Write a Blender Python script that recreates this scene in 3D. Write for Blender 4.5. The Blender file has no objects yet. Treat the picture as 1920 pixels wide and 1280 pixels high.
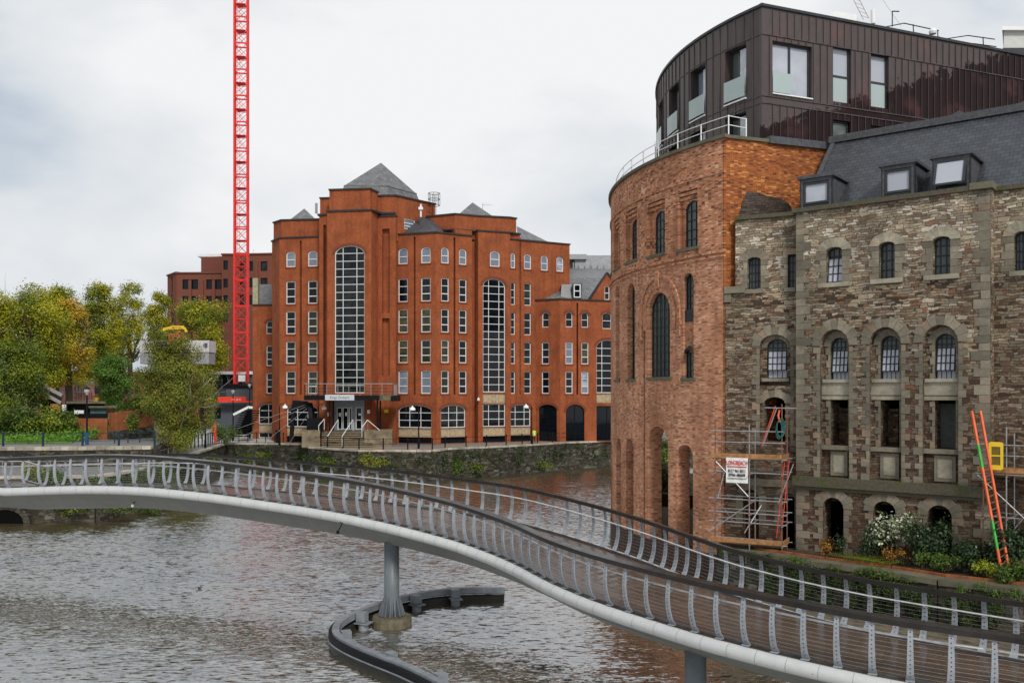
import bpy, bmesh, math, random
import numpy as np
from mathutils import Vector, Matrix
from mathutils.geometry import tessellate_polygon
R=math.radians
random.seed(7); rng=np.random.default_rng(7)
SC=bpy.context.scene; COL=SC.collection
# ------------------------------------------------------------------ camera
EYE=9.3; F=32/36*1920; HZ=735.0
cam_d=bpy.data.cameras.new('camera'); cam=bpy.data.objects.new('camera',cam_d); COL.objects.link(cam)
cam.location=(0,0,EYE); cam.rotation_euler=(R(90),0,0)
cam_d.lens=32; cam_d.sensor_width=36; cam_d.shift_y=(HZ-640)/1920
cam_d.clip_start=.5; cam_d.clip_end=4000
SC.camera=cam
# ------------------------------------------------------------------ world: overcast cloud over a Nishita sky
SUN_EL=R(40); SUN_AZ=R(160)      # azimuth clockwise from +Y: behind the camera, to the right
w=bpy.data.worlds.new('World'); SC.world=w; w.use_nodes=True
nt=w.node_tree; nt.nodes.clear(); N=nt.nodes.new; L=nt.links.new
out=N('ShaderNodeOutputWorld'); mix=N('ShaderNodeMixShader'); b1=N('ShaderNodeBackground'); b2=N('ShaderNodeBackground')
sky=N('ShaderNodeTexSky'); sky.sky_type='NISHITA'; sky.sun_disc=False; sky.sun_elevation=SUN_EL; sky.sun_rotation=SUN_AZ
sky.dust_density=2.0
L(sky.outputs[0],b1.inputs[0]); b1.inputs[1].default_value=.1
tc=N('ShaderNodeTexCoord'); mp=N('ShaderNodeMapping'); mp.inputs['Scale'].default_value=(1.0,1.0,2.0)
mp.inputs['Location'].default_value=(.35,.9,.3)
L(tc.outputs['Generated'],mp.inputs[0])
n1=N('ShaderNodeTexNoise'); n1.inputs['Scale'].default_value=2.3; n1.inputs['Detail'].default_value=6; n1.inputs['Roughness'].default_value=.5
n1.inputs['Distortion'].default_value=.1
L(mp.outputs[0],n1.inputs['Vector'])
rp=N('ShaderNodeValToRGB'); e=rp.color_ramp.elements
e[0].position=.36; e[0].color=(.40,.46,.53,1); e[1].position=.62; e[1].color=(.74,.745,.755,1)
m_=rp.color_ramp.elements.new(.49); m_.color=(.60,.63,.66,1)
L(n1.outputs[0],rp.inputs[0]); L(rp.outputs[0],b2.inputs[0]); b2.inputs[1].default_value=.95
mr=N('ShaderNodeMapRange'); mr.inputs[1].default_value=.25; mr.inputs[2].default_value=.5; mr.inputs[3].default_value=.78; mr.inputs[4].default_value=1.0
L(n1.outputs[0],mr.inputs[0]); L(mr.outputs[0],mix.inputs[0]); L(b1.outputs[0],mix.inputs[1]); L(b2.outputs[0],mix.inputs[2]); L(mix.outputs[0],out.inputs[0])
# ------------------------------------------------------------------ sun behind cloud
sd=bpy.data.lights.new('sun','SUN'); sd.energy=1.9; sd.angle=R(12); sd.color=(1,.96,.9)
so=bpy.data.objects.new('sun',sd); COL.objects.link(so)
sv=Vector((math.sin(SUN_AZ)*math.cos(SUN_EL),math.cos(SUN_AZ)*math.cos(SUN_EL),math.sin(SUN_EL)))
so.rotation_euler=sv.to_track_quat('Z','Y').to_euler(); so.location=sv*200
SC.view_settings.view_transform='Standard'; SC.view_settings.look='None'; SC.view_settings.exposure=.36; SC.view_settings.gamma=1
SC.render.resolution_x=1024; SC.render.resolution_y=682
# ================================================================== helpers
def P(px,py,Y): return Vector(((px-960)*Y/F,Y,EYE-(py-HZ)*Y/F))
def XY(px,Y): return Vector(((px-960)*Y/F,Y))
def Z(py,Y): return EYE-(py-HZ)*Y/F
def lerp(a,b,t): return a+(b-a)*t
WL={}
def tag(o,label=None,cat=None,group=None,kind=None):
    if label: o['label']=label
    if cat: o['category']=cat
    if group: o['group']=group
    if kind: o['kind']=kind
    return o
def thing(name,loc,label,cat,group=None):
    o=bpy.data.objects.new(name,None); COL.objects.link(o); o.location=Vector(loc); o.empty_display_size=.3
    WL[o.name]=Vector(loc); return tag(o,label,cat,group)
class MB:
    def __init__(s): s.v=[]; s.f=[]; s.uv={}; s.m=[]
    def add(s,vs,fs,uv=None,mi=0):
        o=len(s.v); s.v+= [Vector(p) for p in vs]
        for k,f in enumerate(fs):
            if uv is not None: s.uv[len(s.f)]=[uv[i] for i in f]
            s.f.append([i+o for i in f]); s.m.append(mi)
    def hexa(s,p,mi=0):   # p: 8 pts, bottom ring 0-3, top ring 4-7
        s.add(p,[(0,3,2,1),(4,5,6,7),(0,1,5,4),(1,2,6,5),(2,3,7,6),(3,0,4,7)],mi=mi)
    def box(s,c,d,rz=0,mi=0,tilt=None):
        hx,hy,hz=d[0]/2,d[1]/2,d[2]/2; M=Matrix.Rotation(rz,3,'Z')
        if tilt is not None: M=M@tilt
        s.hexa([Vector(c)+M@Vector((x*hx,y*hy,z*hz)) for z in(-1,1) for x,y in((-1,-1),(1,-1),(1,1),(-1,1))],mi)
    def beam(s,a,b,wd,h,up=(0,0,1),mi=0):
        a=Vector(a);b=Vector(b);t=(b-a).normalized(); u=Vector(up)
        if abs(t.dot(u))>.98: u=Vector((0,1,0))
        sx=t.cross(u).normalized()*wd/2; uy=sx.cross(t).normalized()*h/2
        s.hexa([a-sx-uy,a+sx-uy,b+sx-uy,b-sx-uy,a-sx+uy,a+sx+uy,b+sx+uy,b-sx+uy],mi)
    def tube(s,pts,r,n=8,cap=True,mi=0):
        pts=[Vector(p) for p in pts]; k=len(pts)
        rr=r if isinstance(r,(list,tuple)) else [r]*k
        o=len(s.v); ref=Vector((0,0,1))
        for i,p in enumerate(pts):
            t=(pts[min(i+1,k-1)]-pts[max(i-1,0)]).normalized()
            u=t.cross(ref)
            if u.length<.15: u=t.cross(Vector((0,1,0)))
            u.normalize(); v=t.cross(u)
            for j in range(n):
                a=2*math.pi*j/n; s.v.append(p+(u*math.cos(a)+v*math.sin(a))*rr[i])
        for i in range(k-1):
            for j in range(n):
                j2=(j+1)%n; s.f.append([o+i*n+j,o+i*n+j2,o+(i+1)*n+j2,o+(i+1)*n+j]); s.m.append(mi)
        if cap:
            s.f.append([o+j for j in range(n)][::-1]); s.m.append(mi); s.f.append([o+(k-1)*n+j for j in range(n)]); s.m.append(mi)
    def lathe(s,c,prof,n=16,mi=0):
        c=Vector(c); o=len(s.v); k=len(prof)
        for r,z in prof:
            for j in range(n): a=2*math.pi*j/n; s.v.append(c+Vector((r*math.cos(a),r*math.sin(a),z)))
        for i in range(k-1):
            for j in range(n):
                j2=(j+1)%n; s.f.append([o+i*n+j,o+i*n+j2,o+(i+1)*n+j2,o+(i+1)*n+j]); s.m.append(mi)
        s.f.append([o+j for j in range(n)][::-1]); s.m.append(mi); s.f.append([o+(k-1)*n+j for j in range(n)]); s.m.append(mi)
    def prism(s,poly,z0,z1,mi=0,caps=True):
        n=len(poly); a=sum(poly[i][0]*poly[(i+1)%n][1]-poly[(i+1)%n][0]*poly[i][1] for i in range(n))
        if a<0: poly=poly[::-1]
        o=len(s.v); s.v+=[Vector((p[0],p[1],z0)) for p in poly]+[Vector((p[0],p[1],z1)) for p in poly]
        for i in range(n): j=(i+1)%n; s.f.append([o+i,o+j,o+n+j,o+n+i]); s.m.append(mi)
        if caps:
            for t in tessellate_polygon([[Vector((p[0],p[1],0)) for p in poly]]):
                s.f.append([o+n+i for i in t]); s.m.append(mi); s.f.append([o+i for i in t][::-1]); s.m.append(mi)
    def sheet(s,poly,z,mi=0):
        o=len(s.v); s.v+=[Vector((p[0],p[1],z)) for p in poly]
        for t in tessellate_polygon([[Vector((p[0],p[1],0)) for p in poly]]):
            a,b,c=[Vector(poly[i][:2]) for i in t]
            if (b-a).cross(c-a)<0: t=t[::-1]
            s.f.append([o+i for i in t]); s.m.append(mi)
    def build(s,name,mats,parent=None,smooth=False,label=None,kind=None):
        me=bpy.data.meshes.new(name); wl=WL.get(parent.name,Vector()) if parent else Vector()
        me.from_pydata([tuple(p-wl) for p in s.v],[],s.f)
        if not isinstance(mats,(list,tuple)): mats=[mats]
        for m in mats: me.materials.append(m)
        if len(mats)>1: me.polygons.foreach_set('material_index',s.m)
        ul=me.uv_layers.new(name='UVMap'); V=s.v
        dat=np.zeros((len(me.loops),2),dtype=np.float32)
        for i,p in enumerate(me.polygons):
            if i in s.uv: u=s.uv[i]
            else:
                n=p.normal
                if abs(n.z)>.75: u=[(V[k].x,V[k].y) for k in s.f[i]]
                else:
                    t=Vector((-n.y,n.x,0)).normalized(); sn=max(.3,math.sqrt(max(0,1-n.z*n.z)))
                    u=[(V[k].dot(t),V[k].z/sn) for k in s.f[i]]
            dat[p.loop_start:p.loop_start+p.loop_total]=u
        ul.data.foreach_set('uv',dat.ravel())
        if smooth: me.polygons.foreach_set('use_smooth',[True]*len(me.polygons))
        me.update(); o=bpy.data.objects.new(name,me); COL.objects.link(o)
        if parent: o.parent=parent
        WL[o.name]=wl
        if label: o['label']=label
        if kind: o['kind']=kind
        return o
# ------------------------------------------------------------------ materials
MT={}
class NM:
    def __init__(s,name,rough=.8,spec=.5,metal=0,color=None):
        s.m=bpy.data.materials.new(name); s.m.use_nodes=True; s.t=s.m.node_tree; s.b=s.t.nodes['Principled BSDF']; MT[name]=s.m
        s.b.inputs['Roughness'].default_value=rough; s.b.inputs['Specular IOR Level'].default_value=spec; s.b.inputs['Metallic'].default_value=metal
        if color: s.b.inputs['Base Color'].default_value=(*color,1)
    def n(s,t,**k):
        x=s.t.nodes.new('ShaderNode'+t)
        for a,b in k.items():
            if a in x.inputs: x.inputs[a].default_value=b
            else: setattr(x,a,b)
        return x
    def l(s,a,b): s.t.links.new(a,b)
    def uv(s,scale=(1,1,1),kind='UV'):
        c=s.n('TexCoord'); m=s.n('Mapping'); m.inputs['Scale'].default_value=scale; s.l(c.outputs[kind],m.inputs[0]); return m.outputs[0]
    def noise(s,vec,scale,detail=3,rough=.5,dist=0):
        x=s.n('TexNoise'); x.inputs['Scale'].default_value=scale; x.inputs['Detail'].default_value=detail; x.inputs['Roughness'].default_value=rough; x.inputs['Distortion'].default_value=dist
        s.l(vec,x.inputs['Vector']); return x.outputs[0]
    def ramp(s,fac,stops,interp='LINEAR'):
        r=s.n('ValToRGB'); r.color_ramp.interpolation=interp; el=r.color_ramp.elements
        while len(el)<len(stops): el.new(.5)
        for q,(p,c) in zip(el,stops): q.position=p; q.color=(*c,1) if len(c)==3 else c
        s.l(fac,r.inputs[0]); return r.outputs[0]
    def mix(s,fac,a,b,mode='MIX'):
        x=s.n('Mix',data_type='RGBA',blend_type=mode)
        for val,idx in((fac,0),(a,6),(b,7)):
            if isinstance(val,(int,float)): x.inputs[idx].default_value=val
            elif isinstance(val,tuple): x.inputs[idx].default_value=(*val,1)
            else: s.l(val,x.inputs[idx])
        return x.outputs[2]
    def math(s,op,a,b=0.):
        x=s.n('Math',operation=op)
        for i,q in enumerate((a,b)):
            if isinstance(q,(int,float)): x.inputs[i].default_value=q
            else: s.l(q,x.inputs[i])
        return x.outputs[0]
    def bump(s,h,st=.4,dist=.02):
        x=s.n('Bump'); x.inputs['Strength'].default_value=st; x.inputs['Distance'].default_value=dist
        s.l(h,x.inputs['Height']); s.l(x.outputs[0],s.b.inputs['Normal']); return x
    def col(s,c): s.l(c,s.b.inputs['Base Color'])
def plain(name,c,rough=.6,spec=.28,metal=0,var=.25,scale=3.0):
    q=NM(name,rough,spec,metal); v=q.uv(kind='Object')
    n=q.noise(v,scale,5,.6); q.col(q.mix(q.ramp(n,[(.3,(0,0,0)),(.75,(1,1,1))]),tuple(x*(1-var) for x in c),tuple(min(1,x*(1+var)) for x in c)))
    return q.m
def brickmat(name,c1,c2,mortar,bw=.225,bh=.075,ms=.01,stain=(.3,.5),odd=None,bumpy=.3,rough=.85,dirt=(.1,.07,.05),low=None):
    q=NM(name,rough,.15); v=q.uv()
    b=q.n('TexBrick'); b.inputs['Scale'].default_value=1; b.inputs['Brick Width'].default_value=bw; b.inputs['Row Height'].default_value=bh
    b.inputs['Mortar Size'].default_value=ms; b.inputs['Mortar Smooth'].default_value=.2; b.inputs['Bias'].default_value=0
    b.inputs['Color1'].default_value=(*c1,1); b.inputs['Color2'].default_value=(*c2,1); b.inputs['Mortar'].default_value=(*mortar,1)
    q.l(v,b.inputs['Vector']); c=b.outputs[0]
    if odd:   # dark and pale bricks picked brick by brick
        s1=q.n('Mapping'); q.l(v,s1.inputs[0]); s1.inputs['Scale'].default_value=(1/bw,1/bh,1)
        vo=q.n('TexVoronoi',voronoi_dimensions='2D'); vo.inputs['Randomness'].default_value=.25; vo.inputs['Scale'].default_value=1
        q.l(s1.outputs[0],vo.inputs['Vector']); sp=q.n('SeparateColor'); q.l(vo.outputs['Color'],sp.inputs[0])
        c=q.mix(q.ramp(sp.outputs[0],[(.80,(0,0,0)),(.88,(.85,.85,.85))]),c,odd[0]); c=q.mix(q.ramp(sp.outputs[1],[(.84,(0,0,0)),(.92,(.7,.7,.7))]),c,odd[1])
    if low:
        sx=q.n('SeparateXYZ'); q.l(v,sx.inputs[0]); f=q.n('MapRange'); f.inputs[1].default_value=low[0]; f.inputs[2].default_value=low[0]-.15; q.l(sx.outputs[1],f.inputs[0]); c=q.mix(q.math('MULTIPLY',f.outputs[0],low[1]),c,low[2])
    n=q.noise(v,.45,6,.62); c=q.mix(q.ramp(n,[(stain[0],(.62,.62,.62)),(stain[1],(0,0,0))]),c,dirt)
    st=q.n('Mapping'); q.l(v,st.inputs[0]); st.inputs['Scale'].default_value=(1.6,.12,1)
    n2=q.noise(st.outputs[0],1.5,5,.6); c=q.mix(q.ramp(n2,[(.48,(0,0,0)),(.75,(.55,.55,.55))]),c,dirt)
    n3=q.noise(v,5,3); c=q.mix(.5,c,q.mix(n3,(.25,.25,.25),(.85,.85,.85)),'OVERLAY')
    q.col(c); q.bump(b.outputs['Fac'],-bumpy,.01) if bumpy else None
    return q.m
def rubble(name,bw=.36,bh=.135,ramp=None,mort=(.055,.045,.033),top=None,dark=.0):
    """coursed rubble: brick layout bent by noise, one random tone per stone"""
    q=NM(name,.9,.12); v=q.uv(); wob=q.n('TexNoise'); wob.inputs['Scale'].default_value=1.1; wob.inputs['Detail'].default_value=5; wob.inputs['Roughness'].default_value=.62; q.l(v,wob.inputs['Vector'])
    ad=q.n('VectorMath',operation='MULTIPLY_ADD'); q.l(wob.outputs['Color'],ad.inputs[0]); ad.inputs[1].default_value=(.62,.36,0); q.l(v,ad.inputs[2])
    def bt(w_,h_,off):
        x=q.n('TexBrick'); x.offset=off; x.squash=1.45; x.squash_frequency=3
        for k_,z_ in (('Scale',1),('Brick Width',w_),('Row Height',h_),('Mortar Size',.011),('Mortar Smooth',.35),('Bias',0)): x.inputs[k_].default_value=z_
        x.inputs['Color1'].default_value=(0,0,0,1); x.inputs['Color2'].default_value=(1,1,1,1); x.inputs['Mortar'].default_value=(.5,.5,.5,1); q.l(ad.outputs[0],x.inputs['Vector']); return x
    A=bt(bw*.84,bh*.86,.43); B=bt(bw*1.3,bh*1.45,.37)
    sel=q.ramp(q.noise(v,1.3,2),[(.50,(0,0,0)),(.56,(1,1,1))],'CONSTANT')
    rnd=q.mix(sel,A.outputs[0],B.outputs[0]); mo=q.mix(sel,A.outputs['Fac'],B.outputs['Fac'])
    ramp=ramp or [(0,(.06,.045,.032)),(.14,(.20,.14,.09)),(.3,(.33,.255,.17)),(.45,(.15,.095,.065)),(.56,(.26,.23,.175)),(.7,(.38,.31,.215)),(.86,(.52,.45,.35)),(.94,(.27,.13,.08))]
    c=q.ramp(rnd,ramp,'CONSTANT')
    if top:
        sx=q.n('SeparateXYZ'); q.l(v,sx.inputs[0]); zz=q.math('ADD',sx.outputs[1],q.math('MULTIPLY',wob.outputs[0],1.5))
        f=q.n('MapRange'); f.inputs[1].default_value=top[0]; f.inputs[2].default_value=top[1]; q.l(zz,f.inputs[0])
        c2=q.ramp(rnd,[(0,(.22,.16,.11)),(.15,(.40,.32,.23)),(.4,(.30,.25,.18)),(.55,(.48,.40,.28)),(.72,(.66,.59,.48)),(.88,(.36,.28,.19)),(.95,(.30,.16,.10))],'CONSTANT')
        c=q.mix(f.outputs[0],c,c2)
    n3=q.noise(v,8,5,.65); c=q.mix(.75,c,q.mix(n3,(.15,.15,.15),(.9,.9,.9)),'OVERLAY')
    c=q.mix(q.math('MULTIPLY',mo,.8),c,mort)
    n4=q.noise(v,.4,6,.65); c=q.mix(q.ramp(n4,[(.38,(.62+dark,.62+dark,.62+dark)),(.62,(.06,.06,.06))]),c,(.045,.035,.026))
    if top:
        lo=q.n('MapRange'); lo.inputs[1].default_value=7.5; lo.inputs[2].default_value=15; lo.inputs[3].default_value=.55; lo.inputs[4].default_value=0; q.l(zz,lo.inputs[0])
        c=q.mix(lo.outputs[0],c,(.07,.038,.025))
    q.col(c); h=q.math('ADD',q.math('MULTIPLY',mo,-1.0),q.math('MULTIPLY',n3,.6)); q.bump(h,1.0,.05)
    return q.m
def slate(name,c,bw=.32,bh=.22,rough=.45):
    q=NM(name,rough,.5); v=q.uv(); b=q.n('TexBrick'); b.inputs['Scale'].default_value=1; b.inputs['Brick Width'].default_value=bw; b.inputs['Row Height'].default_value=bh
    b.inputs['Mortar Size'].default_value=.014; b.inputs['Mortar Smooth'].default_value=0
    b.inputs['Color1'].default_value=(*[x*.8 for x in c],1); b.inputs['Color2'].default_value=(*[x*1.25 for x in c],1); b.inputs['Mortar'].default_value=(*[x*.22 for x in c],1)
    q.l(v,b.inputs['Vector']); n=q.noise(v,1.2,5,.6); cc=q.mix(.7,b.outputs[0],q.mix(n,(.25,.25,.25),(.8,.8,.8)),'OVERLAY'); q.col(cc); q.bump(b.outputs['Fac'],-.5,.015)
    return q.m
def glass(name,base=(.004,.006,.009),light=(.035,.04,.035),rough=.03,tint=.35):
    q=NM(name,rough,.28); oi=q.n('ObjectInfo'); v=q.uv(); n=q.noise(v,.9,2)
    f=q.math('MULTIPLY',q.ramp(oi.outputs['Random'],[(.45,(0,0,0)),(1,(1,1,1))]),q.ramp(n,[(.4,(0,0,0)),(.6,(1,1,1))]))
    q.col(q.mix(q.math('MULTIPLY',f,tint*2),base,light)); n2=q.noise(v,1.1,1); q.bump(n2,.06,.05)
    return q.m
def leafmat(name,ramp,trans=.16,lowf=.35,alt=None,rough=.55):
    q=NM(name,rough,.3); g=q.n('NewGeometry'); c=q.ramp(g.outputs['Random Per Island'],ramp)
    if alt:
        v=q.uv(kind='Object'); n=q.noise(v,lowf,2,.5); c=q.mix(q.ramp(n,[(.42,(0,0,0)),(.58,(1,1,1))]),c,q.ramp(g.outputs['Random Per Island'],alt))
    q.col(c); tr=q.n('BsdfTranslucent'); q.l(c,tr.inputs[0]); mx=q.n('MixShader'); mx.inputs[0].default_value=trans
    q.l(q.b.outputs[0],mx.inputs[1]); q.l(tr.outputs[0],mx.inputs[2]); q.l(mx.outputs[0],q.t.nodes['Material Output'].inputs[0])
    return q.m
m_ko=brickmat('red_office_brick',(.40,.105,.034),(.29,.072,.024),(.25,.09,.045),stain=(.32,.64),dirt=(.12,.034,.016),bumpy=.15)
m_kod=brickmat('dark_red_brick',(.22,.045,.02),(.18,.035,.016),(.2,.06,.03),bumpy=.1)
m_brown=brickmat('brown_office_brick',(.20,.058,.035),(.16,.045,.028),(.16,.07,.05),bumpy=.1)
m_tb=brickmat('tower_brick',(.64,.275,.14),(.40,.135,.058),(.42,.27,.18),odd=((.09,.038,.03),(.74,.47,.32)),stain=(.34,.60),dirt=(.20,.085,.045),bumpy=.5,low=(16.15,.18,(.66,.38,.25)))
m_or=brickmat('orange_brick',(.40,.145,.045),(.26,.078,.026),(.16,.05,.02),odd=((.10,.035,.02),(.58,.26,.08)),stain=(.3,.5),dirt=(.16,.05,.02),bumpy=.6)
m_wet=brickmat('tide_stained_brick',(.10,.045,.03),(.07,.03,.022),(.05,.04,.03),stain=(.35,.7),dirt=(.02,.018,.014),rough=.5)
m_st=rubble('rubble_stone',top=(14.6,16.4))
m_st2=rubble('dark_rubble_stone',dark=.2,ramp=[(0,(.05,.04,.035)),(.25,(.12,.09,.075)),(.5,(.16,.11,.09)),(.7,(.14,.13,.12)),(.9,(.2,.13,.10))])
m_quay=rubble('quay_stone',.6,.26,[(0,(.03,.03,.024)),(.3,(.07,.064,.05)),(.55,(.11,.1,.08)),(.75,(.05,.055,.035)),(.9,(.17,.155,.12))],mort=(.02,.02,.016))
def ash(name,c,var=.3):
    q=NM(name,.85,.3); g=q.n('NewGeometry'); cc=q.ramp(g.outputs['Random Per Island'],[(0,tuple(x*(1-var) for x in c)),(.5,c),(.92,tuple(x*(1+var) for x in c)),(1,(c[0]*1.15,c[1]*.85,c[2]*.75))])
    v=q.uv(); n=q.noise(v,6,5,.6); cc=q.mix(.7,cc,q.mix(n,(.2,.2,.2),(.8,.8,.8)),'OVERLAY'); n2=q.noise(v,.8,4); cc=q.mix(q.ramp(n2,[(.35,(.5,.5,.5)),(.6,(0,0,0))]),cc,(.06,.055,.04)); q.col(cc); q.bump(n,.4,.02); return q.m
m_ash=ash('dressed_stone',(.20,.175,.13)); m_ash2=ash('pale_dressed_stone',(.32,.29,.22),.15); m_ashd=ash('weathered_ledge_stone',(.13,.12,.08),.2)
q=NM('mossy_ledge_stone',.9,.12); v=q.uv(kind='Object'); n=q.noise(v,1.1,6,.65); n2=q.noise(v,9,4,.6); q.col(q.mix(q.ramp(n,[(.52,(0,0,0)),(.66,(.8,.8,.8))]),q.mix(n2,(.045,.04,.028),(.14,.125,.09)),q.mix(n2,(.035,.045,.008),(.10,.12,.02)))); q.bump(n2,.6,.03); m_moss=q.m
m_cap=ash('coping_stone',(.42,.38,.31),.2)
m_pan=plain('carved_buff_stone',(.42,.33,.21),.85,var=.2)
m_slateF=slate('grey_slate',(.14,.142,.148),.5,.3,.5); m_slateD=slate('dark_slate',(.06,.064,.07),.5,.3,.4); m_slateN=slate('blue_black_slate',(.045,.048,.054),.40,.27,.38)
m_white=plain('white_window_frame',(.68,.68,.66),.45,var=.06); m_blackf=plain('black_steel_frame',(.02,.022,.024),.4,var=.2)
m_anth=plain('anthracite_frame',(.035,.038,.042),.4,var=.2); m_zinc=plain('dark_zinc',(.07,.074,.08),.4,var=.35,scale=5)
m_gl=glass('window_glass'); m_glb=glass('dark_factory_glass',(.085,.10,.095),(.20,.22,.21),.08,.5)
m_glw=glass('sky_and_curtain_glass',(.38,.40,.45),(.50,.52,.57),.15,.3); m_gls=glass('pale_office_glass',(.16,.19,.24),(.4,.44,.5),.05,.5)  # first glass has reflected sky painted into its colour; curtained windows share it
m_frost=glass('frosted_glass',(.36,.43,.42),(.45,.52,.50),.25,.3)
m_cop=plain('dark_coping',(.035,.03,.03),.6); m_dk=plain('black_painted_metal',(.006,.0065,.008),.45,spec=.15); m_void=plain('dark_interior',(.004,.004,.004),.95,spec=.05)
m_conc=plain('pale_concrete',(.36,.34,.30),.85); m_concd=plain('stained_concrete',(.13,.115,.07),.85,var=.5); m_pave=plain('paving',(.24,.19,.15),.8,var=.3); m_tar=plain('tarmac',(.17,.17,.165),.85)
m_red=plain('crane_red_paint',(.72,.03,.028),.5,var=.25); m_redb=plain('bright_red_paint',(.72,.06,.03),.45,var=.1); m_ora=plain('orange_paint',(.75,.14,.05),.5,var=.2); m_grn=plain('green_paint',(.06,.38,.06),.5)
m_yel=plain('yellow_paint',(.78,.52,.03),.5,var=.1); m_wht=plain('white_paint',(.75,.75,.74),.5,var=.08); m_steel=plain('galvanised_steel',(.36,.36,.36),.4,metal=.6,var=.3,scale=9)
m_rusty=plain('rusty_tube',(.20,.09,.06),.6,var=.4,scale=8); m_wood=plain('scaffold_timber',(.34,.17,.07),.75,var=.45,scale=5); m_corten=plain('weathering_steel',(.26,.085,.03),.8,var=.3,scale=1.5)
m_lawn=plain('grass_green',(.09,.19,.02),.9,var=.5,scale=1.2); m_earth=plain('earth',(.06,.045,.03),.95,var=.4)
m_grey=plain('grey_hoarding',(.075,.085,.10),.6,var=.15); m_bark=plain('bark',(.07,.05,.035),.9,var=.4,scale=6); m_birch=plain('birch_bark',(.42,.39,.32),.8,var=.5,scale=5)
m_gold=plain('timber_orange',(.5,.2,.06),.7); m_lamp=plain('white_lamp_glass',(.8,.8,.78),.3,var=.03); m_blue=plain('dark_blue_paint',(.010,.028,.045),.45,var=.2)
# ------------------------------------------------------------------ facades
class Plane:
    def __init__(s,pa,Ya,pb,Yb): s.set(XY(pa,Ya),XY(pb,Yb))
    def set(s,a,b): s.a=Vector(a); s.b=Vector(b); s.L=(s.b-s.a).length; s.d=(s.b-s.a)/s.L; s.n=Vector((-s.d.y,s.d.x)); s.curved=False
    def pt(s,u,z,dep=0): q=s.a+s.d*u+s.n*dep; return Vector((q.x,q.y,z))
    def u(s,px):
        k=(px-960)/F; return (k*s.a.y-s.a.x)/(s.d.x-k*s.d.y)
    def z(s,px,py): return Z(py,s.pt(s.u(px),0).y)
def plane_xy(a,b): p=Plane.__new__(Plane); p.set(a,b); return p
class Curve:   # u grows as the wall turns from its corner away from the camera
    def __init__(s,c,r,a0): s.c=Vector(c); s.r=r; s.a0=a0; s.curved=True
    def pt(s,u,z,dep=0):
        a=s.a0-u/s.r; return Vector((s.c.x+(s.r-dep)*math.cos(a),s.c.y+(s.r-dep)*math.sin(a),z))
    def u(s,px):
        k=(px-960)/F; A=k*k+1; B=-2*(k*s.c.x+s.c.y); C=s.c.dot(s.c)-s.r*s.r; D=max(0,B*B-4*A*C)
        t=(-B-math.sqrt(D))/(2*A); return s.r*((s.a0-math.atan2(t-s.c.y,k*t-s.c.x))%(2*math.pi))
    def z(s,px,py): return Z(py,s.pt(s.u(px),0).y)
def rect(u0,u1,z0,z1): return [(u0,z0),(u1,z0),(u1,z1),(u0,z1)]
def arch(u0,u1,z0,z1,rise=None,n=10):
    a=abs(u1-u0)/2; c=(u0+u1)/2; rise=a if rise is None else rise; zs=z1-rise; u0,u1=min(u0,u1),max(u0,u1)
    return [(u0,z0),(u1,z0)]+[(c+a*math.cos(math.pi*i/n),zs+rise*math.sin(math.pi*i/n)) for i in range(n+1)]
def wall(fc,outline,holes,mat,parent,name='wall',reveal=.25,thick=.4,dep0=0,back=None,mb=None,step=.7,edges=True):
    """sheet with openings; every opening gets its reveal; back = list of hole indices closed at the reveal depth (niches)"""
    own=mb is None; mb=mb or MB()
    rv=reveal if isinstance(reveal,(list,tuple)) else [reveal]*len(holes)
    loops=[[Vector((p[0],p[1],0)) for p in q] for q in [outline]+holes]; flat=[p for q in loops for p in q]
    bm=bmesh.new(); vs=[bm.verts.new((p.x,dep0,p.y)) for p in flat]
    for t in tessellate_polygon(loops):
        try: bm.faces.new([vs[i] for i in t])
        except ValueError: pass
    def band(q,d0,d1):
        a=[bm.verts.new((p[0],d0,p[1])) for p in q]; b=[bm.verts.new((p[0],d1,p[1])) for p in q]
        for i in range(len(q)):
            j=(i+1)%len(q); bm.faces.new([a[i],a[j],b[j],b[i]])
    for k,q in enumerate(holes):
        band(q,dep0,dep0+rv[k])
        if back and k in back:
            o=[bm.verts.new((p[0],dep0+rv[k],p[1])) for p in q]
            for t in tessellate_polygon([[Vector((p[0],p[1],0)) for p in q]]): bm.faces.new([o[i] for i in t])
    if edges: band(outline,dep0,dep0+thick)
    if fc.curved:
        us=[v.co.x for v in bm.verts]; x=min(us)+step
        while x<max(us):
            bmesh.ops.bisect_plane(bm,geom=bm.verts[:]+bm.edges[:]+bm.faces[:],plane_co=(x,0,0),plane_no=(1,0,0)); x+=step
    bm.verts.ensure_lookup_table(); bm.verts.index_update()
    V=[fc.pt(v.co.x,v.co.z,v.co.y) for v in bm.verts]; U=[(v.co.x+v.co.y,v.co.z) for v in bm.verts]
    flip=-1 if fc.curved else 1
    fs=[[v.index for v in f.verts] for f in bm.faces]; bm.free(); mb.add(V,fs,U)
    if own: return mb.build(name,mat,parent)
def fbox(mb,fc,u0,u1,z0,z1,d0,d1,mi=0):
    n=max(1,int(abs(u1-u0)/.8)) if fc.curved else 1
    for i in range(n):
        a=lerp(u0,u1,i/n); b=lerp(u0,u1,(i+1)/n)
        mb.hexa([fc.pt(a,z0,d0),fc.pt(b,z0,d0),fc.pt(b,z0,d1),fc.pt(a,z0,d1),fc.pt(a,z1,d0),fc.pt(b,z1,d0),fc.pt(b,z1,d1),fc.pt(a,z1,d1)],mi)
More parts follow.
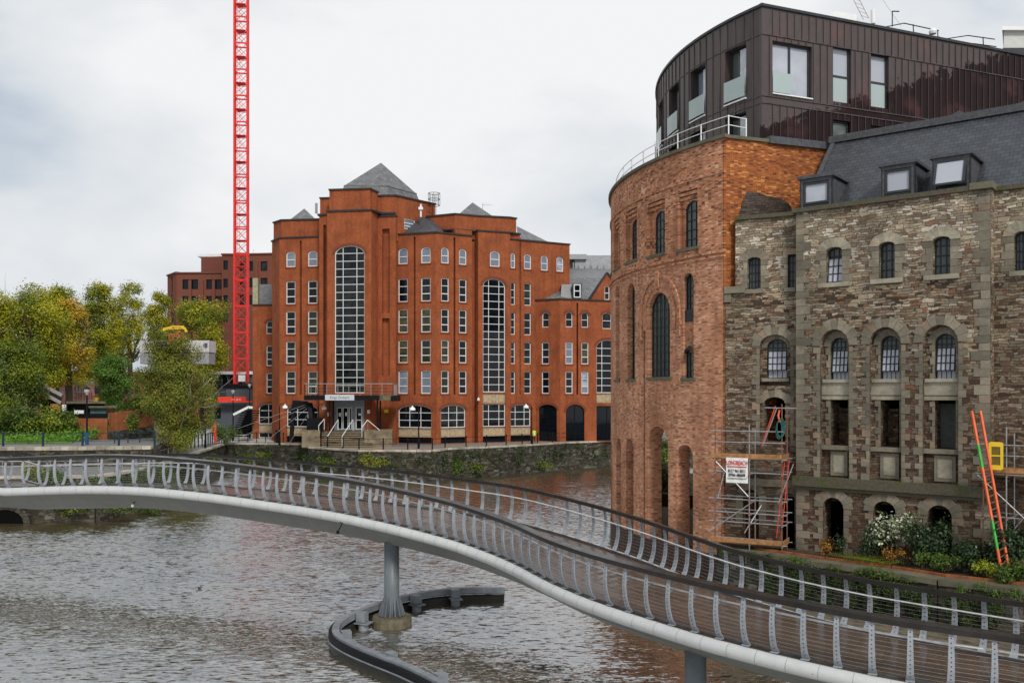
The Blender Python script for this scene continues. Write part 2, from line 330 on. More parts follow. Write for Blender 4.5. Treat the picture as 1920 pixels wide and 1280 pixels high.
def fprism(mb,fc,poly,d0,d1,mi=0):
    n=len(poly); a=[fc.pt(u,z,d0) for u,z in poly]; b=[fc.pt(u,z,d1) for u,z in poly]
    tri=tessellate_polygon([[Vector((u,z,0)) for u,z in poly]])
    mb.add(a+b,[tuple(t) for t in tri]+[tuple(i+n for i in t)[::-1] for t in tri]+[(i,(i+1)%n,(i+1)%n+n,i+n) for i in range(n)],mi=mi)
def window(fc,poly,parent,mf,mg,cols=(),rows=(),fw=.1,bw=.06,d0=.12,fd=.07,rise=None,name='window',label=None,thickrows=()):
    """frame ring + bars as one mesh, one pane sheet behind as its child"""
    us=[p[0] for p in poly]; zs=[p[1] for p in poly]; u0,u1,z0,z1=min(us),max(us),min(zs),max(zs); cu,cz=(u0+u1)/2,(z0+z1)/2
    sx=1-2*fw/(u1-u0); sz=1-2*fw/(z1-z0); inn=[(cu+(u-cu)*sx,cz+(z-cz)*sz) for u,z in poly]; mb=MB(); n=len(poly)
    for i in range(n):
        j=(i+1)%n; A,B,C,D=poly[i],poly[j],inn[j],inn[i]
        mb.hexa([fc.pt(*A,d0),fc.pt(*B,d0),fc.pt(*C,d0),fc.pt(*D,d0),fc.pt(*A,d0+fd),fc.pt(*B,d0+fd),fc.pt(*C,d0+fd),fc.pt(*D,d0+fd)])
    def top(u):
        if not rise: return z1
        a=(u1-u0)/2; return z1-rise+rise*math.sqrt(max(0,1-((u-cu)/a)**2))
    def half(z):
        if not rise or z<=z1-rise: return (u1-u0)/2
        return (u1-u0)/2*math.sqrt(max(0,1-((z-(z1-rise))/rise)**2))
    for c in cols:
        u=lerp(u0,u1,c); fbox(mb,fc,u-bw/2,u+bw/2,z0+fw*.9,top(u)-fw*.9,d0+.008,d0+fd-.01)
    for r_ in rows:
        z=lerp(z0,z1,r_); h=half(z)-fw*.9; t=bw*(1.5 if r_ in thickrows else 1)
        if h>.05: fbox(mb,fc,cu-h,cu+h,z-t/2,z+t/2,d0+.004,d0+fd-.014)
    o=mb.build(name,mf,parent,label=label)
    g=MB(); pl=[(cu+(u-cu)*(1-.5*fw/(u1-u0)),cz+(z-cz)*(1-.5*fw/(z1-z0))) for u,z in poly]
    V=[fc.pt(u,z,d0+fd-.005) for u,z in pl]; g.add(V,[tuple(t) for t in tessellate_polygon([[Vector((u,z,0)) for u,z in pl]])],[p for p in pl]); g.build('pane',mg,o)
    return o
def archring(mb,fc,u0,u1,z1,rise,wd,d0,d1,n=14,legs=0,mi=0,zig=0):
    a=(u1-u0)/2; c=(u0+u1)/2; zs=z1-rise
    def q(t,e): return (c+(a+e)*math.cos(t),zs+(rise+e)*math.sin(t))
    for i in range(n):
        t0=math.pi*i/n+.0; t1=math.pi*(i+1)/n-.012; e=wd*(1+zig*(i%2))
        A,B,C,D=q(t0,0),q(t0,e),q(t1,e),q(t1,0); k=.004*(i%2)
        mb.hexa([fc.pt(*A,d0-k),fc.pt(*B,d0-k),fc.pt(*C,d0-k),fc.pt(*D,d0-k),fc.pt(*A,d1),fc.pt(*B,d1),fc.pt(*C,d1),fc.pt(*D,d1)],mi)
    if legs:
        for s_ in(-1,1): fbox(mb,fc,*(sorted((c+s_*a,c+s_*(a+wd)))),zs-legs,zs,d0,d1,mi)
def quoins(mb,fc,u,side,z0,z1,w0=.28,w1=.48,h=.3,d0=-.02,d1=.12,mi=0):
    z=z0; i=0
    while z<z1-.05:
        hh=min(h*random.uniform(.8,1.2),z1-z); w_=(w0 if i%2 else w1)*random.uniform(.85,1.15); a,b=(u,u+side*w_); a,b=min(a,b),max(a,b)
        fbox(mb,fc,a,b,z+.008,z+hh-.008,d0-random.uniform(0,.012),d1,mi); z+=hh; i+=1
def text(body,size,fc,uc,zc,dep,mat,parent,ext=.004,bold=0,fit=None):
    cu=bpy.data.curves.new('letters','FONT'); cu.body=body; cu.size=size; cu.align_x='CENTER'; cu.align_y='CENTER'; cu.extrude=ext; cu.offset=bold
    t=bpy.data.objects.new('letters_src',cu); COL.objects.link(t); bpy.context.view_layer.update()
    me=bpy.data.meshes.new_from_object(t.evaluated_get(bpy.context.evaluated_depsgraph_get())); COL.objects.unlink(t); bpy.data.objects.remove(t)
    wl=WL[parent.name]; xs=[v.co.x for v in me.vertices]; kx=fit/(max(xs)-min(xs)) if fit else 1
    for v in me.vertices:
        x,y,zz=v.co; x*=kx; v.co=fc.pt(uc+x,zc+y,dep-zz)-wl
    me.materials.clear(); me.materials.append(mat); o=bpy.data.objects.new('lettering',me); COL.objects.link(o); o.parent=parent; WL[o.name]=wl
    return o
def leaves(name,blobs,n,size,mat,parent=None,seed=1,surf=.55,flat=1.0,kind=None,aspect=.6):
    """many leaf-sized faces spread through a crown made of blobs (centre, radii)"""
    g=np.random.default_rng(seed); vol=np.array([b[1][0]*b[1][1]*b[1][2] for b in blobs])**.75; pr=vol/vol.sum(); idx=g.choice(len(blobs),n,p=pr)
    c=np.array([tuple(b[0]) for b in blobs])[idx]; r=np.array([tuple(b[1]) for b in blobs])[idx]
    d=g.normal(size=(n,3)); d/=np.linalg.norm(d,axis=1)[:,None]; rad=g.random(n)**(1/3); rad=np.where(g.random(n)<surf,.8+.25*g.random(n),rad)
    # clumps: pull leaves toward random twig centres
    p=c+d*r*rad[:,None]; K=max(4,n//26); tw=p[g.choice(n,K)]; 
    own=g.integers(0,K,n); near=g.random(n)<.62; p=np.where(near[:,None],tw[own]+g.normal(size=(n,3))*size*1.3,p)
    o_=(p-c)/r; o_/=np.linalg.norm(o_,axis=1)[:,None]+1e-6; o_[:,2]+=.35; nn_=o_+g.normal(size=(n,3))*.45; a=np.cross(nn_,g.normal(size=(n,3))); a/=np.linalg.norm(a,axis=1)[:,None]; b=np.cross(nn_,a); b/=np.linalg.norm(b,axis=1)[:,None]
    s_=(size*(.6+.8*g.random(n)))[:,None]; a=a*s_*.5; b=b*s_*.5*aspect; a[:,2]*=flat
    V=np.stack([p-a,p+b,p+a,p-b],1).reshape(-1,3)
    wl=WL.get(parent.name,Vector()) if parent else Vector(); V=V-np.array(tuple(wl))
    me=bpy.data.meshes.new(name); me.vertices.add(4*n); me.vertices.foreach_set('co',V.astype(np.float32).ravel()); me.loops.add(4*n); me.loops.foreach_set('vertex_index',np.arange(4*n,dtype=np.int32))
    me.polygons.add(n); me.polygons.foreach_set('loop_start',np.arange(0,4*n,4,dtype=np.int32)); me.polygons.foreach_set('loop_total',np.full(n,4,dtype=np.int32)); me.update(calc_edges=True)
    me.materials.append(mat); o=bpy.data.objects.new(name,me); COL.objects.link(o)
    if parent: o.parent=parent
    WL[o.name]=wl
    if kind: o['kind']=kind
    return o
# ================================================================== setting: water, quays, ground
def wx(pts): return [tuple(XY(a,b)) for a,b in pts]
q=NM('river_water',.05,.5); q.b.inputs['IOR'].default_value=5.6
v=q.uv(kind='Object'); n0=q.noise(v,.045,3,.5,.6); q.col(q.mix(n0,(.05,.038,.018),(.07,.055,.028)))
s1=q.n('Mapping'); q.l(v,s1.inputs[0]); s1.inputs['Scale'].default_value=(.55,1.5,1); s1.inputs['Rotation'].default_value=(0,0,.25)
# wave slopes are read straight from noise (no footprint filtering at grazing angles)
def wv(scale,detail,rough,amp):
    x=q.n('TexNoise'); x.inputs['Scale'].default_value=scale; x.inputs['Detail'].default_value=detail; x.inputs['Roughness'].default_value=rough; x.inputs['Distortion'].default_value=.5; q.l(s1.outputs[0],x.inputs['Vector'])
    m=q.n('VectorMath',operation='SUBTRACT'); q.l(x.outputs['Color'],m.inputs[0]); m.inputs[1].default_value=(.5,.5,.5)
    k=q.n('VectorMath',operation='MULTIPLY'); q.l(m.outputs[0],k.inputs[0]); k.inputs[1].default_value=(amp*.55,amp,0); return k.outputs[0]
w3=q.noise(v,.07,3,.5,.8); amp=q.n('MapRange'); q.l(w3,amp.inputs[0]); amp.inputs[1].default_value=.38; amp.inputs[2].default_value=.60; amp.inputs[3].default_value=.45; amp.inputs[4].default_value=1.15
a1=q.n('VectorMath',operation='ADD'); q.l(wv(1.2,2,.5,.46),a1.inputs[0]); q.l(wv(6.0,3,.6,1.05),a1.inputs[1])
sc_=q.n('VectorMath',operation='SCALE'); q.l(a1.outputs[0],sc_.inputs[0]); q.l(amp.outputs[0],sc_.inputs['Scale'])
a2=q.n('VectorMath',operation='ADD'); q.l(sc_.outputs[0],a2.inputs[0]); a2.inputs[1].default_value=(.01,-.24,1)
s2=q.n('Mapping'); q.l(v,s2.inputs[0]); s2.inputs['Scale'].default_value=(.9,3.0,1); s2.inputs['Rotation'].default_value=(0,0,-.12)
ns=q.noise(s2.outputs[0],2.2,4,.65,.6); stk=q.ramp(ns,[(.52,(0,0,0)),(.64,(1,1,1))]); cv=q.n('CombineXYZ'); q.l(q.math('MULTIPLY',stk,.44),cv.inputs[1])
a3=q.n('VectorMath',operation='ADD'); q.l(a2.outputs[0],a3.inputs[0]); q.l(cv.outputs[0],a3.inputs[1])
nz=q.n('VectorMath',operation='NORMALIZE'); q.l(a3.outputs[0],nz.inputs[0]); q.l(nz.outputs[0],q.b.inputs['Normal']); m_water=q.m
mb=MB(); mb.sheet([(-600,-40),(600,-40),(600,900),(-600,900)],0); mb.build('water',m_water,kind='structure')
mb=MB(); mb.sheet([(-2500,-60),(2500,-60),(2500,3500),(-2500,3500)],-2.2); mb.build('ground',m_earth,kind='structure')
EDGE=wx([(-420,62),(-200,64),(0,65),(180,65.5),(267,72),(350,87.5),(421,108),(567,106.7),(585,100),(672,94.8),(810,94.2),(834,97.5),(949,102.4),(1063,110),(1153,113.8),(1500,122),(2400,150)])
mb=MB(); mb.prism(EDGE+[(900,160),(900,900),(-900,900),(-900,60)],-1.5,3.3); mb.build('terrain',m_tar,kind='structure')
def strip_wall(pts,z0,z1,th,mb,off=0):
    for a,b in zip(pts[:-1],pts[1:]):
        a=Vector(a);b=Vector(b);t=(b-a).normalized(); n=Vector((t.y,-t.x)); A=a+n*(th+off); B=b+n*(th+off)
        k=random.uniform(0,.006)
        mb.hexa([(A.x,A.y,z0),(B.x,B.y,z0),(b.x+n.x*off,b.y+n.y*off,z0),(a.x+n.x*off,a.y+n.y*off,z0),(A.x,A.y,z1+k),(B.x,B.y,z1+k),(b.x+n.x*off,b.y+n.y*off,z1+k),(a.x+n.x*off,a.y+n.y*off,z1+k)])
t=thing('quay_wall',(*EDGE[10],0),'dark stained stone river wall below the red brick offices, pavement along its top','wall')
mb=MB(); strip_wall(EDGE[6:],-1.2,3.16,.35,mb); mb.build('masonry',m_quay,t)
mb=MB()
for a,b in zip(EDGE[6:-1],EDGE[7:]):
    a=Vector(a);b=Vector(b);L_=(b-a).length; k=max(1,int(L_/1.3))
    if L_>60: k=6
    for i in range(k):
        c=a.lerp(b,(i+.02)/k); d=a.lerp(b,(i+.98)/k); n=(b-a).normalized(); n=Vector((n.y,-n.x))
        z=3.32+.006*(i%3); c1=c+n*.42;d1=d+n*.42;c2=c-n*.25;d2=d-n*.25
        mb.hexa([(c1.x,c1.y,3.14),(d1.x,d1.y,3.14),(d2.x,d2.y,3.14),(c2.x,c2.y,3.14),(c1.x,c1.y,z),(d1.x,d1.y,z),(d2.x,d2.y,z),(c2.x,c2.y,z)])
mb.build('coping',m_cap,t)
t=thing('embankment_wall',(*EDGE[2],0),'mossy stone embankment wall curving under the left end of the bridge, pale coping on top','wall')
mb=MB(); strip_wall(EDGE[:7],-1.2,3.16,.3,mb); mb.build('masonry',m_quay,t)
mb=MB(); strip_wall(EDGE[:7],3.14,3.33,.65,mb,-.25); mb.build('coping',m_cap,t)
# dark culvert arch near the left end
t=thing('culvert_arch',(*XY(12,64.3),0),'low dark culvert mouth with a stone surround at the water left','culvert')
fc=plane_xy(XY(-40,64.45),XY(60,64.5)); mb=MB(); archring(mb,fc,.6,3.2,1.0,.9,.45,-.12,.25,9,1.0); mb.build('surround',m_quay,t)
mb=MB(); fprism(mb,fc,arch(.6,3.2,-.6,1.0,.9),-.05,-.02); mb.build('void',m_void,t)
# upper retaining wall with the promenade
RW=wx([(-420,70),(-200,72),(0,73),(150,73.5),(286,74.5)])
RW2=RW+wx([(300,80),(330,92)])
mb=MB(); mb.prism(RW2+[tuple(XY(262,160)),tuple(XY(262,200)),(-260,200),(-260,68)],3.0,4.86); mb.build('raised_ground',m_tar,kind='structure')
t=thing('retaining_wall',(*RW[3],3.3),'rubble retaining wall with a pale block coping, below the blue railing','wall')
mb=MB(); strip_wall(RW2,3.0,4.66,.3,mb); mb.build('masonry',m_quay,t)
mb=MB()
for a,b in zip(RW[:-1],RW[1:]):
    a=Vector(a);b=Vector(b);k=max(1,int((b-a).length/.62))
    for i in range(k):
        c=a.lerp(b,(i+.02)/k);d=a.lerp(b,(i+.98)/k); z=4.93+random.uniform(0,.02)
        mb.hexa([(c.x,c.y-.38,4.64),(d.x,d.y-.38,4.64),(d.x,d.y+.2,4.64),(c.x,c.y+.2,4.64),(c.x,c.y-.38,z),(d.x,d.y-.38,z),(d.x,d.y+.2,z),(c.x,c.y+.2,z)])
mb.build('coping',m_cap,t)
# lawn slope at far left
mb=MB(); pts=[XY(-420,76),XY(-200,77.2),XY(0,78),XY(135,78.5)]; bk=[XY(-420,100),XY(-200,100),XY(0,100),XY(135,98)]
for i in range(3): mb.add([(*pts[i],4.9),(*pts[i+1],4.9),(*bk[i+1],6.6),(*bk[i],6.6)],[(0,1,2,3)])
mb.build('lawn',m_lawn,kind='structure')
# pavement band of the office quay
mb=MB(); inner=[(x*1.03,y+5.5) for x,y in EDGE[7:14]]; mb.sheet([(x,y+.3) for x,y in EDGE[7:14]]+inner[::-1],3.304); mb.build('pavement',m_pave,kind='structure')
mb=MB(); mb.sheet(wx([(350,100),(421,109.5),(520,109.5),(520,175),(380,175)]),3.308); mb.build('road',plain('pale_road',(.42,.42,.40),.8),kind='structure')
# right bank (planting ledge under the stone warehouse)
mb=MB(); mb.prism([tuple(XY(p,y)) for p,y in ((1185,67),(1345,64),(1360,82),(1185,84))],-1,1.95); mb.build('far_bank',m_earth,kind='structure')
RB=[tuple(XY(1352,44.6))]+wx([(1403,42.4),(1526,40),(1660,37.9),(1762,36.1),(1920,34.4),(2200,31.5),(2800,28)])
mb=MB(); mb.prism(RB+[(80,28),(80,90),(40,100),(20,66),(12,52)],-1.5,1.86); mb.build('bank',m_earth,kind='structure')
t=thing('river_wall',(*RB[2],0),'ivy grown stone river wall with a mossy ledge below the warehouse','wall')
mb=MB(); strip_wall(RB,-1.2,1.72,.25,mb); mb.build('masonry',m_quay,t)
mb=MB(); strip_wall(RB,1.7,1.93,.72,mb,-.4); mb.build('ledge',m_ashd,t)
mb=MB(); strip_wall(RB[1:],1.9,2.02,.10,mb,-.62); mb.build('edging',plain('rusted_edging',(.30,.10,.035),.8,var=.5),t)

# ================================================================== red brick office block
m_gld=glass('lit_tint_glass',(.022,.026,.016),(.11,.10,.045),.04,.6)  # room lights behind some panes painted as a yellow-green tint
KO=thing('office_building',(*XY(700,106),3.3),'orange red brick office block with slate pyramid roofs and tall glazed bays across the river','building')
ZR=dict(r5=(24.29,26.14),r4=(19.86,22.57),r3=(16.26,18.97),r2=(12.72,15.36),r1=(9.12,11.8))
def shades(row):
    x=random.random(); return m_gls if (row=='r5' and x<.6) or x<.10 else (m_gld if x<.32 else m_gl)
cop=MB(); base=3.25; ringmb=MB(); grv=MB(); panels=[]
def coping(fc,u0,u1,z,over=.14,h=.16,back=.55):
    fbox(cop,fc,u0-over*.5,u1+over*.5,z,z+h+random.uniform(0,.02),-over,back+random.uniform(0,.02))
def kofac(fc,px0,px1,top,cols,rows,grooves=(),extra=(),wpx=None,archrow='r5',name='wall'):
    """cols: px centres; extra: special openings (kind,px0,px1,z0,z1,...)"""
    u0,u1=fc.u(px0),fc.u(px1); holes=[]; rv=[]; jobs=[]; backs=[]
    for c in cols:
        cx,wd=(c if isinstance(c,tuple) else (c,1.2)); uc=fc.u(cx)
        for r_ in rows:
            z0,z1=ZR[r_]; h=arch(uc-wd/2,uc+wd/2,z0,z1,.36,8) if r_==archrow else rect(uc-wd/2,uc+wd/2,z0,z1)
            holes.append(h); rv.append(.22); jobs.append((h,r_,.36 if r_==archrow else None,wd))
    for g0,g1,z0,z1 in grooves:
        holes.append(rect(fc.u(g0),fc.u(g1),z0,z1)); rv.append(.5); backs.append(len(holes)-1)
    for ex in extra:
        k,p0,p1,z0,z1=ex[:5]; a,b=fc.u(p0),fc.u(p1)
        if k=='arch':
            h=arch(a,b,z0,z1,ex[5],12); holes.append(h); rv.append(.35); rg=MB(); archring(rg,fc,a,b,z1,ex[5],.3,-.05,.1,16); rg.build('arch_surround',m_kod,KO)
        else: h=rect(a,b,z0,z1); holes.append(h); rv.append(.35)
        jobs.append((h,ex,ex[5] if k=='arch' else None,b-a))
    wall(fc,rect(u0,u1,base,top),holes,m_ko,KO,name,reveal=rv,thick=.45,back=backs)
    for h,r_,rise,wd in jobs:
        if isinstance(r_,str):
            if r_==archrow: wo=window(fc,h,KO,m_white,shades(r_),rows=(.47,),rise=rise,fw=.11,bw=.09,d0=.1)
            else: wo=window(fc,h,KO,m_white,shades(r_),rows=(.33,.67),fw=.10,bw=.07,d0=.1,thickrows=(.33,))
            sb=MB(); ua_,ub_,zb_=h[0][0],h[1][0],min(p[1] for p in h); fbox(sb,fc,min(ua_,ub_)-.1,max(ua_,ub_)+.1,zb_-.16,zb_-.005,-.07,.15); sb.build('window_sill',m_kod,wo)
        elif len(r_)>6:
            window(fc,h,KO,r_[8] if len(r_)>8 else m_white,m_gl,cols=r_[6],rows=r_[7],rise=rise,fw=.09,bw=.068,d0=.15)
        else:
            mb=MB(); us=[p[0] for p in h]; zs=[p[1] for p in h]; a,b,c_,d_=min(us),max(us),min(zs),max(zs)
            fbox(mb,fc,a,b,c_,d_,.16,.3); k=3
            for i in range(k):
                x0=lerp(a,b,i/k)+.12; x1=lerp(a,b,(i+1)/k)-.12; fbox(mb,fc,x0,x1,c_+.14,c_+.2,.12,.16); fbox(mb,fc,x0,x1,d_-.2,d_-.14,.12,.16); fbox(mb,fc,x0,x0+.06,c_+.2,d_-.2,.12,.16); fbox(mb,fc,x1-.06,x1,c_+.2,d_-.2,.12,.16)
            if d_-c_>.8:
                cc=(a+b)/2; q_=[(cc+.34*math.cos(t_*math.pi/6),(c_+d_)/2+.34*math.sin(t_*math.pi/6)) for t_ in range(12)]
                for i in range(12): A=fc.pt(*q_[i],.13);B=fc.pt(*q_[(i+1)%12],.13); mb.beam(A,B,.05,.09)
            mb.build('stone_panel',m_pan,KO)
    coping(fc,u0,u1,top)
def ground(p0,p1,n=3,c=None):
    c=c or tuple((i+1)/n for i in range(n-1)); rows=(.33,.66)
    return [('arch',p0,p1,5.15,7.8,.65,c,rows),('panel',p0,p1,4.07,5.13),('rect',p0,p1,3.34,4.05,None,c,(),m_dk)]
full=['r1','r2','r3','r4','r5']
f0=Plane(462,118.9,526,118.7); kofac(f0,474,526,20.6,[508],['r1','r2'],extra=[('arch',499,518.2,16.9,18.6,.36,(),(.5,)),('arch',485,521,5.15,7.8,.65,(.5,),(.33,.66)),('panel',485,521,4.07,5.13),('rect',485,521,3.34,4.05,None,(.5,),())])
f1=Plane(510,112,524,109.5); kofac(f1,510,524,27.75,[],[])
f2=Plane(524,109.5,598.5,108.4); kofac(f2,524,598.5,27.75,[545,586],full,[(562,565.5,9.0,27.4)],ground(537.5,596))
# entrance tower
f3=Plane(598.5,106.9,613.5,106.6); kofac(f3,598.5,613.5,30.0,[],[],[(606,611,9.0,28.9)])
f4=Plane(613.5,104.7,696,104.0)
kofac(f4,613.5,696,30.0,[],[],extra=[('arch',627.5,683.5,9.2,26.1,.95,(.27,.73),tuple(i/19 for i in range(1,19)))])
f4b=Plane(696,104.0,709,106.0); kofac(f4b,696,709,30.0,[],[])
f5=Plane(709,106.0,742,105.7); kofac(f5,709,742,29.7,[],[],[(716.5,730.5,11.2,17.9),(716.5,730.5,18.5,28.3)])
for fc,a,b,tp in ((Plane(600,107.4,618,107.3),600,618,32.1),(Plane(617.5,105.3,693.5,104.7),617.5,693.5,32.6),(Plane(693.5,104.7,709,106.6),693.5,709,32.6),(Plane(709,106.6,741,106.4),709,741,32.2),(Plane(741,106.4,816,111.4),741,816,32.2)):
    hs=[rect(fc.u(758),fc.u(778),28.6,29.8)] if b==816 else []
    wall(fc,rect(0,fc.L,27,tp),hs,m_ko,KO,'wall'); coping(fc,0,fc.L,tp)
    if hs: window(fc,hs[0],KO,m_white,m_gls,rows=(.3,.6,),fw=.08,bw=.1,d0=.05)
    if b<=741: fbox(cop,fc,-.1,fc.L+.1,29.98,30.2,-.75,.02)
f6=Plane(742,106.9,818.5,105.4); kofac(f6,742,818.5,27.72,[755.5,798.3],full,[(775.5,779,9.0,27.4)],ground(746.7,809))
f7=Plane(818.5,105.4,852.5,106.65); f7b=Plane(818.5,105.4,885,107.85)
# bay of two faces shares one ground window, so the lower storey is one plane
kofac(f7b,818.5,885,27.72,[(834.6,1.0),(868,1.0)],full,[(850.5,854,9.0,27.4)],ground(826.6,873))
wall(f7b,rect(f7b.u(853.5),f7b.L,27.7,28.4),[],m_ko,KO,'wall',thick=.6,dep0=.004)
f8=Plane(885,109.4,896.5,108.0); kofac(f8,885,896.5,28.4,[],[])
f9=Plane(896.5,108.0,956,109.5)
kofac(f9,896.5,956,28.4,[(928,1.25)],['r5'],extra=[('arch',905.5,947.5,9.3,22.85,.85,(.27,.73),tuple(i/15 for i in range(1,15))),('panel',905.5,947.5,8.0,9.15),('rect',905.5,947.5,5.2,7.9,None,(.27,.73),(.33,.68)),('panel',905.5,947.5,4.07,5.15),('rect',905.5,947.5,3.34,4.05,None,(.27,.73),(),m_dk)])
f10=Plane(956,109.9,1068,114.0)
kofac(f10,956,1068,27.7,[(962,.62),(989.5,1.0),(1021,1.0),(1050,1.0)],['r5'],[(974,977,9.0,28)],[('rect',958,966.2,z0,z1,None,(),(.33,.67)) for z0,z1 in (ZR['r4'],ZR['r3'],ZR['r2'],ZR['r1'])]+[('rect',983,996,z0,z1,None,(),(.33,.67)) for z0,z1 in (ZR['r4'],ZR['r3'],ZR['r2'],ZR['r1'])]+ground(957.6,995,3,(.25,.7)))
wall(f10,rect(0,f10.u(975),27.7,28.4),[],m_ko,KO,'wall',thick=.6,dep0=.004); coping(f10,0,f10.u(975),28.4)
for a,Ya,b,Yb in ((800,109.4,853,107.7),(853,107.7,896,108.9),(896,108.9,956,109.9),(956,109.9,968,110.6)):
    fc=Plane(a,Ya,b,Yb); wall(fc,rect(0,fc.L,27.5,30.3),[],m_ko,KO,'wall'); coping(fc,0,fc.L,30.3); fbox(cop,fc,0,fc.L,28.4,28.56,-.5,.02)
fu=Plane(513,112.3,528,110.6); wall(fu,rect(0,fu.L,27.5,30.1),[],m_ko,KO,'wall'); coping(fu,0,fu.L,30.1)
fu=Plane(528,110.6,600,110.0); wall(fu,rect(0,fu.L,27.5,30.1),[],m_ko,KO,'wall'); coping(fu,0,fu.L,30.1)
# right wing
f11=Plane(1003,111.7,1050,110.2)
kofac(f11,1003,1050,20.5,[(1022.5,1.0)],['r1','r2'],extra=[('arch',1016,1029,17.2,19.05,.36,(),(.5,)),('arch',1010,1044,3.34,7.8,.65,(.5,),(.2,.45,.72),m_dk)])
f12=Plane(1050,110.2,1185,113.4); ug=f12.u
kofac(f12,1050,1185,20.5,[(1067.3,.95),(1097,.95)],['r1','r2'],[(1081,1084,9.0,20.2)],
 [('arch',1060.8,1074,17.2,19.05,.36,(),(.5,)),('arch',1090.5,1103.5,17.2,19.05,.36,(),(.5,)),('arch',1129.5,1147,17.1,19.1,.36,(),(.5,)),('arch',1118.5,1162,9.2,15.75,.85,(.25,.72),(.14,.28,.42,.56,.7,.84)),('panel',1118.5,1162,8.0,9.15),('rect',1118.5,1160,3.34,7.6,None,(.5,),(.5,),m_dk),('arch',1061,1096,3.34,7.8,.9,(.5,),(.2,.5),m_dk)])
# gable of the right wing
zg=f12.z(1138,513); ap=[(ug(1106),20.45),(ug(1172),20.45),(ug(1138.5),zg)]
hg=rect(ug(1133.5),ug(1143),f12.z(1138,562),f12.z(1138,536.5)); wall(f12,ap,[hg],m_ko,KO,'gable',dep0=-.02); window(f12,hg,KO,m_white,m_gl,rows=(.5,),fw=.09,bw=.1,d0=.08)
mb=MB()
for (u0_,z0_),(u1_,z1_) in (((ug(1106)-.2,20.4),(ug(1138.5),zg+.05)),((ug(1138.5),zg+.05),(ug(1172)+.2,20.4))): mb.beam(f12.pt(u0_,z0_+.1,.1),f12.pt(u1_,z1_+.1,.1),.5,.14)
mb.build('verge',m_cop,KO)
# masses behind the facades, flat roofs
mass=MB()
def behind(pts,z0,z1): mass.prism(pts,z0,z1)
behind(wx([(513,113.0),(526,110.3),(600,109.2),(600,125),(520,128)]),3,27.3); behind(wx([(478,119.6),(520,119.6),(520,130),(482,130)]),3,20.2)
behind(wx([(601,107.9),(613.6,107.6),(615,105.5),(695,104.9),(708,107),(741,106.8),(790,112),(770,124),(606,124)]),3,29.6)
behind(wx([(620,106.2),(693,105.6),(708,107.4),(741,107.2),(812,112),(760,122),(640,118)]),27.3,32.0)
behind(wx([(743,107.8),(818.5,106.2),(884,108.7),(896,109),(957,110.8),(1067,115),(1067,128),(744,128)]),3,27.3)
behind(wx([(803,110),(853,108.5),(896,109.8),(956,110.8),(966,111.4),(962,126),(806,126)]),27,30.0)
behind(wx([(1004,113.6),(1050,112.6),(1183,116),(1183,130),(1010,130)]),3,20.1); behind(wx([(516,113),(530,111.4),(600,110.9),(600,122),(520,124)]),27,29.8)
mass.build('rear_wall',m_ko,KO)
cop.build('parapet_coping',m_cop,KO)
def pyramid(corners,zb,apex,name,mat,flare=None,label=None):
    mb=MB()
    if flare:
        zf,k=flare; c=sum((Vector(p) for p in corners),Vector((0,0)))/4; low=[Vector(p)+(Vector(p)-c)*k for p in corners]
        for i in range(4): j=(i+1)%4; mb.add([(*low[i],zf),(*low[j],zf),(*corners[j],zb),(*corners[i],zb)],[(0,1,2,3)])
        for i in range(4): j=(i+1)%4; mb.beam((*corners[i],zb),(*corners[j],zb),.12,.12)
    for i in range(4): j=(i+1)%4; mb.add([(*corners[i],zb),(*corners[j],zb),tuple(apex)],[(0,1,2)])
    return mb.build(name,mat,KO)
pyramid([(-20.1,109.0),(-15.0,109.0),(-11.9,113.4),(-17.0,113.4)],34.0,(-16.0,111.2,37.3),'roof',m_slateF,(32.3,.16))
pyramid([XY(534,112.0),XY(601,112.0),XY(606,118),XY(540,118)],30.0,(*XY(570.5,115.5),Z(391,115.5)),'roof',m_slateF)
pyramid([XY(851,109.6),XY(931,109.8),XY(940,115),XY(858,115)],30.2,(*XY(886,112.5),Z(379.5,112.5)),'roof',m_slateF)
def quadroof(pts,mat): mb=MB(); mb.add([P(*p) for p in pts],[tuple(range(len(pts)))]); return mb
mb=MB()  # hipped roof over the bay right of the tower
a,b,c,d=P(753,437.5,107.4),P(814,436,106.1),P(805,406.5,109.6),P(775,407,109.8); e2=P(836,438.5,107.0)
mb.add([a,b,c,d],[(0,1,2,3)]); mb.add([b,e2,c],[(0,1,2)]); f_=P(744,437.5,110); mb.add([a,d,f_],[(0,1,2)]); mb.add([d,c,P(840,437,110.5),f_],[(0,1,2,3)]); mb.build('roof',m_slateD,KO)
mb=MB(); mb.add([P(556,445,110.3),P(600,445,109.6),P(600,413,112.8)],[(0,1,2)]); mb.build('roof',m_slateF,KO)
mb=MB(); a,b,c,d=P(970,449,112),P(1030,455,114),P(1027,453,116),P(969,424,116); mb.add([a,b,c,d],[(0,1,2,3)]); mb.add([d,c,P(1030,455,124),P(975,440,124)],[(0,1,2,3)]); mb.build('roof',m_slateF,KO)
mb=MB(); a,b,c=P(1014,561,112.3),P(1053,561,111.4),P(1048,520,116.5); mb.add([a,b,c],[(0,1,2)]); mb.add([b,P(1175,563,114.2),P(1185,522,121),c],[(0,1,2,3)]); mb.add([P(1048,520,116.5),P(1185,522,121),P(1185,505,131),P(1060,503,131)],[(0,1,2,3)]); mb.build('roof',m_slateF,KO)
mb=MB() # dormer and gable roof
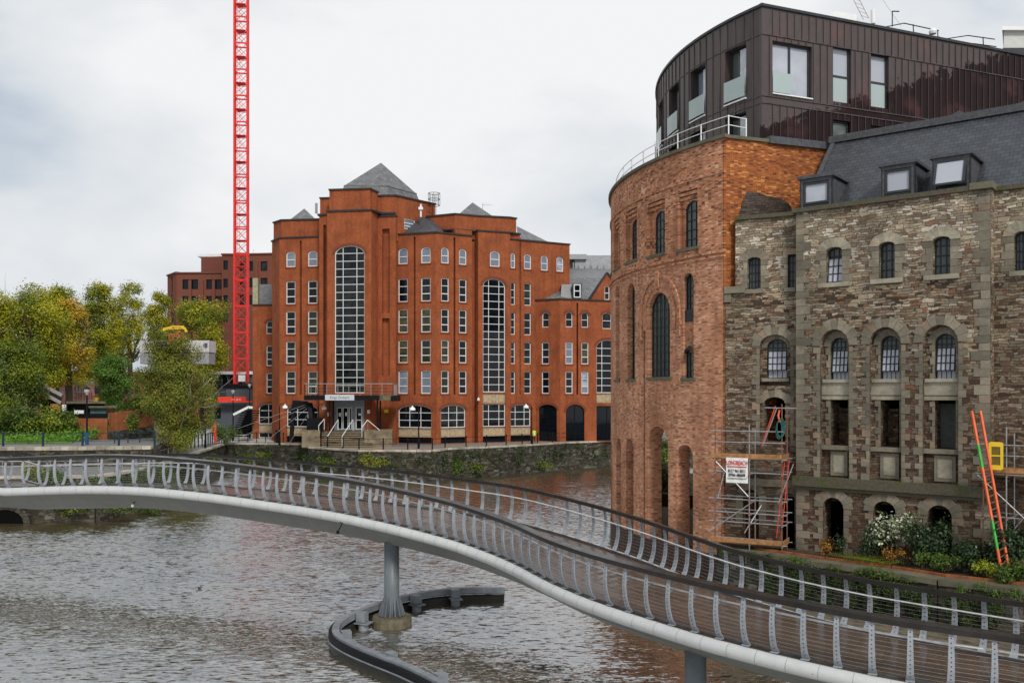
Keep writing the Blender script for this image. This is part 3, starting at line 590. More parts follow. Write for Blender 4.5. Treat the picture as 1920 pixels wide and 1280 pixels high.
mb.hexa([P(1051,559,111.9),P(1079,559,112.2),P(1081,559,118),P(1053,559,118),P(1053,533,112.6),P(1078,533,112.9),P(1080,531,118),P(1053,531,118)]); mb.hexa([P(1074,559,111.8),P(1090,559,112.0),P(1092,559,118),P(1076,559,118),P(1074,531,111.8),P(1090,531,112.0),P(1092,530,118),P(1076,530,118)]); dm=mb.build('dormer',m_slateD,KO)
fd=Plane(1074,111.72,1090,111.92); window(fd,rect(fd.u(1075.5),fd.u(1088.5),fd.z(1080,558),fd.z(1080,533)),dm,m_white,m_gl,rows=(.5,),fw=.12,bw=.12,d0=-.06)
mb=MB(); r0=f12.pt(ug(1138.5),zg,.05); l0=f12.pt(ug(1106)-.1,20.5,.05); q0=f12.pt(ug(1172)+.1,20.5,.05); bk=Vector((2.2,7,0)); mb.add([l0,r0,r0+bk,l0+bk*.3],[(0,1,2,3)]); mb.add([r0,q0,q0+bk,r0+bk],[(0,1,2,3)]); mb.build('roof',m_slateF,KO)
mb=MB(); mb.add([P(480,571,119.6),P(513,571,119.4),P(513,533,122),P(483,533,122)],[(0,1,2,3)]); mb.build('roof',m_slateF,KO)
mb=MB(); mb.box(P(480,552,119.4),(.7,.7,4.2)); mb.build('chimney',plain('buff_render',(.35,.33,.22),.8),KO)
mb=MB(); mb.box(P(1145,505,135),(14,4,2.2)); mb.box(P(1110,497,133),(5.2,3,2.4)); mb.box(P(1080,483,132),(3,2,.7))
for k in range(6): mb.beam(P(1075+k*12,492,131),P(1075+k*12,504,131),.12,.12)
mb.build('roof_plant',plain('plant_room_grey',(.33,.35,.36),.6),KO)
# ladder cage, vents, aerial
mb=MB(); c0=P(814,376,109.5)
for dz in(0,.75,1.45): 
    for k in range(10): a=2*math.pi*k/10; b=2*math.pi*(k+1)/10; mb.beam(c0+Vector((.7*math.cos(a),.7*math.sin(a),dz-.6)),c0+Vector((.7*math.cos(b),.7*math.sin(b),dz-.6)),.05,.05)
for k in range(8): a=2*math.pi*k/8; mb.beam(c0+Vector((.7*math.cos(a),.7*math.sin(a),-.6)),c0+Vector((.7*math.cos(a),.7*math.sin(a),.85)),.045,.045)
for s_ in(-.22,.22): mb.beam(c0+Vector((s_,0,-4)),c0+Vector((s_,0,.8)),.06,.06)
mb.build('ladder_cage',m_dk,KO)
mb=MB(); mb.tube([P(789,407,107.5),P(789,383,107.5)],.12,6); mb.box(P(789,391,107.4),(.5,.4,.3)); mb.build('vent_pipe',m_wht,KO)
mb=MB(); mb.tube([P(593,400,111),P(593,381,111)],.16,6); mb.build('flue',m_steel,KO)
mb=MB(); p=P(905,390,112); mb.tube([p-Vector((0,0,1)),p+Vector((0,0,.6))],.03,5); mb.beam(p+Vector((-.1,0,.4)),p+Vector((1.2,0,.35)),.03,.03); [mb.beam(p+Vector((x,0,.1)),p+Vector((x,0,.65)),.02,.02) for x in(.2,.5,.8)]; mb.build('aerial',m_steel,KO)
# balcony, sign, entrance
fb=Plane(570,101.4,738,101.2); mb=MB(); U=fb.u
fbox(mb,fb,U(570),U(738),8.42,8.95,0,3.0); fbox(mb,fb,U(738)-.3,U(738)+.35,8.3,8.9,-.1,3.0); BAL=mb.build('balcony',m_dk,KO)
mb=MB(); fbox(mb,fb,U(712),U(739),8.38,8.99,-.04,-.005); mb.build('stained_fascia',m_concd,BAL)
mb=MB()
def rail_run(p0,p1,k,bars):
    for i in range(k+1): q=p0.lerp(p1,i/k); mb.beam(q,q+Vector((0,0,1.28)),.05,.05)
    mb.beam(p0+Vector((0,0,1.3)),p1+Vector((0,0,1.3)),.08,.07)
    for z_ in(.25,.6,.95): 
        if bars: mb.beam(p0+Vector((0,0,z_)),p1+Vector((0,0,z_)),.012,.012)
rail_run(fb.pt(U(571),8.95,.08),fb.pt(U(737),8.95,.08),8,True); rail_run(fb.pt(U(571),8.95,.08),fb.pt(U(571),8.95,3),3,False); rail_run(fb.pt(U(737),8.95,.08),fb.pt(U(737),8.95,3),5,False); mb.build('railing',m_steel,BAL)
sg=MB(); fbox(sg,fb,U(610),U(664.5),8.40,9.02,-.14,-.02); sg=sg.build('sign_board',plain('pale_grey_sign',(.50,.53,.56),.5,var=.05),BAL); text('Kings Orchard',.46,fb,U(637),8.70,-.145,plain('dark_lettering',(.05,.07,.09),.5),sg,fit=2.1)
mb=MB()
for x in(617,707): 
    for dd in(.3,2.2): mb.tube([fb.pt(U(x),5,dd),fb.pt(U(x),8.45,dd)],.09,8)
mb.build('balcony_post',m_dk,BAL)
mb=MB(); fbox(mb,f4,f4.u(627.5),f4.u(683.5),4.9,8.9,-.12,.1); ent=mb.build('entrance_screen',plain('grey_cladding',(.22,.25,.28),.5),KO)
for a,b in ((633,642.5),(644,654),(656,661)): window(f4,rect(f4.u(a),f4.u(b),5.05,7.55),ent,m_white,m_gl,fw=.07,d0=-.22,name='door')
window(f4,rect(f4.u(668),f4.u(680),5.05,7.6),ent,m_white,m_gl,fw=.09,rows=(.42,),bw=.1,d0=-.22,name='side_light')
for x,y,w_,h_,m in ((617.6,776.5,.32,.45,m_wht),(692,771.5,.26,.42,m_wht),(724.5,770.5,.42,.36,m_yel),(638.5,777,.22,.42,m_wht),(650.5,776,.22,.42,m_wht),(676,776.5,.32,.26,m_wht)):
    fc=f5 if x>708 else (f4 if 613<x<696 else f3); mb=MB(); u_=fc.u(x); z_=fc.z(x,y); fbox(mb,fc,u_-w_/2,u_+w_/2,z_-h_/2,z_+h_/2,-.3,-.24 if fc is f4 and 627<x<684 else .0); mb.build('notice',m,KO)
mb=MB() # entrance steps with side walls
for i in range(9):
    z1=3.42+i*.18; mb.prism([XY(603,99.2+i*.42),XY(700-i*.6,99.2+i*.42),XY(697,104),XY(603,104)],z1-.3,z1+.0015*i)
mb.build('steps',plain('mossy_step_stone',(.055,.05,.03),.9,var=.5,spec=.1),KO)
mb=MB(); [mb.beam((*XY(603.5,99.18+i*.42),3.41+i*.18),(*XY(699.5-i*.6,99.18+i*.42),3.41+i*.18),.07,.05) for i in range(9)]; mb.build('lit_step_edge',m_pan,KO)  # pale strips imitate light falling on the step tops
m_pl=plain('stained_plinth',(.22,.18,.12),.9,var=.5,scale=1.2,spec=.1); mb=MB(); mb.prism([XY(683,100.3),XY(735,100.3),XY(737,105),XY(683,105)],3.2,5.06); mb.build('side_wall',m_pl,KO); mb=MB(); mb.prism([XY(566,100.4),XY(600,100.4),XY(600,106),XY(566,106)],3.2,5.08); mb.build('side_wall',m_pl,KO)
fs_=Plane(683,100.25,735,100.25); gt=MB()
mb=MB()
for (x0,Y0,z0),(x1,Y1,z1) in (((614,99.3,4.5),(634,103,6.2)),((641.5,99.3,4.5),(662,103,6.2)),((678.5,101,5.4),(689,101.5,6.2)),((689,101.5,6.2),(712,100.5,5.1)),((597.5,101,5.6),(608,102,6.3))):
    a=Vector((*XY(x0,Y0),z0));b=Vector((*XY(x1,Y1),z1)); mb.tube([a,b],.04,6); mb.tube([a,a-Vector((0,0,1.1))],.035,6); mb.tube([b,b-Vector((0,0,1.2))],.035,6)
mb.build('handrail',m_wht,KO)
# security camera on the wall
t=thing('security_camera',f9.pt(f9.u(896.7),f9.z(897,746),-.1),'white domed security camera on the corner of the red office block','camera'); c0=WL[t.name]
mb=MB(); mb.lathe(c0-Vector((0,.25,.35)),[(.02,0),(.14,.05),(.17,.2),(.14,.32),(.05,.36)],12); mb.build('dome',m_wht,t); mb=MB(); mb.beam(c0+Vector((0,.2,.1)),c0-Vector((0,.25,-.02)),.06,.06); mb.build('bracket',m_wht,t)

# ================================================================== brown office block behind
BB=thing('brown_office_block',(*XY(420,165),3.3),'brown brick office block with dark windows rising behind the golden trees and red crane','building')
def bbf(a,Ya,b,Yb,top,cols,rows_y,w_=1.9,h_=2.9,wz=None):
    fc=Plane(a,Ya,b,Yb); hs=[]; 
    for c in cols:
        for y in rows_y: z=fc.z(c,y); hs.append(rect(fc.u(c)-w_/2,fc.u(c)+w_/2,z-h_/2,z+h_/2))
    wall(fc,rect(0,fc.L,3,top),hs,m_brown,BB,'wall',thick=.5)
    for h in hs: window(fc,h,BB,m_dk,m_gl,fw=.12,d0=.15)
    rb=MB()
    for c0_,c1_ in zip(cols[:-1],cols[1:]):
        m_u=fc.u((c0_+c1_)/2); fbox(rb,fc,m_u-.25,m_u+.25,3,top-1.2,-.22,.02)
    fbox(rb,fc,-.1,fc.L+.1,top,top+.25,-.2,.6); rb.build('pilaster',m_brown,BB)
    return fc
bbf(314,168,331,163.5,Z(514,165),[322],[534,567,600],.9); bbf(331,163.5,416,163,Z(513,163.5),[349,364.5,393.5,408.5],[533,564,595],1.35,1.75)
bbf(416,161,437,161,Z(478,161),[423],[497,531,562,595],.8,1.6); bbf(437,161,510,160,Z(477.5,160.5),[455,468,495],[499,530,562],1.25,1.7)
mb=MB(); mb.prism(wx([(316,170),(332,165),(416,164.5),(416,185),(330,188)]),3,Z(515,165)); mb.prism(wx([(418,162),(437,162),(509,161),(512,185),(420,187)]),3,Z(480,161)); fc=Plane(377,168,418,167); mb.prism([fc.pt(0,0)[:2],fc.pt(fc.L,0)[:2],XY(418,180),XY(379,181)],20,Z(482,168)); mb.build('rear_wall',m_brown,BB)
mb=MB(); mb.box(P(398,481,172),(4.6,3,.5)); mb.tube([P(377,481,167),P(377,476,167)],.05,5); mb.tube([P(475,478,161),P(475,468,161)],.05,5); mb.beam(P(473,469,161),P(478,469,161),.05,.05); mb.build('roof_plant',m_wht,BB)

# ================================================================== site behind: crane, hoardings, cabins
CR=thing('tower_crane',(*XY(452.5,136),10.0),'tall bright red lattice crane mast rising out of the top of the picture','crane')
c=XY(452.5,136); hw=.93; z0=10.4; rot=R(12)
def cp(i,z): a=[(-1,-1),(1,-1),(1,1),(-1,1)][i%4]; q_=Matrix.Rotation(rot,2)@Vector((a[0]*hw,a[1]*hw)); return Vector((c.x+q_.x,c.y+q_.y,z))
mb=MB()
for i in range(4): mb.beam(cp(i,z0-.4),cp(i,80),.25,.25)
mb.build('chord',m_red,CR)
mb=MB(); z=z0; k=0; SH=1.95
while z<78:
    for i in range(4):
        a=.07 if k%2 else .19
        mb.beam(cp(i,z),cp(i+1,z),a,a)
        mb.beam(cp(i,z),cp(i+1,z+SH),.06,.06); mb.beam(cp(i+1,z),cp(i,z+SH),.06,.06)
    z+=SH; k+=1
mb.build('bracing',m_red,CR)
mb=MB(); z=z0
q0=Vector((c.x-.35,c.y-.2,0))
for s_ in(-.18,.18): mb.beam(q0+Vector((s_,0,z0)),q0+Vector((s_,0,78)),.035,.035)
while z<78: mb.beam(q0+Vector((-.18,0,z)),q0+Vector((.18,0,z)),.03,.03); z+=.6
for k in range(18): mb.box((c.x,c.y,z0+2+k*3.9),(1.5,1.5,.05))
mb.build('ladder',m_redb,CR)
mb=MB(); mb.box(P(453.5,709,134.7),(1.05,.06,.95)); mb.build('sign_board',m_wht,CR)
mb=MB(); mb.box(P(450,724.5,136),(3.4,3.4,.35)); mb.build('base_plate',m_dk,CR)
t=thing('site_hoarding',(*XY(440,131),3.3),'dark grey site hoarding wall with a slatted top under the crane','hoarding')
fc=Plane(400,133,480,133); mb=MB(); fbox(mb,fc,fc.u(396),fc.u(474),3.3,Z(752,133),0,.4); fbox(mb,fc,fc.u(424),fc.u(474),Z(752,133)-.01,Z(727,133),.05,2.5); mb.build('panel',m_grey,t)
mb=MB(); fbox(mb,fc,fc.u(421),fc.u(474),Z(727,133),Z(722.5,133),-.15,2.6); 
for k in range(16): fbox(mb,fc,fc.u(423)+k*.25,fc.u(423)+k*.25+.14,Z(722.5,133),Z(720,133)+random.uniform(0,.12),-.1,.3)
mb.build('top_rail',m_dk,t)
mb=MB(); fbox(mb,fc,fc.u(402),fc.u(414),Z(784,133),Z(763,133),-.05,.0); mb.build('gate_opening',m_dk,t)
t=thing('steel_girder',(*XY(435,131.5),8.0),'bright red steel girder laid along the top of the grey hoarding','girder'); mb=MB(); mb.box(P(435,747.5,131.6),(4.0,.5,.62)); mb.beam(P(408,752.5,131.4),P(472,752.5,131.4),.3,.22); mb.build('beam',m_redb,t)
mb=MB(); [mb.box(P(x,748.8,131.3),(.35,.04,.12)) for x in(437,446,449)]; mb.build('marking',m_wht,t)
t=thing('glazed_site_office',(*XY(430,150),3.3),'low glass fronted building with a white roof edge behind the crane base','building')
fc=Plane(380,150,478,150); mb=MB(); fbox(mb,fc,fc.u(384),fc.u(473),Z(701.5,150),Z(696,150),-.4,6); mb.build('roof',m_wht,t); mb=MB(); fbox(mb,fc,fc.u(386),fc.u(472),3.3,Z(701.5,150),.3,5); bd=mb.build('wall',m_grey,t)
for k in range(6): window(fc,rect(fc.u(389+k*13.5),fc.u(400+k*13.5),Z(728,150),Z(703,150)),bd,m_anth,m_gl,fw=.1,d0=.15)
t=thing('site_cabin',(*XY(328,128),8.5),'stacked white site cabins half hidden by the birch and golden trees','cabin')
fc=Plane(258,128,392,128); mb=MB(); fbox(mb,fc,fc.u(262),fc.u(392),Z(660,128),Z(638,128),0,3); mb.build('upper_cabin',plain('cabin_white',(.55,.55,.54),.6),t); mb=MB(); fbox(mb,fc,fc.u(262),fc.u(391),Z(682,128),Z(661,128),.1,2.9); mb.build('lower_cabin',plain('cabin_grey',(.30,.30,.31),.6),t)
mb=MB(); fbox(mb,fc,fc.u(383),fc.u(389),Z(652,128),Z(643,128),-.03,.0); fbox(mb,fc,fc.u(380.5),fc.u(382),Z(650,128),Z(645,128),-.03,.0); mb.build('logo_panel',m_grey,t)
t=thing('yellow_digger',(*XY(330,126),12),'yellow and orange digger arm showing over the birch top beside the cabin','digger')
mb=MB(); mb.beam(P(306,618,127),P(322,614,127),.25,.4); mb.beam(P(322,614,127),P(345,614,127),.3,.5); mb.beam(P(345,614,127),P(350,622,127),.25,.3); mb.build('boom',m_yel,t); mb=MB(); mb.box(P(330,640,126.8),(1.6,1.5,2.2)); mb.beam(P(326,632,126.8),P(338,622,126.8),.4,.4); mb.build('body',m_ora,t); mb=MB(); mb.box(P(334,658,126.8),(2.6,1.6,.7)); mb.build('track',m_dk,t)
t=thing('orange_excavator',(*XY(165,120),5),'brown and bright orange excavator bucket standing in the site yard left','digger')
mb=MB(); mb.lathe((*XY(157,121),Z(755,121)),[(1.2,0),(1.1,.8),(.9,1.6),(.75,2.0)],14); mb.build('drum',plain('rust_brown',(.13,.06,.035),.8),t)
mb=MB(); mb.prism([XY(163,119.6),XY(176,119.6),XY(176,122),XY(163,122)],Z(755,120),Z(733,120)); mb.tube([P(165,752,119.4),P(170,728,119.4),P(176,742,119.4)],[.3,.5,.2],8); mb.build('bucket',m_ora,t); mb=MB(); [mb.box(P(177+i*3,750,119.3),(.2,.2,.7)) for i in range(3)]; mb.build('guard',m_yel,t)
# ================================================================== curved brick tower
TC=(27.26,57.47); TRr=20.9; TA=math.atan2(45-57.47,10.467-27.26)%(2*math.pi)
TB=thing('brick_tower',(10.467,45.0,0),'curved old orange brick building with arched windows and open arches standing in the river','building')
ft=Curve(TC,TRr,TA); fo=plane_xy((10.467,45.0),(18.6,47.9))
zr,zs1,zs2=21.85,16.22,20.15
LEN=22.0
def uu(a,b): x,y=ft.u(a),ft.u(b); return min(x,y),max(x,y)
holes=[];rv=[];bk=[];win=[]
def th(h,r_,closed=False): holes.append(h); rv.append(r_); (bk.append(len(holes)-1) if closed else None); return h
# upper windows in corbelled niches
UW=[(1274,1306.6,1285.5,1306.6,462.5,371,346.5),(1216,1245.4,1226.5,1245.4,474,390,365.5),(1174.6,1193.6,1183,1193.6,485.7,405.6,382)]
niches=[]
for pa,pb,wa,wb,yb,yt,yn in UW:
    u0,u1=uu(pa,pb); zb=ft.z(pb,yb); zt=ft.z(pb,yt); zn=ft.z(pb,yn)
    wc=uu(wa,wb); wd=wc[1]-wc[0]; wd=max(wd,1.2); cc=(u0+u1)/2-.12; niches.append((u0-.05,u1+.1,zb,zn,cc,wd,zt))
for k in range(3):  # niches further round the bend
    du=(niches[2][0]-niches[1][0]); b_=niches[2]; niches.append((b_[0]+du*(k+1),b_[1]+du*(k+1),b_[2],b_[3],b_[4]+du*(k+1),b_[5],b_[6])) 
for (u0,u1,zb,zn,cc,wd,zt) in niches: th(rect(u0,u1,zb,zn),.24)
zA=16.1
u0,u1=uu(1220,1254); BIG=th(arch(u0-.1,u1+.25,ft.z(1250,707),ft.z(1240,547)),.34); win.append((BIG,'big'))
u0,u1=uu(1281.5,1300.5); L3=th(arch(u0,u1,ft.z(1295,709),ft.z(1295,511)),.3); win.append((L3,'l3'))
u0,u1=uu(1178.8,1189.3); L2=th(arch(u0-.1,u0+1.1,ft.z(1185,711),ft.z(1185,530)),.4); win.append((L2,'l2'))
u0=ft.u(1161); L1=th(arch(u0-.1,u0+1.1,ft.z(1161,711),ft.z(1161,534)),.4); win.append((L1,'l2'))
for pa,pb,yt in ((1276.8,1299.4,833.4),(1215,1253,798.4),(1175,1187.8,822.3),(1158.6,1164.5,819.6)):
    u0,u1=uu(pa,pb); 
    if u1-u0<1.3: u1=u0+1.3
    th(arch(u0,u1,.9,ft.z((pa+pb)/2,yt)),.85)
for k in range(2): u0=ft.u(1158)+1.0+k*3.2; th(arch(u0+1.2,u0+2.8,.9,6.2),.85)
gu0,gu1=uu(1206.5,1209.5); GV=th(rect(gu0,gu1,.9,13.2),.22,True)
wall(ft,rect(0,LEN,-1,zr),holes,m_tb,TB,'wall',reveal=rv,thick=.9,back=bk,step=.55)
mb=MB(); fbox(mb,ft,-.02,LEN,-1.2,1.25,-.015,-.002); 
# niche backs with window openings
nm=MB()
def SB(*a): x=MB(); fbox(x,ft,*a); x.build('window_sill',m_ashd,TB)
for (u0,u1,zb,zn,cc,wd,zt) in niches:
    h=arch(cc-wd/2,cc+wd/2,zb+.08,zt,wd*.42); wall(ft,rect(u0-.01,u1+.01,zb,zn),[h],m_tb,TB,dep0=.24,reveal=.2,thick=.1,mb=nm)
    window(ft,h,TB,m_blackf,m_glb,cols=(.35,.68),rows=(.18,.38,.58,.78),rise=wd*.42,fw=.06,bw=.035,d0=.28)
    for k in range(3): fbox(nm,ft,u0,u1,zn-.16-k*.22,zn-k*.22,-.02+.07*k,.25)
    SB(u0-.12,u1+.12,zb-.12,zb+.04,-.08,.3)
nm.build('window_niche',m_tb,TB)
for h,k in win:
    us=[p[0] for p in h];zs=[p[1] for p in h];a,b,c_,d_=min(us),max(us),min(zs),max(zs); ri=(b-a)/2
    if k=='big':
        window(ft,h,TB,m_blackf,m_glb,cols=(.22,.41,.59,.78),rows=tuple(i/10 for i in range(1,10)),rise=ri,fw=.08,bw=.04,d0=.22)
        rb=MB(); archring(rb,ft,a-.28,b+.28,d_+.28,ri+.28,.24,-.05,.1,18,.9); archring(rb,ft,a-.75,b+.75,d_+.75,ri+.75,.16,-.09,.1,20,1.4); fbox(rb,ft,(a+b)/2-.16,(a+b)/2+.16,d_+.2,d_+1.15,-.14,.05); fbox(rb,ft,a-1.0,a-.7,d_-ri-.8,d_-ri-.6,-.12,.1); fbox(rb,ft,b+.7,b+1.0,d_-ri-.8,d_-ri-.6,-.12,.1); rb.build('arch_surround',m_tb,TB)
    elif k=='l3':
        window(ft,h,TB,m_blackf,m_glb,cols=(.33,.67),rows=(.07,.14,.72,.79,.86,.93),rise=ri,fw=.07,bw=.04,d0=.2)
        x=MB(); fbox(x,ft,a,b,c_+1.35,ft.z(1295,602),.14,.28); x.build('brick_infill',m_tb,TB); x=MB(); fbox(x,ft,a,b,ft.z(1295,602),ft.z(1295,579),.1,.28); x.build('spandrel_panel',m_blackf,TB)
        x=MB(); x.tube([ft.pt(a,c_+1.55,-.25),ft.pt(b,c_+1.42,.2)],.13,10); x.build('pipe_outlet',m_dk,TB)
    else: window(ft,h,TB,m_blackf,m_glb,cols=(.35,.68),rows=tuple(i/11 for i in range(1,11)),rise=ri,fw=.08,bw=.045,d0=.3)
    SB(a-.15,b+.15,c_-.14,c_+.02,-.1,.35)
    if k!='big': rb=MB(); archring(rb,ft,a,b,d_,ri,.26,-.015,.1,14); rb.build('arch_surround',m_tb,TB)
# string courses and parapet
for z_,p_,h_ in ((zs1,.09,.16),(zs1-.22,.05,.12),(zs2,.07,.14)): mb=MB(); fbox(mb,ft,-.05,LEN,z_,z_+h_,-p_,.1); mb.build('string_course',m_tb,TB)
mb=MB(); fbox(mb,ft,-.2,LEN,zr,zr+.17,-.16,1.1); fbox(mb,fo,-.1,2.6,zr+.003,zr+.165,-.12,.9); mb.build('parapet_coping',m_ashd,TB)
mb=MB(); fbox(mb,fo,2.6,7.6,zr-.05,zr+.32,-.2,.9); mb.build('lead_flashing',m_zinc,TB)
wall(fo,rect(0,8.6,-1,zr),[],m_or,TB,'side_wall',thick=.6)
mb=MB(); fbox(mb,ft,-.03,LEN,-1.2,1.2,-.03,.012); mb.build('tide_line_base',m_wet,TB)
# floors: arcade floor, ceiling and terrace
def arcpoly(r,u1=LEN,n=24): return [ft.pt(u1*i/n,0,TRr-r)[:2] for i in range(n+1)]
mb=MB(); pl=arcpoly(TRr-.9)+[(24,67),(18,50)]
mb.prism(pl,-1,1.05); mb.prism(pl,7.6,8.0); mb.prism(pl,21.0,21.35); mb.build('floor_slab',m_concd,TB)
# inner core wall keeps the rooms dark; open bays at the back look through to the river
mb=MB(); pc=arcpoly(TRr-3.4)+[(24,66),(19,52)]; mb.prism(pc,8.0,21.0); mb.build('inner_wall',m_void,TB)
mb=MB(); fbox(mb,fo,.9,8.4,1.05,7.6,1.5,2.2); mb.prism([(15.2,55),(16.0,55),(16.0,64),(15.2,64)],1.05,7.6); mb.build('arcade_wall',m_tb,TB)
# terrace railing
t=thing('terrace_railing',ft.pt(0,zr+.17,.3),'white tubular railing curving along the top of the brick building','railing')
mb=MB(); us=[i*.5 for i in range(int(LEN/.5)+1)]
for dz in(.55,1.0): mb.tube([ft.pt(u,zr+.17+dz,.35) for u in us],.022,6); mb.tube([ft.pt(0,zr+.17+dz,.35),fo.pt(1.5,zr+.17+dz,.3)],.022,6)
mb.build('rail',m_wht,t)
for u in [i*1.9 for i in range(12)]: mb=MB(); mb.tube([ft.pt(u,zr+.1,.35),ft.pt(u,zr+1.2,.35)],.035,6); mb.build('post',m_wht,t)
mb=MB(); mb.tube([fo.pt(1.5,zr+.1,.3),fo.pt(1.5,zr+1.2,.3)],.035,6); mb.build('post',m_wht,t)

# ================================================================== copper clad apartments on top
q=NM('weathered_copper',.38,.5,.35); v=q.uv(); sc=q.n('Mapping'); q.l(v,sc.inputs[0]); sc.inputs['Scale'].default_value=(2.3,.28,1)
n1=q.noise(sc.outputs[0],1.2,5,.6); n2=q.noise(v,.22,5,.6,.5); ce=q.n('TexBrick'); ce.inputs['Scale'].default_value=1; ce.inputs['Brick Width'].default_value=.46; ce.inputs['Row Height'].default_value=60; ce.inputs['Mortar Size'].default_value=0
ce.inputs['Color1'].default_value=(.2,.2,.2,1); ce.inputs['Color2'].default_value=(.8,.8,.8,1); q.l(v,ce.inputs['Vector'])
c=q.mix(q.ramp(n1,[(.3,(0,0,0)),(.7,(1,1,1))]),(.045,.034,.030),(.105,.086,.078)); c=q.mix(q.ramp(n2,[(.50,(0,0,0)),(.66,(.35,.35,.35))]),c,(.10,.05,.048)); c=q.mix(.35,c,ce.outputs[0],'OVERLAY')
q.col(c); q.l(q.ramp(n1,[(.3,(.30,.30,.30)),(.7,(.55,.55,.55))]),q.b.inputs['Roughness']); q.bump(q.noise(v,1.3,3),.15,.05); m_cu=q.m
q=NM('wet_dark_copper',.22,.5,0); v=q.uv(); sc=q.n('Mapping'); q.l(v,sc.inputs[0]); sc.inputs['Scale'].default_value=(2.2,.8,1)
n1=q.noise(sc.outputs[0],.9,6,.65,.6); sx=q.n('SeparateXYZ'); q.l(v,sx.inputs[0]); n9=q.noise(v,.9,5,.7,.8); zz=q.math('ADD',q.math('ADD',sx.outputs[1],q.math('ADD',q.math('MULTIPLY',n1,1.6),q.math('MULTIPLY',n9,2.4))),q.math('MULTIPLY',sx.outputs[0],-.36))
dry=q.ramp(q.math('MULTIPLY',q.math('SUBTRACT',zz,24.9),1.0),[(.0,(0,0,0)),(.12,(1,1,1))]); n3=q.noise(sc.outputs[0],1.5,5,.6)
c=q.mix(dry,q.mix(n3,(.006,.005,.005),(.028,.011,.011)),q.mix(n3,(.033,.023,.021),(.085,.064,.058))); n4=q.noise(v,.5,4); c=q.mix(q.ramp(n4,[(.56,(0,0,0)),(.7,(.4,.4,.4))]),c,(.13,.05,.052)); q.col(c)
q.l(q.ramp(dry,[(0,(.34,.34,.34)),(1,(.45,.45,.45))]),q.b.inputs['Roughness']); q.l(q.ramp(dry,[(0,(.12,.12,.12)),(1,(.5,.5,.5))]),q.b.inputs['Specular IOR Level']); m_cuw=q.m
CU=thing('copper_clad_apartments',(12.9,47.0,21.4),'dark copper clad apartment block with a curved corner on top of the old brick building','building')
DC=(28.26,57.94); DR=18.817; DA=math.atan2(47-57.94,12.899-28.26)%(2*math.pi); fd_=Curve(DC,DR,DA)
e=(Vector((30.35,53.97))-Vector((12.899,47.0))).normalized(); fr=plane_xy((12.899,47.0),Vector((12.899,47.0))+e*34)
zt=29.2; b1_,b2_,b3_=27.8,24.62,24.25; LD=24
def duu(a,b): x,y=fd_.u(a),fd_.u(b); return min(x,y),max(x,y)
zT=fd_.z(1399,80); zB=fd_.z(1399,184)
D=[duu(1359.5,1399),duu(1294.5,1323),duu(1262.5,1273),duu(1235,1243)]
D[2]=(D[2][0],D[2][0]+1.75); D[3]=(D[3][0],D[3][0]+1.75); D.append((D[3][0]+3.4,D[3][1]+3.4)); D.append((D[3][0]+6.8,D[3][1]+6.8))
zT2=fd_.z(1399,208)
hs=[rect(a,b,zB,zT) for a,b in D]+[rect(a,b,21.4,zT2) for a,b in D]
wall(fd_,rect(0,LD,21.2,zt),hs,m_cu,CU,'cladding',reveal=.55,thick=.7,step=.6)
zr0,zr1=24.82,27.55
u_=fr.u; RHt=[(u_(1448.5),u_(1522),zr0,zr1),(u_(1562),u_(1596),fr.z(1562,190.5),fr.z(1562,85)),(u_(1633),u_(1666.5),fr.z(1633,200),fr.z(1633,99)),(u_(1562),u_(1594),21.5,fr.z(1562,224)),(u_(1633),u_(1664),21.5,fr.z(1633,235))]
hr=[rect(*h) for h in RHt]
wall(fr,rect(0,34,21.2,zt),hr,m_cuw,CU,'cladding',reveal=.3,thick=.6)
sm=MB()
def seams(fc,L_,holes,stp,z0,z1,off=0):
    u=off+stp
    while u<L_:
        segs=[(z0,z1)]
        for h in holes:
            a,b=min(p[0] for p in h),max(p[0] for p in h); c_,d_=min(p[1] for p in h),max(p[1] for p in h)
            if a-.03<u<b+.03:
                ns=[]
                for s0,s1 in segs:
                    if d_<=s0 or c_>=s1: ns.append((s0,s1)); continue
                    if s0<c_: ns.append((s0,c_))
                    if d_<s1: ns.append((d_,s1))
                segs=ns
        for s0,s1 in segs:
            if s1-s0>.1: fbox(sm,fc,u-.014,u+.014,s0,s1,-.045,.01)
        u+=stp
seams(fr,33,hr,.47,b1_-.03,zt-.1,.2); seams(fr,33,hr,.47,b2_,b1_-.06); seams(fr,33,hr,.47,21.3,b3_,.2); seams(fd_,LD,[],9,21.3,21.35) if 0 else seams(fd_,LD,hs,.62,21.3,zt-.1)
for z_ in(b1_,b2_,b3_): fbox(sm,fr,0,33,z_-.03,z_+.02,-.05,.01); fbox(sm,fd_,0,LD,z_-.02,z_+.02,-.035,.01)
sm.build('seam',m_cu,CU)
mb=MB(); fbox(mb,fr,-.1,34,zt,zt+.14,-.1,.8); fbox(mb,fd_,-.1,LD,zt+.004,zt+.144,-.1,.8); mb.build('parapet_coping',m_anth,CU)
mb=MB(); pc=[fd_.pt(LD*i/20,0,.6)[:2] for i in range(21)]+[fr.pt(33,0,12)[:2],fr.pt(33,0,.5)[:2]]; mb.prism(pc,28.6,28.9); pc=[fd_.pt(LD*i/20,0,1.5)[:2] for i in range(21)]+[fr.pt(33,0,12)[:2],fr.pt(33,0,1.0)[:2]]; mb.prism(pc,21.35,28.6); mb.build('inner_wall',m_void,CU)
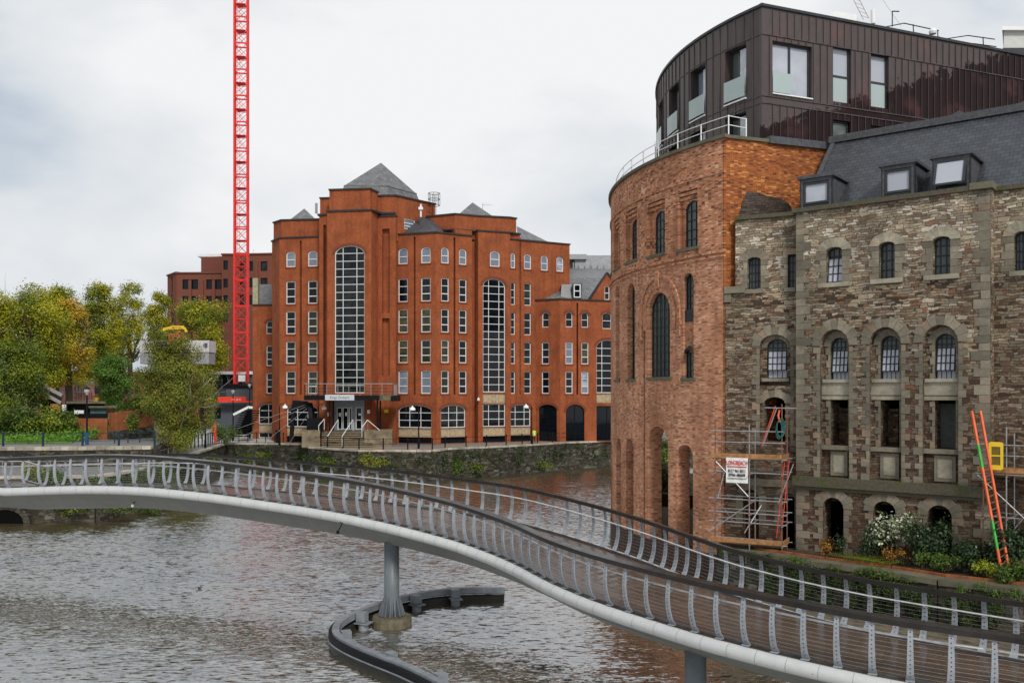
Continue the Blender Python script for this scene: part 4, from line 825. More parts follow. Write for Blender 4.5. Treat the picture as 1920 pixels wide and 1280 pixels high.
for i,h in enumerate(hs):
    a,b=h[0][0],h[1][0]; z0,z1=h[0][1],h[2][1]
    w1_=window(fd_,rect(a,b,z0+.02,z1-.02),CU,m_anth,m_gls if i%2 else m_glb,cols=(.36,.55),fw=.09,bw=.09,d0=.42)
    x=MB(); fbox(x,fd_,lerp(a,b,.06),lerp(a,b,.5),z0+.1,z1-.1,.36,.415); x.build('curtain',plain('white_curtain',(.6,.62,.66),.7) if 'white_curtain' not in MT else MT['white_curtain'],w1_)
    if i<6:
        x=MB(); fbox(x,fd_,a-.02,b+.02,z0-.05,z0+.02,-.1,.5); x.build('window_sill',m_wht,w1_)
        x=MB(); fbox(x,fd_,a+.03,b-.03,z0+.12,z0+1.2,-.12,-.10); x.build('glass_balustrade',m_frost,w1_)
MT['white_curtain']
for i,h in enumerate(hr):
    a,b=h[0][0],h[1][0]; z0,z1=h[0][1],h[2][1]
    if i==0:
        w1_=window(fr,rect(a,b,z0,z1),CU,m_anth,m_glw,cols=(.49,),fw=.1,bw=.13,d0=.2); x=MB(); fbox(x,fr,a,lerp(a,b,.47),z0+.05,z0+1.1,-.04,-.02); x.build('glass_balustrade',m_frost,w1_); x=MB(); fbox(x,fr,a-.03,b+.03,z0-.06,z0,-.08,.3); x.build('window_sill',m_wht,w1_)
    elif i<3:
        w1_=window(fr,rect(a,b,z0,z1),CU,m_anth,m_glw,rows=(.48,),fw=.08,bw=.12,d0=.18); x=MB(); fbox(x,fr,a+.1,b-.1,z0+.1,lerp(z0,z1,.46),.205,.225); x.build('frosted_pane',m_frost,w1_)
    else: window(fr,rect(a,b,z0,z1),CU,m_anth,m_glb,fw=.08,bw=.12,d0=.18)
# roof clutter
mb=MB(); mb.prism([P(1556,30,52)[:2],P(1606,30,52.5)[:2],P(1628,30,56)[:2],P(1580,30,56)[:2]],28.8,Z(27,52.5)); mb.build('plant_box',m_wht,CU)
mb=MB(); p=P(1637,45,53); mb.tube([p,P(1637,20,53)],.14,10); mb.build('flue',m_wht,CU)
mb=MB(); mb.tube([P(1673,50,53),P(1673,21,53)],.03,5); mb.beam(P(1673,21.5,53),P(1686,22,53),.05,.05); mb.build('aerial',m_dk,CU)
mb=MB()
def poly_rail(pts,legs):
    for a,b in zip(pts[:-1],pts[1:]): mb.beam(P(*a),P(*b),.045,.045)
    for l in legs: mb.beam(P(*l),P(l[0]+1,l[1]+17,l[2]),.045,.045)
poly_rail([(1660,51,54),(1695,44,54),(1760,58,55)],[(1712,46,54.5),(1758,58,55)]); poly_rail([(1775,73,55),(1815,67,55),(1865,74,56)],[(1843,70,55)]); poly_rail([(1690,64,54),(1762,70,55)],[]); poly_rail([(1825,82,55),(1868,88,56)],[]); mb.build('roof_railing',m_dk,CU)
mb=MB(); p=P(1749,61,54.5); mb.lathe(p-Vector((0,0,.15)),[(.02,0),(.2,.05),(.24,.2),(.14,.36),(.02,.4)],10); mb.build('satellite_dish',m_wht,CU)
t=thing('lift_tower',(*XY(1900,60),21),'pale render lift tower with a flat cap rising behind the copper roof at far right','building')
mb=MB(); mb.prism([XY(1882,58),XY(1965,58),XY(1970,62),XY(1886,62)],20,Z(60,58)); mb.build('wall',plain('pale_render',(.55,.55,.52),.8,var=.08),t); mb=MB(); mb.prism([XY(1879,57.7),XY(1970,57.7),XY(1975,62.4),XY(1883,62.4)],Z(60,58),Z(53.5,58)); mb.build('cap',m_wht,t)
mb=MB(); mb.prism([XY(1880,57.2),XY(1990,57.2),XY(1990,61),XY(1880,61)],22,Z(90,57.2)); mb.build('glazed_storey',m_anth,t)
t=thing('far_crane',(*XY(1618,300),60),'thin pale lattice crane jib far away above the copper roof','crane')
mb=MB(); a0=P(1606,0,300);a1=P(1624,36,300); up=(a0-a1).normalized(); a0=a0+up*12; sd_=Vector((1,0,.3)).normalized()*.9
mb.beam(a0-sd_,a1-sd_,.16,.16); mb.beam(a0+sd_,a1+sd_,.16,.16)
for i in range(12): mb.beam(a0.lerp(a1,i/12)-sd_,a0.lerp(a1,(i+1)/12)+sd_,.1,.1)
mb.beam(P(1655,0,300),P(1690,50,300),.08,.08); mb.build('jib',m_conc,t)

# ================================================================== stone warehouse
SW=thing('stone_warehouse',(*XY(1600,42),1.86),'old rubble stone riverside warehouse with arched windows and a slate mansard roof','building')
zc=17.72
g1=Plane(1358,44.98,1493,43.5); g2=Plane(1493,42.9,1857,37.75); g3=plane_xy(g2.pt(g2.L,0,.75)[:2],g2.pt(g2.L+12,0,.75)[:2])
class Multi(MB):
    def flush(s,name,mat):
        if s.v: s.build(name,mat,SW)
        s.v=[];s.f=[];s.uv={};s.m=[]
Q=Multi(); QP=Multi()
def FL(): Q.flush('stone_surround',m_ash); QP.flush('pale_dressing',m_ash2)
def bigwin(fc,h,rise,glass_=m_glb,top_f=.55,tilt=False,rows=(.26,.52,.78),cols=(.27,.5,.73)):
    w_=window(fc,h,SW,m_blackf,glass_,cols=cols,rows=rows,rise=rise,fw=.06,bw=.035,d0=.3)
    return w_
# section beside the tower
A=g1.u; h1=[];r1=[]
a,b=A(1401.5),A(1426.5); H=arch(a,b,g1.z(1414,541),g1.z(1414,482),.14); h1.append(H); r1.append(.4); w_a=H
a2,b2=A(1477),A(1492); H2=rect(a2,b2+.0,g1.z(1485,541),g1.z(1485,477)); h1.append(H2); r1.append(.4)
RC=arch(A(1424.5),A(1482),g1.z(1450,722),g1.z(1450,627),.55); h1.append(RC); r1.append(.3)
OP=arch(A(1433),A(1472),g1.z(1450,828),g1.z(1450,744),.3); h1.append(OP); r1.append(1.2)
B1=arch(A(1393),A(1423),1.86,g1.z(1408,917)); B2=arch(A(1466),A(1490),1.86,g1.z(1480,924)); h1+=[B1,B2]; r1+=[1.0,1.0]
zl=g1.z(1400,548)
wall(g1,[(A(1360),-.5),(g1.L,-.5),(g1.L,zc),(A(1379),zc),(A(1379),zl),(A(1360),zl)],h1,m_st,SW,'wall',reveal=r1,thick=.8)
BW=arch(A(1436),A(1474.5),g1.z(1450,710),g1.z(1450,635),.42); wall(g1,RC,[BW],m_st,SW,'window_niche',reveal=.3,thick=.1,dep0=.3)
bigwin(g1,w_a,.14); bigwin(g1,H2,None,cols=(.5,)); 
def sash(fc,h,rise,dep=.45,zfrac=.7,parent=None):
    us=[p[0] for p in h];zs=[p[1] for p in h];a,b,c_,d_=min(us),max(us),min(zs),max(zs)
    w_=window(fc,h,SW,m_blackf,m_glb,cols=(.27,.5,.73),rows=(),rise=rise,fw=.06,bw=.035,d0=dep)
    s=MB(); pz0,pz1=c_+.22*(d_-c_),c_+zfrac*(d_-c_); tl=.16
    def pp(u,z,k=0): t_=(pz1-z)/(pz1-pz0); return fc.pt(u,z,dep-.02-tl*t_-k)
    for i in range(5): u=lerp(a+.06,b-.06,i/4); s.beam(pp(u,pz0),pp(u,pz1),.04,.04)
    for i in range(4): z=lerp(pz0,pz1,i/3); s.beam(pp(a+.06,z),pp(b-.06,z),.04,.04)
    so_=s.build('opening_sash',m_blackf,w_); g=MB(); g.add([pp(a+.06,pz0,-.01),pp(b-.06,pz0,-.01),pp(b-.06,pz1,-.01),pp(a+.06,pz1,-.01)],[(0,1,2,3)]); g.build('pale_pane',m_glw,w_)
    g=MB(); g.add([fc.pt(a+.05,c_+.05,dep+.01),fc.pt(b-.05,c_+.05,dep+.01),fc.pt(b-.05,pz0,dep+.01),fc.pt(a+.05,pz0,dep+.01)],[(0,1,2,3)]); g.build('pale_pane',m_glw,w_)
    for r_ in(.78,.9): 
        z=lerp(c_,d_,r_); hh=(b-a)/2*.8; s2=MB(); fbox(s2,fc,(a+b)/2-hh,(a+b)/2+hh,z-.02,z+.02,dep,dep+.05); s2.build('glazing_bar',m_blackf,w_)
sash(g1,BW,.42)
archring(Q,g1,A(1424.5),A(1482),g1.z(1450,627),.55,.38,-.05,.2,9,zig=.3); FL(); archring(Q,g1,A(1436),A(1474.5),g1.z(1450,635),.42,.26,.27,.4,9); FL(); archring(Q,g1,A(1433),A(1472),g1.z(1450,744),.3,.33,-.04,.2,8,zig=.2)
FL()
for u,s_,z0_,z1_ in ((A(1424.5),-1,g1.z(1450,835),g1.z(1450,645)),(A(1482),1,g1.z(1450,835),g1.z(1450,645))): FL(); quoins(Q,g1,u,s_,z0_,z1_,.16,.34)
FL()
for u,s_ in ((a:=A(1401.5),-1),(b:=A(1426.5),1)): FL(); quoins(Q,g1,u,s_,g1.z(1414,541),g1.z(1414,480),.22,.38)
archring(Q,g1,A(1401.5),A(1426.5),g1.z(1414,482),.14,.42,-.03,.2,7)
FL()
quoins(Q,g1,A(1477),-1,g1.z(1485,541),g1.z(1485,470),.2,.34); fbox(Q,g1,A(1470),A(1493),g1.z(1485,477),g1.z(1485,466),-.03,.2)
FL()
for p0,p1,y in ((1396,1431,543),(1471,1492,543)): FL(); fbox(Q,g1,A(p0),A(p1),g1.z(1414,y+7),g1.z(1414,y),-.14,.3)
FL(); fbox(Q,g1,A(1429),A(1480),g1.z(1450,715),g1.z(1450,709),-.1,.5); FL(); fbox(Q,g1,A(1359),A(1398),zl-.02,zl+.3,-.18,.5); fbox(Q,g1,A(1359),A(1371),zl-.45,zl-.02,-.1,.3)
for B_ in(B1,B2): FL(); us=[p[0] for p in B_]; archring(Q,g1,min(us),max(us),max(p[1] for p in B_),(max(us)-min(us))/2,.34,-.03,.2,9,1.2)
FL(); fbox(Q,g1,A(1361),A(1492),4.75,5.1,-.12,.3)
# main section
A=g2.u; h2=[];r2=[]; cols=[(1549.5,1579,1553,1586.5,1538,1592.5,1543,1582),(1648,1678,1647,1683,1630.5,1690,1637,1680),(1749,1782,1749.5,1789,1730,1797,1739,1785)]
zu0,zu1=g2.z(1564,530),g2.z(1564,463); za0,za1=g2.z(1568,715),g2.z(1568,632); zn0,zn1=g2.z(1565,897),g2.z(1565,617); zo0,zo1=g2.z(1568,835),g2.z(1568,749); zb1=g2.z(1561,932); zsc=g2.z(1565,902)
print('main z',zu0,zu1,za0,za1,zn0,zn1,zo0,zo1,zb1,zsc)
for c_ in cols:
    a,b=A(c_[0]),A(c_[1]); h2.append(arch(a,b,zu0,zu1,.16)); r2.append(.4)
    a,b=A(c_[4]),A(c_[5]); h2.append(arch(a,b,zn0,zn1,.75)); r2.append(.32)
    a,b=A(c_[6]),A(c_[7]); h2.append(arch(a,b,1.5,zb1)); r2.append(1.1)
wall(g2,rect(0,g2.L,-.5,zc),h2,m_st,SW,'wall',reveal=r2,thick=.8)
for i,c_ in enumerate(cols):
    a,b=A(c_[4]),A(c_[5]); NI=h2[3*i+1]; wa,wb=A(c_[2]),A(c_[3]); mid=(wa+wb)/2
    AW=arch(wa,wb,za0,za1,(wb-wa)*.5); OPN=rect(wa,wb,zo0,zo1)
    wall(g2,NI,[AW,OPN],m_st,SW,'window_niche',reveal=[.3,1.3],thick=.1,dep0=.32)
    sash(g2,AW,(wb-wa)*.5,dep=.5)
    if i==0: x=window(g2,h2[0],SW,m_blackf,m_glb,rise=.16,cols=(.33,.67),rows=(.28,.52,.76),fw=.06,bw=.035,d0=.3); s=MB(); s.add([g2.pt(A(1551),zu0+.05,.12),g2.pt(A(1578),zu0+.05,.12),g2.pt(A(1578),lerp(zu0,zu1,.7),.29),g2.pt(A(1551),lerp(zu0,zu1,.7),.29)],[(0,1,2,3)]); s.build('pale_pane',m_glw,x); s=MB(); [s.beam(g2.pt(A(px_),zu0+.05,.1),g2.pt(A(px_),lerp(zu0,zu1,.7),.27),.04,.04) for px_ in(1551,1560,1569,1578)]; [s.beam(g2.pt(A(1551),lerp(zu0,zu1,k_),lerp(.11,.27,k_/.7)),g2.pt(A(1578),lerp(zu0,zu1,k_),lerp(.11,.27,k_/.7)),.04,.04) for k_ in(.03,.26,.48,.7)]; s.build('opening_sash',m_blackf,x)
    else: bigwin(g2,h2[3*i],.16,cols=(.33,.67))
    FL(); archring(Q,g2,a,b,zn1,.75,.38,-.06,.2,9,zig=.25); archring(Q,g2,wa,wb,za1,(wb-wa)*.5,.3,.27,.4,9)
    for u,s_ in((a,-1),(b,1)): FL(); quoins(Q,g2,u,s_,zn0,zn1-.8,.16,.34)
    FL()
    for u,s_ in((wa,-1),(wb,1)): FL(); quoins(Q,g2,u,s_,za0,za1-(wb-wa)*.5,.1,.2,d0=.28,d1=.4); quoins(Q,g2,u,s_,zo0,zo1,.1,.22,d0=.28,d1=.45)
    ua,ub=A(c_[0]),A(c_[1])
    FL()
    for u,s_ in((ua,-1),(ub,1)): FL(); quoins(Q,g2,u,s_,zu0,zu1+.1,.3,.44)
    archring(QP,g2,ua,ub,zu1,.16,.42,-.05,.2,7); FL(); fbox(QP,g2,ua-.35,ub+.35,zu0-.2,zu0,-.14,.35)
    FL(); fbox(QP,g2,a-.02,b+.02,za0-.62,za0,.22,.6); FL(); fbox(QP,g2,a+.05,b-.05,za0-.05,za0+.1,.12,.6); FL(); fbox(QP,g2,a-.02,b+.02,zo1,za0-.66,.24,.5)
    FL(); fbox(Q,g2,a-.02,b+.02,zo0-.2,zo0,.1,.7); 
    pw=(b-a)*.5-.28; fbox(Q,g2,mid-pw,mid+pw,zsc+.25,zo0-.28,.24,.34); fbox(QP,g2,mid-pw+.14,mid+pw-.14,zsc+.4,zo0-.45,.22,.3)
    ba,bb=A(c_[6]),A(c_[7]); FL(); archring(Q,g2,ba,bb,zb1,(bb-ba)/2,.42,-.05,.2,9,zig=.2)
    for u,s_ in((ba,-1),(bb,1)): FL(); quoins(Q,g2,u,s_,1.9,zb1-(bb-ba)/2,.2,.4)
FL()
for u,s_,fc in ((.0,1,g2),(g2.L,-1,g2)): FL(); quoins(Q,fc,u,s_,1.9,zsc-.1,.35,.6,.34); quoins(Q,fc,u,s_,zsc+.4,zc-.1,.4,.65,.36)
FL(); QL=MB(); fbox(QL,g2,-.1,g2.L+.1,zsc-.28,zsc+.16,-.26,.3); fbox(QL,g2,-.05,g2.L+.05,zsc-.45,zsc-.28,-.14,.3); fbox(QL,g1,A(1361)*0+.2,g1.L,4.3,4.4,-.03,.1)
QL.build('string_course',m_moss,SW)
mb=MB(); fbox(mb,g2,-.15,g2.L+.1,zc,zc+.2,-.2,.7); mb.build('parapet_coping',m_moss,SW); mb=MB(); fbox(mb,g1,g1.u(1378),g1.L,zc+.004,zc+.19,-.18,.7); mb.build('parapet_coping',m_moss,SW); mb=MB(); fbox(mb,g3,.05,12,zc+.008,zc+.19,-.18,.7); mb.build('parapet_coping',m_moss,SW); mb=MB(); fbox(mb,g2,g2.L-.75,g2.L+.12,zc+.02,zc+.3,-.24,.9); mb.build('parapet_coping',m_ashd,SW)
# section right of the buttress
H3=[arch(g3.u(1901),g3.u(1930),zu0,zu1,.16)]; wall(g3,rect(0,12,-.5,zc),H3,m_st,SW,'wall',reveal=.4,thick=.8); bigwin(g3,H3[0],.16)
for u,s_ in((g3.u(1901),-1),(g3.u(1930),1)): FL(); quoins(Q,g3,u,s_,zu0,zu1+.1,.3,.44)
archring(QP,g3,g3.u(1901),g3.u(1930),zu1,.16,.42,-.05,.2,7); fbox(QP,g3,g3.u(1893),g3.u(1938),zu0-.2,zu0,-.14,.35)
FL()
mb=MB()  # dark shell behind the openings
mb.prism([g1.pt(.3,0,2.2)[:2],g1.pt(g1.L,0,2.2)[:2],g2.pt(0,0,2.4)[:2],g2.pt(g2.L,0,2.4)[:2],g3.pt(12,0,2.4)[:2],g3.pt(12,0,9)[:2],g1.pt(2.4,0,9)[:2],g1.pt(.3,0,5)[:2]],-.5,17.4)
mb.prism([g2.pt(0,0,1.0)[:2],g2.pt(g2.L,0,1.0)[:2],g2.pt(g2.L,0,2.5)[:2],g2.pt(0,0,2.5)[:2]],8.8,17.3); mb.build('inner_wall',m_void,SW)
mb=MB(); fbox(mb,g2,.1,g2.L-.1,zo0-.15,zo0-.05,.8,2.6); fbox(mb,g2,.1,g2.L-.1,4.2,4.4,.9,2.5); mb.build('floor_slab',m_concd,SW)
mb=MB(); k=g2.u(1785); fbox(mb,g2,k-1.1,k+.15,zo0,zo1,1.25,1.4); mb.build('grey_board',plain('grey_green_board',(.09,.10,.09),.7),SW)
for p in(1556,1650): mb=MB(); fbox(mb,g2,A(p)-.1,A(p)+.35,zo0,zo1-.4,1.5,1.9); mb.build('inner_pier',m_st,SW)
# slate mansard
d0_,d1_=.75,4.9; zrid=22.15
RU=g2.u(1500); fs=g2
mb=MB(); mb.add([fs.pt(RU-.25,zc+.05,d0_),fs.pt(g2.L+14,zc+.05,d0_),fs.pt(g2.L+14,zrid,d1_),fs.pt(RU-.15,zrid,d1_)],[(0,1,2,3)],[(0,0),(26,0),(26,6.1),(.3,6.1)])
mb.add([fs.pt(RU-.25,zc+.05,d0_),fs.pt(RU-.15,zrid,d1_),fs.pt(RU-.15,zc,d1_+.01)],[(0,1,2)])
mb.add([g1.pt(A(1379)*0+2.0,zc+.1,.7),g1.pt(g1.L+.3,zc+.1,.7),g1.pt(g1.L+.3,zc+.6,5),g1.pt(2.0,zc+.5,5)],[(0,1,2,3)])
mb.build('roof',m_slateN,SW)
mb=MB(); mb.beam(fs.pt(RU-.3,zrid+.05,d1_),fs.pt(g2.L+14,zrid+.05,d1_),.5,.34); mb.beam(fs.pt(RU-.2,zc+.1,d0_),fs.pt(RU-.1,zrid,d1_),.22,.14)
mb.build('ridge',m_zinc,SW)
for p0,p1,pk,yk in ((1612,1700,1668,246),(1735,1850,1810,219),(1850,1990,1920,205)):
    mb=MB(); Yr=fs.pt(g2.u(p0),0,d1_+1.5).y; Yq=Yr-2.0; b0=P(p0,262 if p0<1700 else 247,Yq+1.5)
    s0=fs.pt(fs.u(p0)+1.6,zrid+.1,d1_+.6); s1=fs.pt(fs.u(p1)+1.6,zrid+.1,d1_+.6); mid_=fs.pt(fs.u(p0)*.35+fs.u(p1)*.65+1.6,zrid+.62,d1_+.6); n_=fs.pt(0,0,2.2)-fs.pt(0,0,0)
    mb.add([s0,s1,mid_,s0+n_,s1+n_,mid_+n_],[(0,1,2),(3,5,4),(0,2,5,3),(1,4,5,2),(0,3,4,1)]); mb.build('rooflight',m_zinc,SW)
mb=MB(); c0=P(1718,240,44.5)
for dx in(0,.35,.6): mb.beam(c0+Vector((dx,0,-.4)),c0+Vector((dx,0,.25)),.035,.035)
mb.beam(c0+Vector((-.02,0,.25)),c0+Vector((.62,0,.25)),.035,.035); mb.build('roof_hatch_rail',m_wht,SW)
def dormer(p0,p1,y0,y1,dep,opened,pc):
    fc=g2; a=fc.u(p0);b=fc.u(p1); k=(fc.pt(0,0,dep)-fc.pt(0,0,0))
    # solve u on the set-back plane
    pl=plane_xy(fc.pt(0,0,dep)[:2],fc.pt(10,0,dep)[:2]); a,b=pl.u(p0),pl.u(p1); z0=zc-.2; z1=pl.z(p0,y0); D_=2.6
    mb=MB(); h=rect(a+.14,b-.14,z0,z1-.16); wall(pl,rect(a,b,z0,z1),[h],m_zinc,SW,reveal=.12,thick=.2,mb=mb)
    sl=(d1_-d0_)/(zrid-zc)
    for u in(a,b):
        s=.05 if u==a else -.05; zt_=z1-.05; dd=max(.2,(zt_-zc)*sl+d0_-dep+.1)
        P1,P2,P3=pl.pt(u,z0,.0),pl.pt(u,zt_,.0),pl.pt(u,zt_,dd); P4=pl.pt(u,z0,max(.1,d0_-dep)); 
        V=[P1,P4,P3,P2]; W_=[x+(pl.pt(s,0,0)-pl.pt(0,0,0)) for x in V]; mb.add(V+W_,[(0,1,2,3),(4,7,6,5),(0,3,7,4),(2,6,7,3)])
    dd=(z1-zc)*sl+d0_-dep+.2
    fbox(mb,pl,a-.1,b+.12,z1,z1+.14,-.12,dd); dm=mb.build('dormer',m_zinc,SW,label='zinc dormer with its top sash tilted open' if opened else None)
    zz0,zz1=zc-.1,z1-.18; zm=lerp(zz0,zz1,.33)
    w_=window(pl,rect(a+.15,b-.15,zm,zz1),dm,m_anth,m_glw,fw=.1,d0=.02 if not opened else .0); x=window(pl,rect(a+.15,b-.15,zz0,zm-.02),dm,m_anth,m_glw,fw=.06,d0=.05)
    if opened:
        s=MB(); u0,u1=a+.17,b-.17; T=[pl.pt(u0,zm+.0,-.45),pl.pt(u1,zm+.0,-.45),pl.pt(u1,zz1,-.02),pl.pt(u0,zz1,-.02)]
        for i in range(4): s.beam(T[i],T[(i+1)%4],.1,.08)
        s.build('opening_sash',m_anth,w_); s=MB(); s.add(T,[(0,1,2,3)]); s.build('pale_pane',m_glw,w_)
dormer(1500,1560,338,388,.22,False,0); dormer(1652,1715,314,372,.22,False,0); dormer(1748,1819,299,358,.22,True,0)
# broken rubble stub against the orange brick
mb=MB(); pl=plane_xy(g1.pt(2.6,0,.75)[:2],g1.pt(6.0,0,1.0)[:2]); prof=[(1385,404),(1392,385),(1396,368),(1402,359),(1420,361),(1440,368),(1462,371),(1478,380),(1492,402)]
pts=[(pl.u(x),pl.z(x,y)) for x,y in prof]; fprism(mb,pl,pts,0,.9); mb.build('broken_wall_stub',m_st2,SW)
# ================================================================== footbridge
NX=[15,47.5,77.5,107.5,136.7,165.8,195.3,225,254,284,312,339,367.5,395,421.7,447.5,473.3,498.3,524,550,574.5,598.5,624,650,675,699,723,746,768.5,791,813,835,856.5,876,895,914,932.7,950.5,967.8,984.7,1000.6,1017.5,1037,1059.6,1084,1111,1143,1179,1219,1260,1303,1349,1399,1452.6,1510,1571,1636,1706.7,1782,1863]
NA=[(-23.703,42.808,4.835),(-22.784,42.614,4.883),(-21.923,42.397,4.931),(-21.062,42.167,4.978),(-20.224,41.925,5.022),(-19.393,41.674,5.057),(-18.558,41.418,5.082),(-17.723,41.154,5.094),(-16.911,40.881,5.093),(-16.082,40.601,5.081),(-15.306,40.313,5.059),(-14.562,40.022,5.028),(-13.794,39.735,4.992),(-13.059,39.448,4.952),(-12.351,39.161,4.908),(-11.672,38.868,4.861),(-10.999,38.571,4.813),(-10.352,38.268,4.766),(-9.697,37.959,4.721),(-9.042,37.64,4.678),(-8.427,37.307,4.637),(-7.829,36.962,4.592),(-7.208,36.612,4.543),(-6.586,36.262,4.487),(-5.998,35.916,4.425),(-5.441,35.581,4.361),(-4.897,35.261,4.296),(-4.383,34.956,4.228),(-3.889,34.663,4.158),(-3.404,34.379,4.086),(-2.937,34.1,4.011),(-2.477,33.818,3.935),(-2.033,33.527,3.859),(-1.635,33.218,3.783),(-1.253,32.887,3.708),(-0.877,32.53,3.634),(-0.514,32.144,3.564),(-0.177,31.723,3.498),(0.143,31.265,3.439),(0.445,30.77,3.386),(0.719,30.239,3.335),(1.0,29.676,3.286),(1.312,29.088,3.24),(1.662,28.479,3.199),(2.024,27.854,3.165),(2.408,27.219,3.135),(2.85,26.581,3.106),(3.329,25.944,3.074),(3.841,25.313,3.042),(4.341,24.695,3.012),(4.843,24.098,2.985),(5.363,23.53,2.958),(5.916,22.998,2.929),(6.495,22.504,2.892),(7.105,22.048,2.848),(7.744,21.631,2.797),(8.418,21.253,2.742),(9.149,20.912,2.684),(9.925,20.607,2.626),(10.76,20.337,2.567)]
FA=[(-24.522,45.94,4.589),(-23.391,45.573,4.64),(-22.304,45.21,4.694),(-21.222,44.855,4.753),(-20.159,44.51,4.813),(-19.155,44.178,4.872),(-18.219,43.858,4.923),(-17.251,43.554,4.963),(-16.326,43.267,4.989),(-15.408,42.97,5.001),(-14.486,42.625,4.999),(-13.57,42.223,4.987),(-12.691,41.79,4.968),(-11.813,41.356,4.947),(-10.973,40.933,4.922),(-10.165,40.532,4.895),(-9.377,40.158,4.865),(-8.655,39.815,4.834),(-7.915,39.501,4.801),(-7.169,39.214,4.768),(-6.458,38.946,4.733),(-5.803,38.691,4.694),(-5.142,38.442,4.649),(-4.514,38.197,4.598),(-3.825,37.95,4.541),(-3.147,37.696,4.481),(-2.544,37.428,4.421),(-1.893,37.138,4.364),(-1.273,36.817,4.314),(-0.662,36.455,4.272),(-0.106,36.044,4.23),(0.417,35.58,4.18),(0.945,35.07,4.121),(1.446,34.527,4.057),(1.95,33.966,3.994),(2.388,33.405,3.935),(2.811,32.86,3.879),(3.202,32.341,3.823),(3.583,31.852,3.763),(3.955,31.393,3.699),(4.317,30.96,3.631),(4.653,30.545,3.561),(4.963,30.145,3.492),(5.256,29.753,3.425),(5.541,29.367,3.36),(5.842,28.983,3.293),(6.167,28.599,3.22),(6.546,28.211,3.141),(6.943,27.814,3.059),(7.434,27.404,2.98),(7.903,26.977,2.912),(8.363,26.528,2.856),(8.841,26.059,2.813),(9.315,25.573,2.781),(9.784,25.073,2.758),(10.319,24.563,2.745),(10.834,24.044,2.739),(11.367,23.515,2.74),(11.861,22.977,2.745),(12.365,22.433,2.754)]
NA=[Vector(p) for p in NA]; FA=[Vector(p) for p in FA]
def ext(a,k,n,front):
    d=(a[0]-a[k])/k if front else (a[-1]-a[-1-k])/k
    o=[(a[0] if front else a[-1])+d*(i+1) for i in range(n)]
    return o[::-1]+a if front else a+o
d0=NA[0]-NA[6]; 
NE=ext(ext(NA,5,22,True),4,9,False); FE=ext(ext(FA,6,20,True),4,6,False)
for L_ in(NE,FE):
    for i,p in enumerate(L_):
        if p.x<-23.8: p.z=4.86-.0045*(p.x+23.8)**2
        if p.x>11: p.z=max(p.z,2.35)
BR=thing('footbridge',(*NA[30][:2],0),'curving S shaped steel footbridge with grey ribbed railings crossing the brown river','bridge')
def resamp(pts,n):
    L=[0]
    for a,b in zip(pts[:-1],pts[1:]): L.append(L[-1]+(b-a).length)
    out=[]; j=0
    for i in range(n):
        s=L[-1]*i/(n-1)
        while j<len(L)-2 and L[j+1]<s: j+=1
        t=(s-L[j])/max(1e-9,L[j+1]-L[j]); out.append(pts[j].lerp(pts[j+1],min(1,t)))
    return out
def nrm(pts,i):   # horizontal normal to the left of travel (+x): away from the camera
    t=pts[min(i+1,len(pts)-1)]-pts[max(i-1,0)]; t.z=0; t.normalize(); return Vector((-t.y,t.x,0))
M_=150; NN=resamp(NE,M_); 
# pair the far edge: nearest point of the far line along each section
FF=resamp(FE,M_); FD=resamp(FE,1200)
def farpt(i):
    n=nrm(NN,i); p=NN[i]; best=None
    for q in FD:
        d=q-p; f=d.x*n.x+d.y*n.y
        if f>0:
            s=abs(d.x*n.y-d.y*n.x)
            if best is None or s<best[0]: best=(s,q)
    return best[1]
FP=[farpt(i) for i in range(M_)]
def loft(secs,name,mat,parent,smooth=False,closed=True):
    mb=MB(); k=len(secs[0]); o=0
    acc=0; uvs=[]; V=[]
    for s in secs: V+=s
    U=[]; 
    for i,s in enumerate(secs):
        if i: acc+=(secs[i][0]-secs[i-1][0]).length
        w_=0
        for j,p in enumerate(s):
            if j: w_+=(p-s[j-1]).length
            U.append((acc,w_))
    fs=[]
    for i in range(len(secs)-1):
        for j in range(k if closed else k-1): j2=(j+1)%k; fs.append((i*k+j,(i+1)*k+j,(i+1)*k+j2,i*k+j2))
    if closed: fs+= [tuple(range(k)),tuple((len(secs)-1)*k+j for j in range(k))[::-1]]
    mb.add(V,fs,U); return mb.build(name,mat,parent,smooth)
q=NM('deck_boards',.30,.6); v=q.uv(); br=q.n('TexBrick'); br.inputs['Scale'].default_value=1; br.inputs['Brick Width'].default_value=2.4; br.inputs['Row Height'].default_value=.142; br.inputs['Mortar Size'].default_value=.010; br.offset=.37
br.inputs['Color1'].default_value=(.062,.040,.028,1); br.inputs['Color2'].default_value=(.105,.070,.050,1); br.inputs['Mortar'].default_value=(.02,.017,.015,1); q.l(v,br.inputs['Vector'])
n=q.noise(v,.7,5,.6); c=q.mix(.8,br.outputs[0],q.mix(n,(.3,.3,.3),(.75,.72,.7)),'OVERLAY'); q.col(c); q.l(q.ramp(n,[(.35,(.15,.15,.15)),(.65,(.34,.34,.34))]),q.b.inputs['Roughness']); q.bump(br.outputs['Fac'],-.5,.01); m_deck=q.m
dk=MB(); secs=[[NN[i]+Vector((0,0,-.03)),FP[i]+Vector((0,0,-.03)),FP[i]+Vector((0,0,-.22)),NN[i]+Vector((0,0,-.22))] for i in range(M_)]
loft(secs,'deck',m_deck,BR)
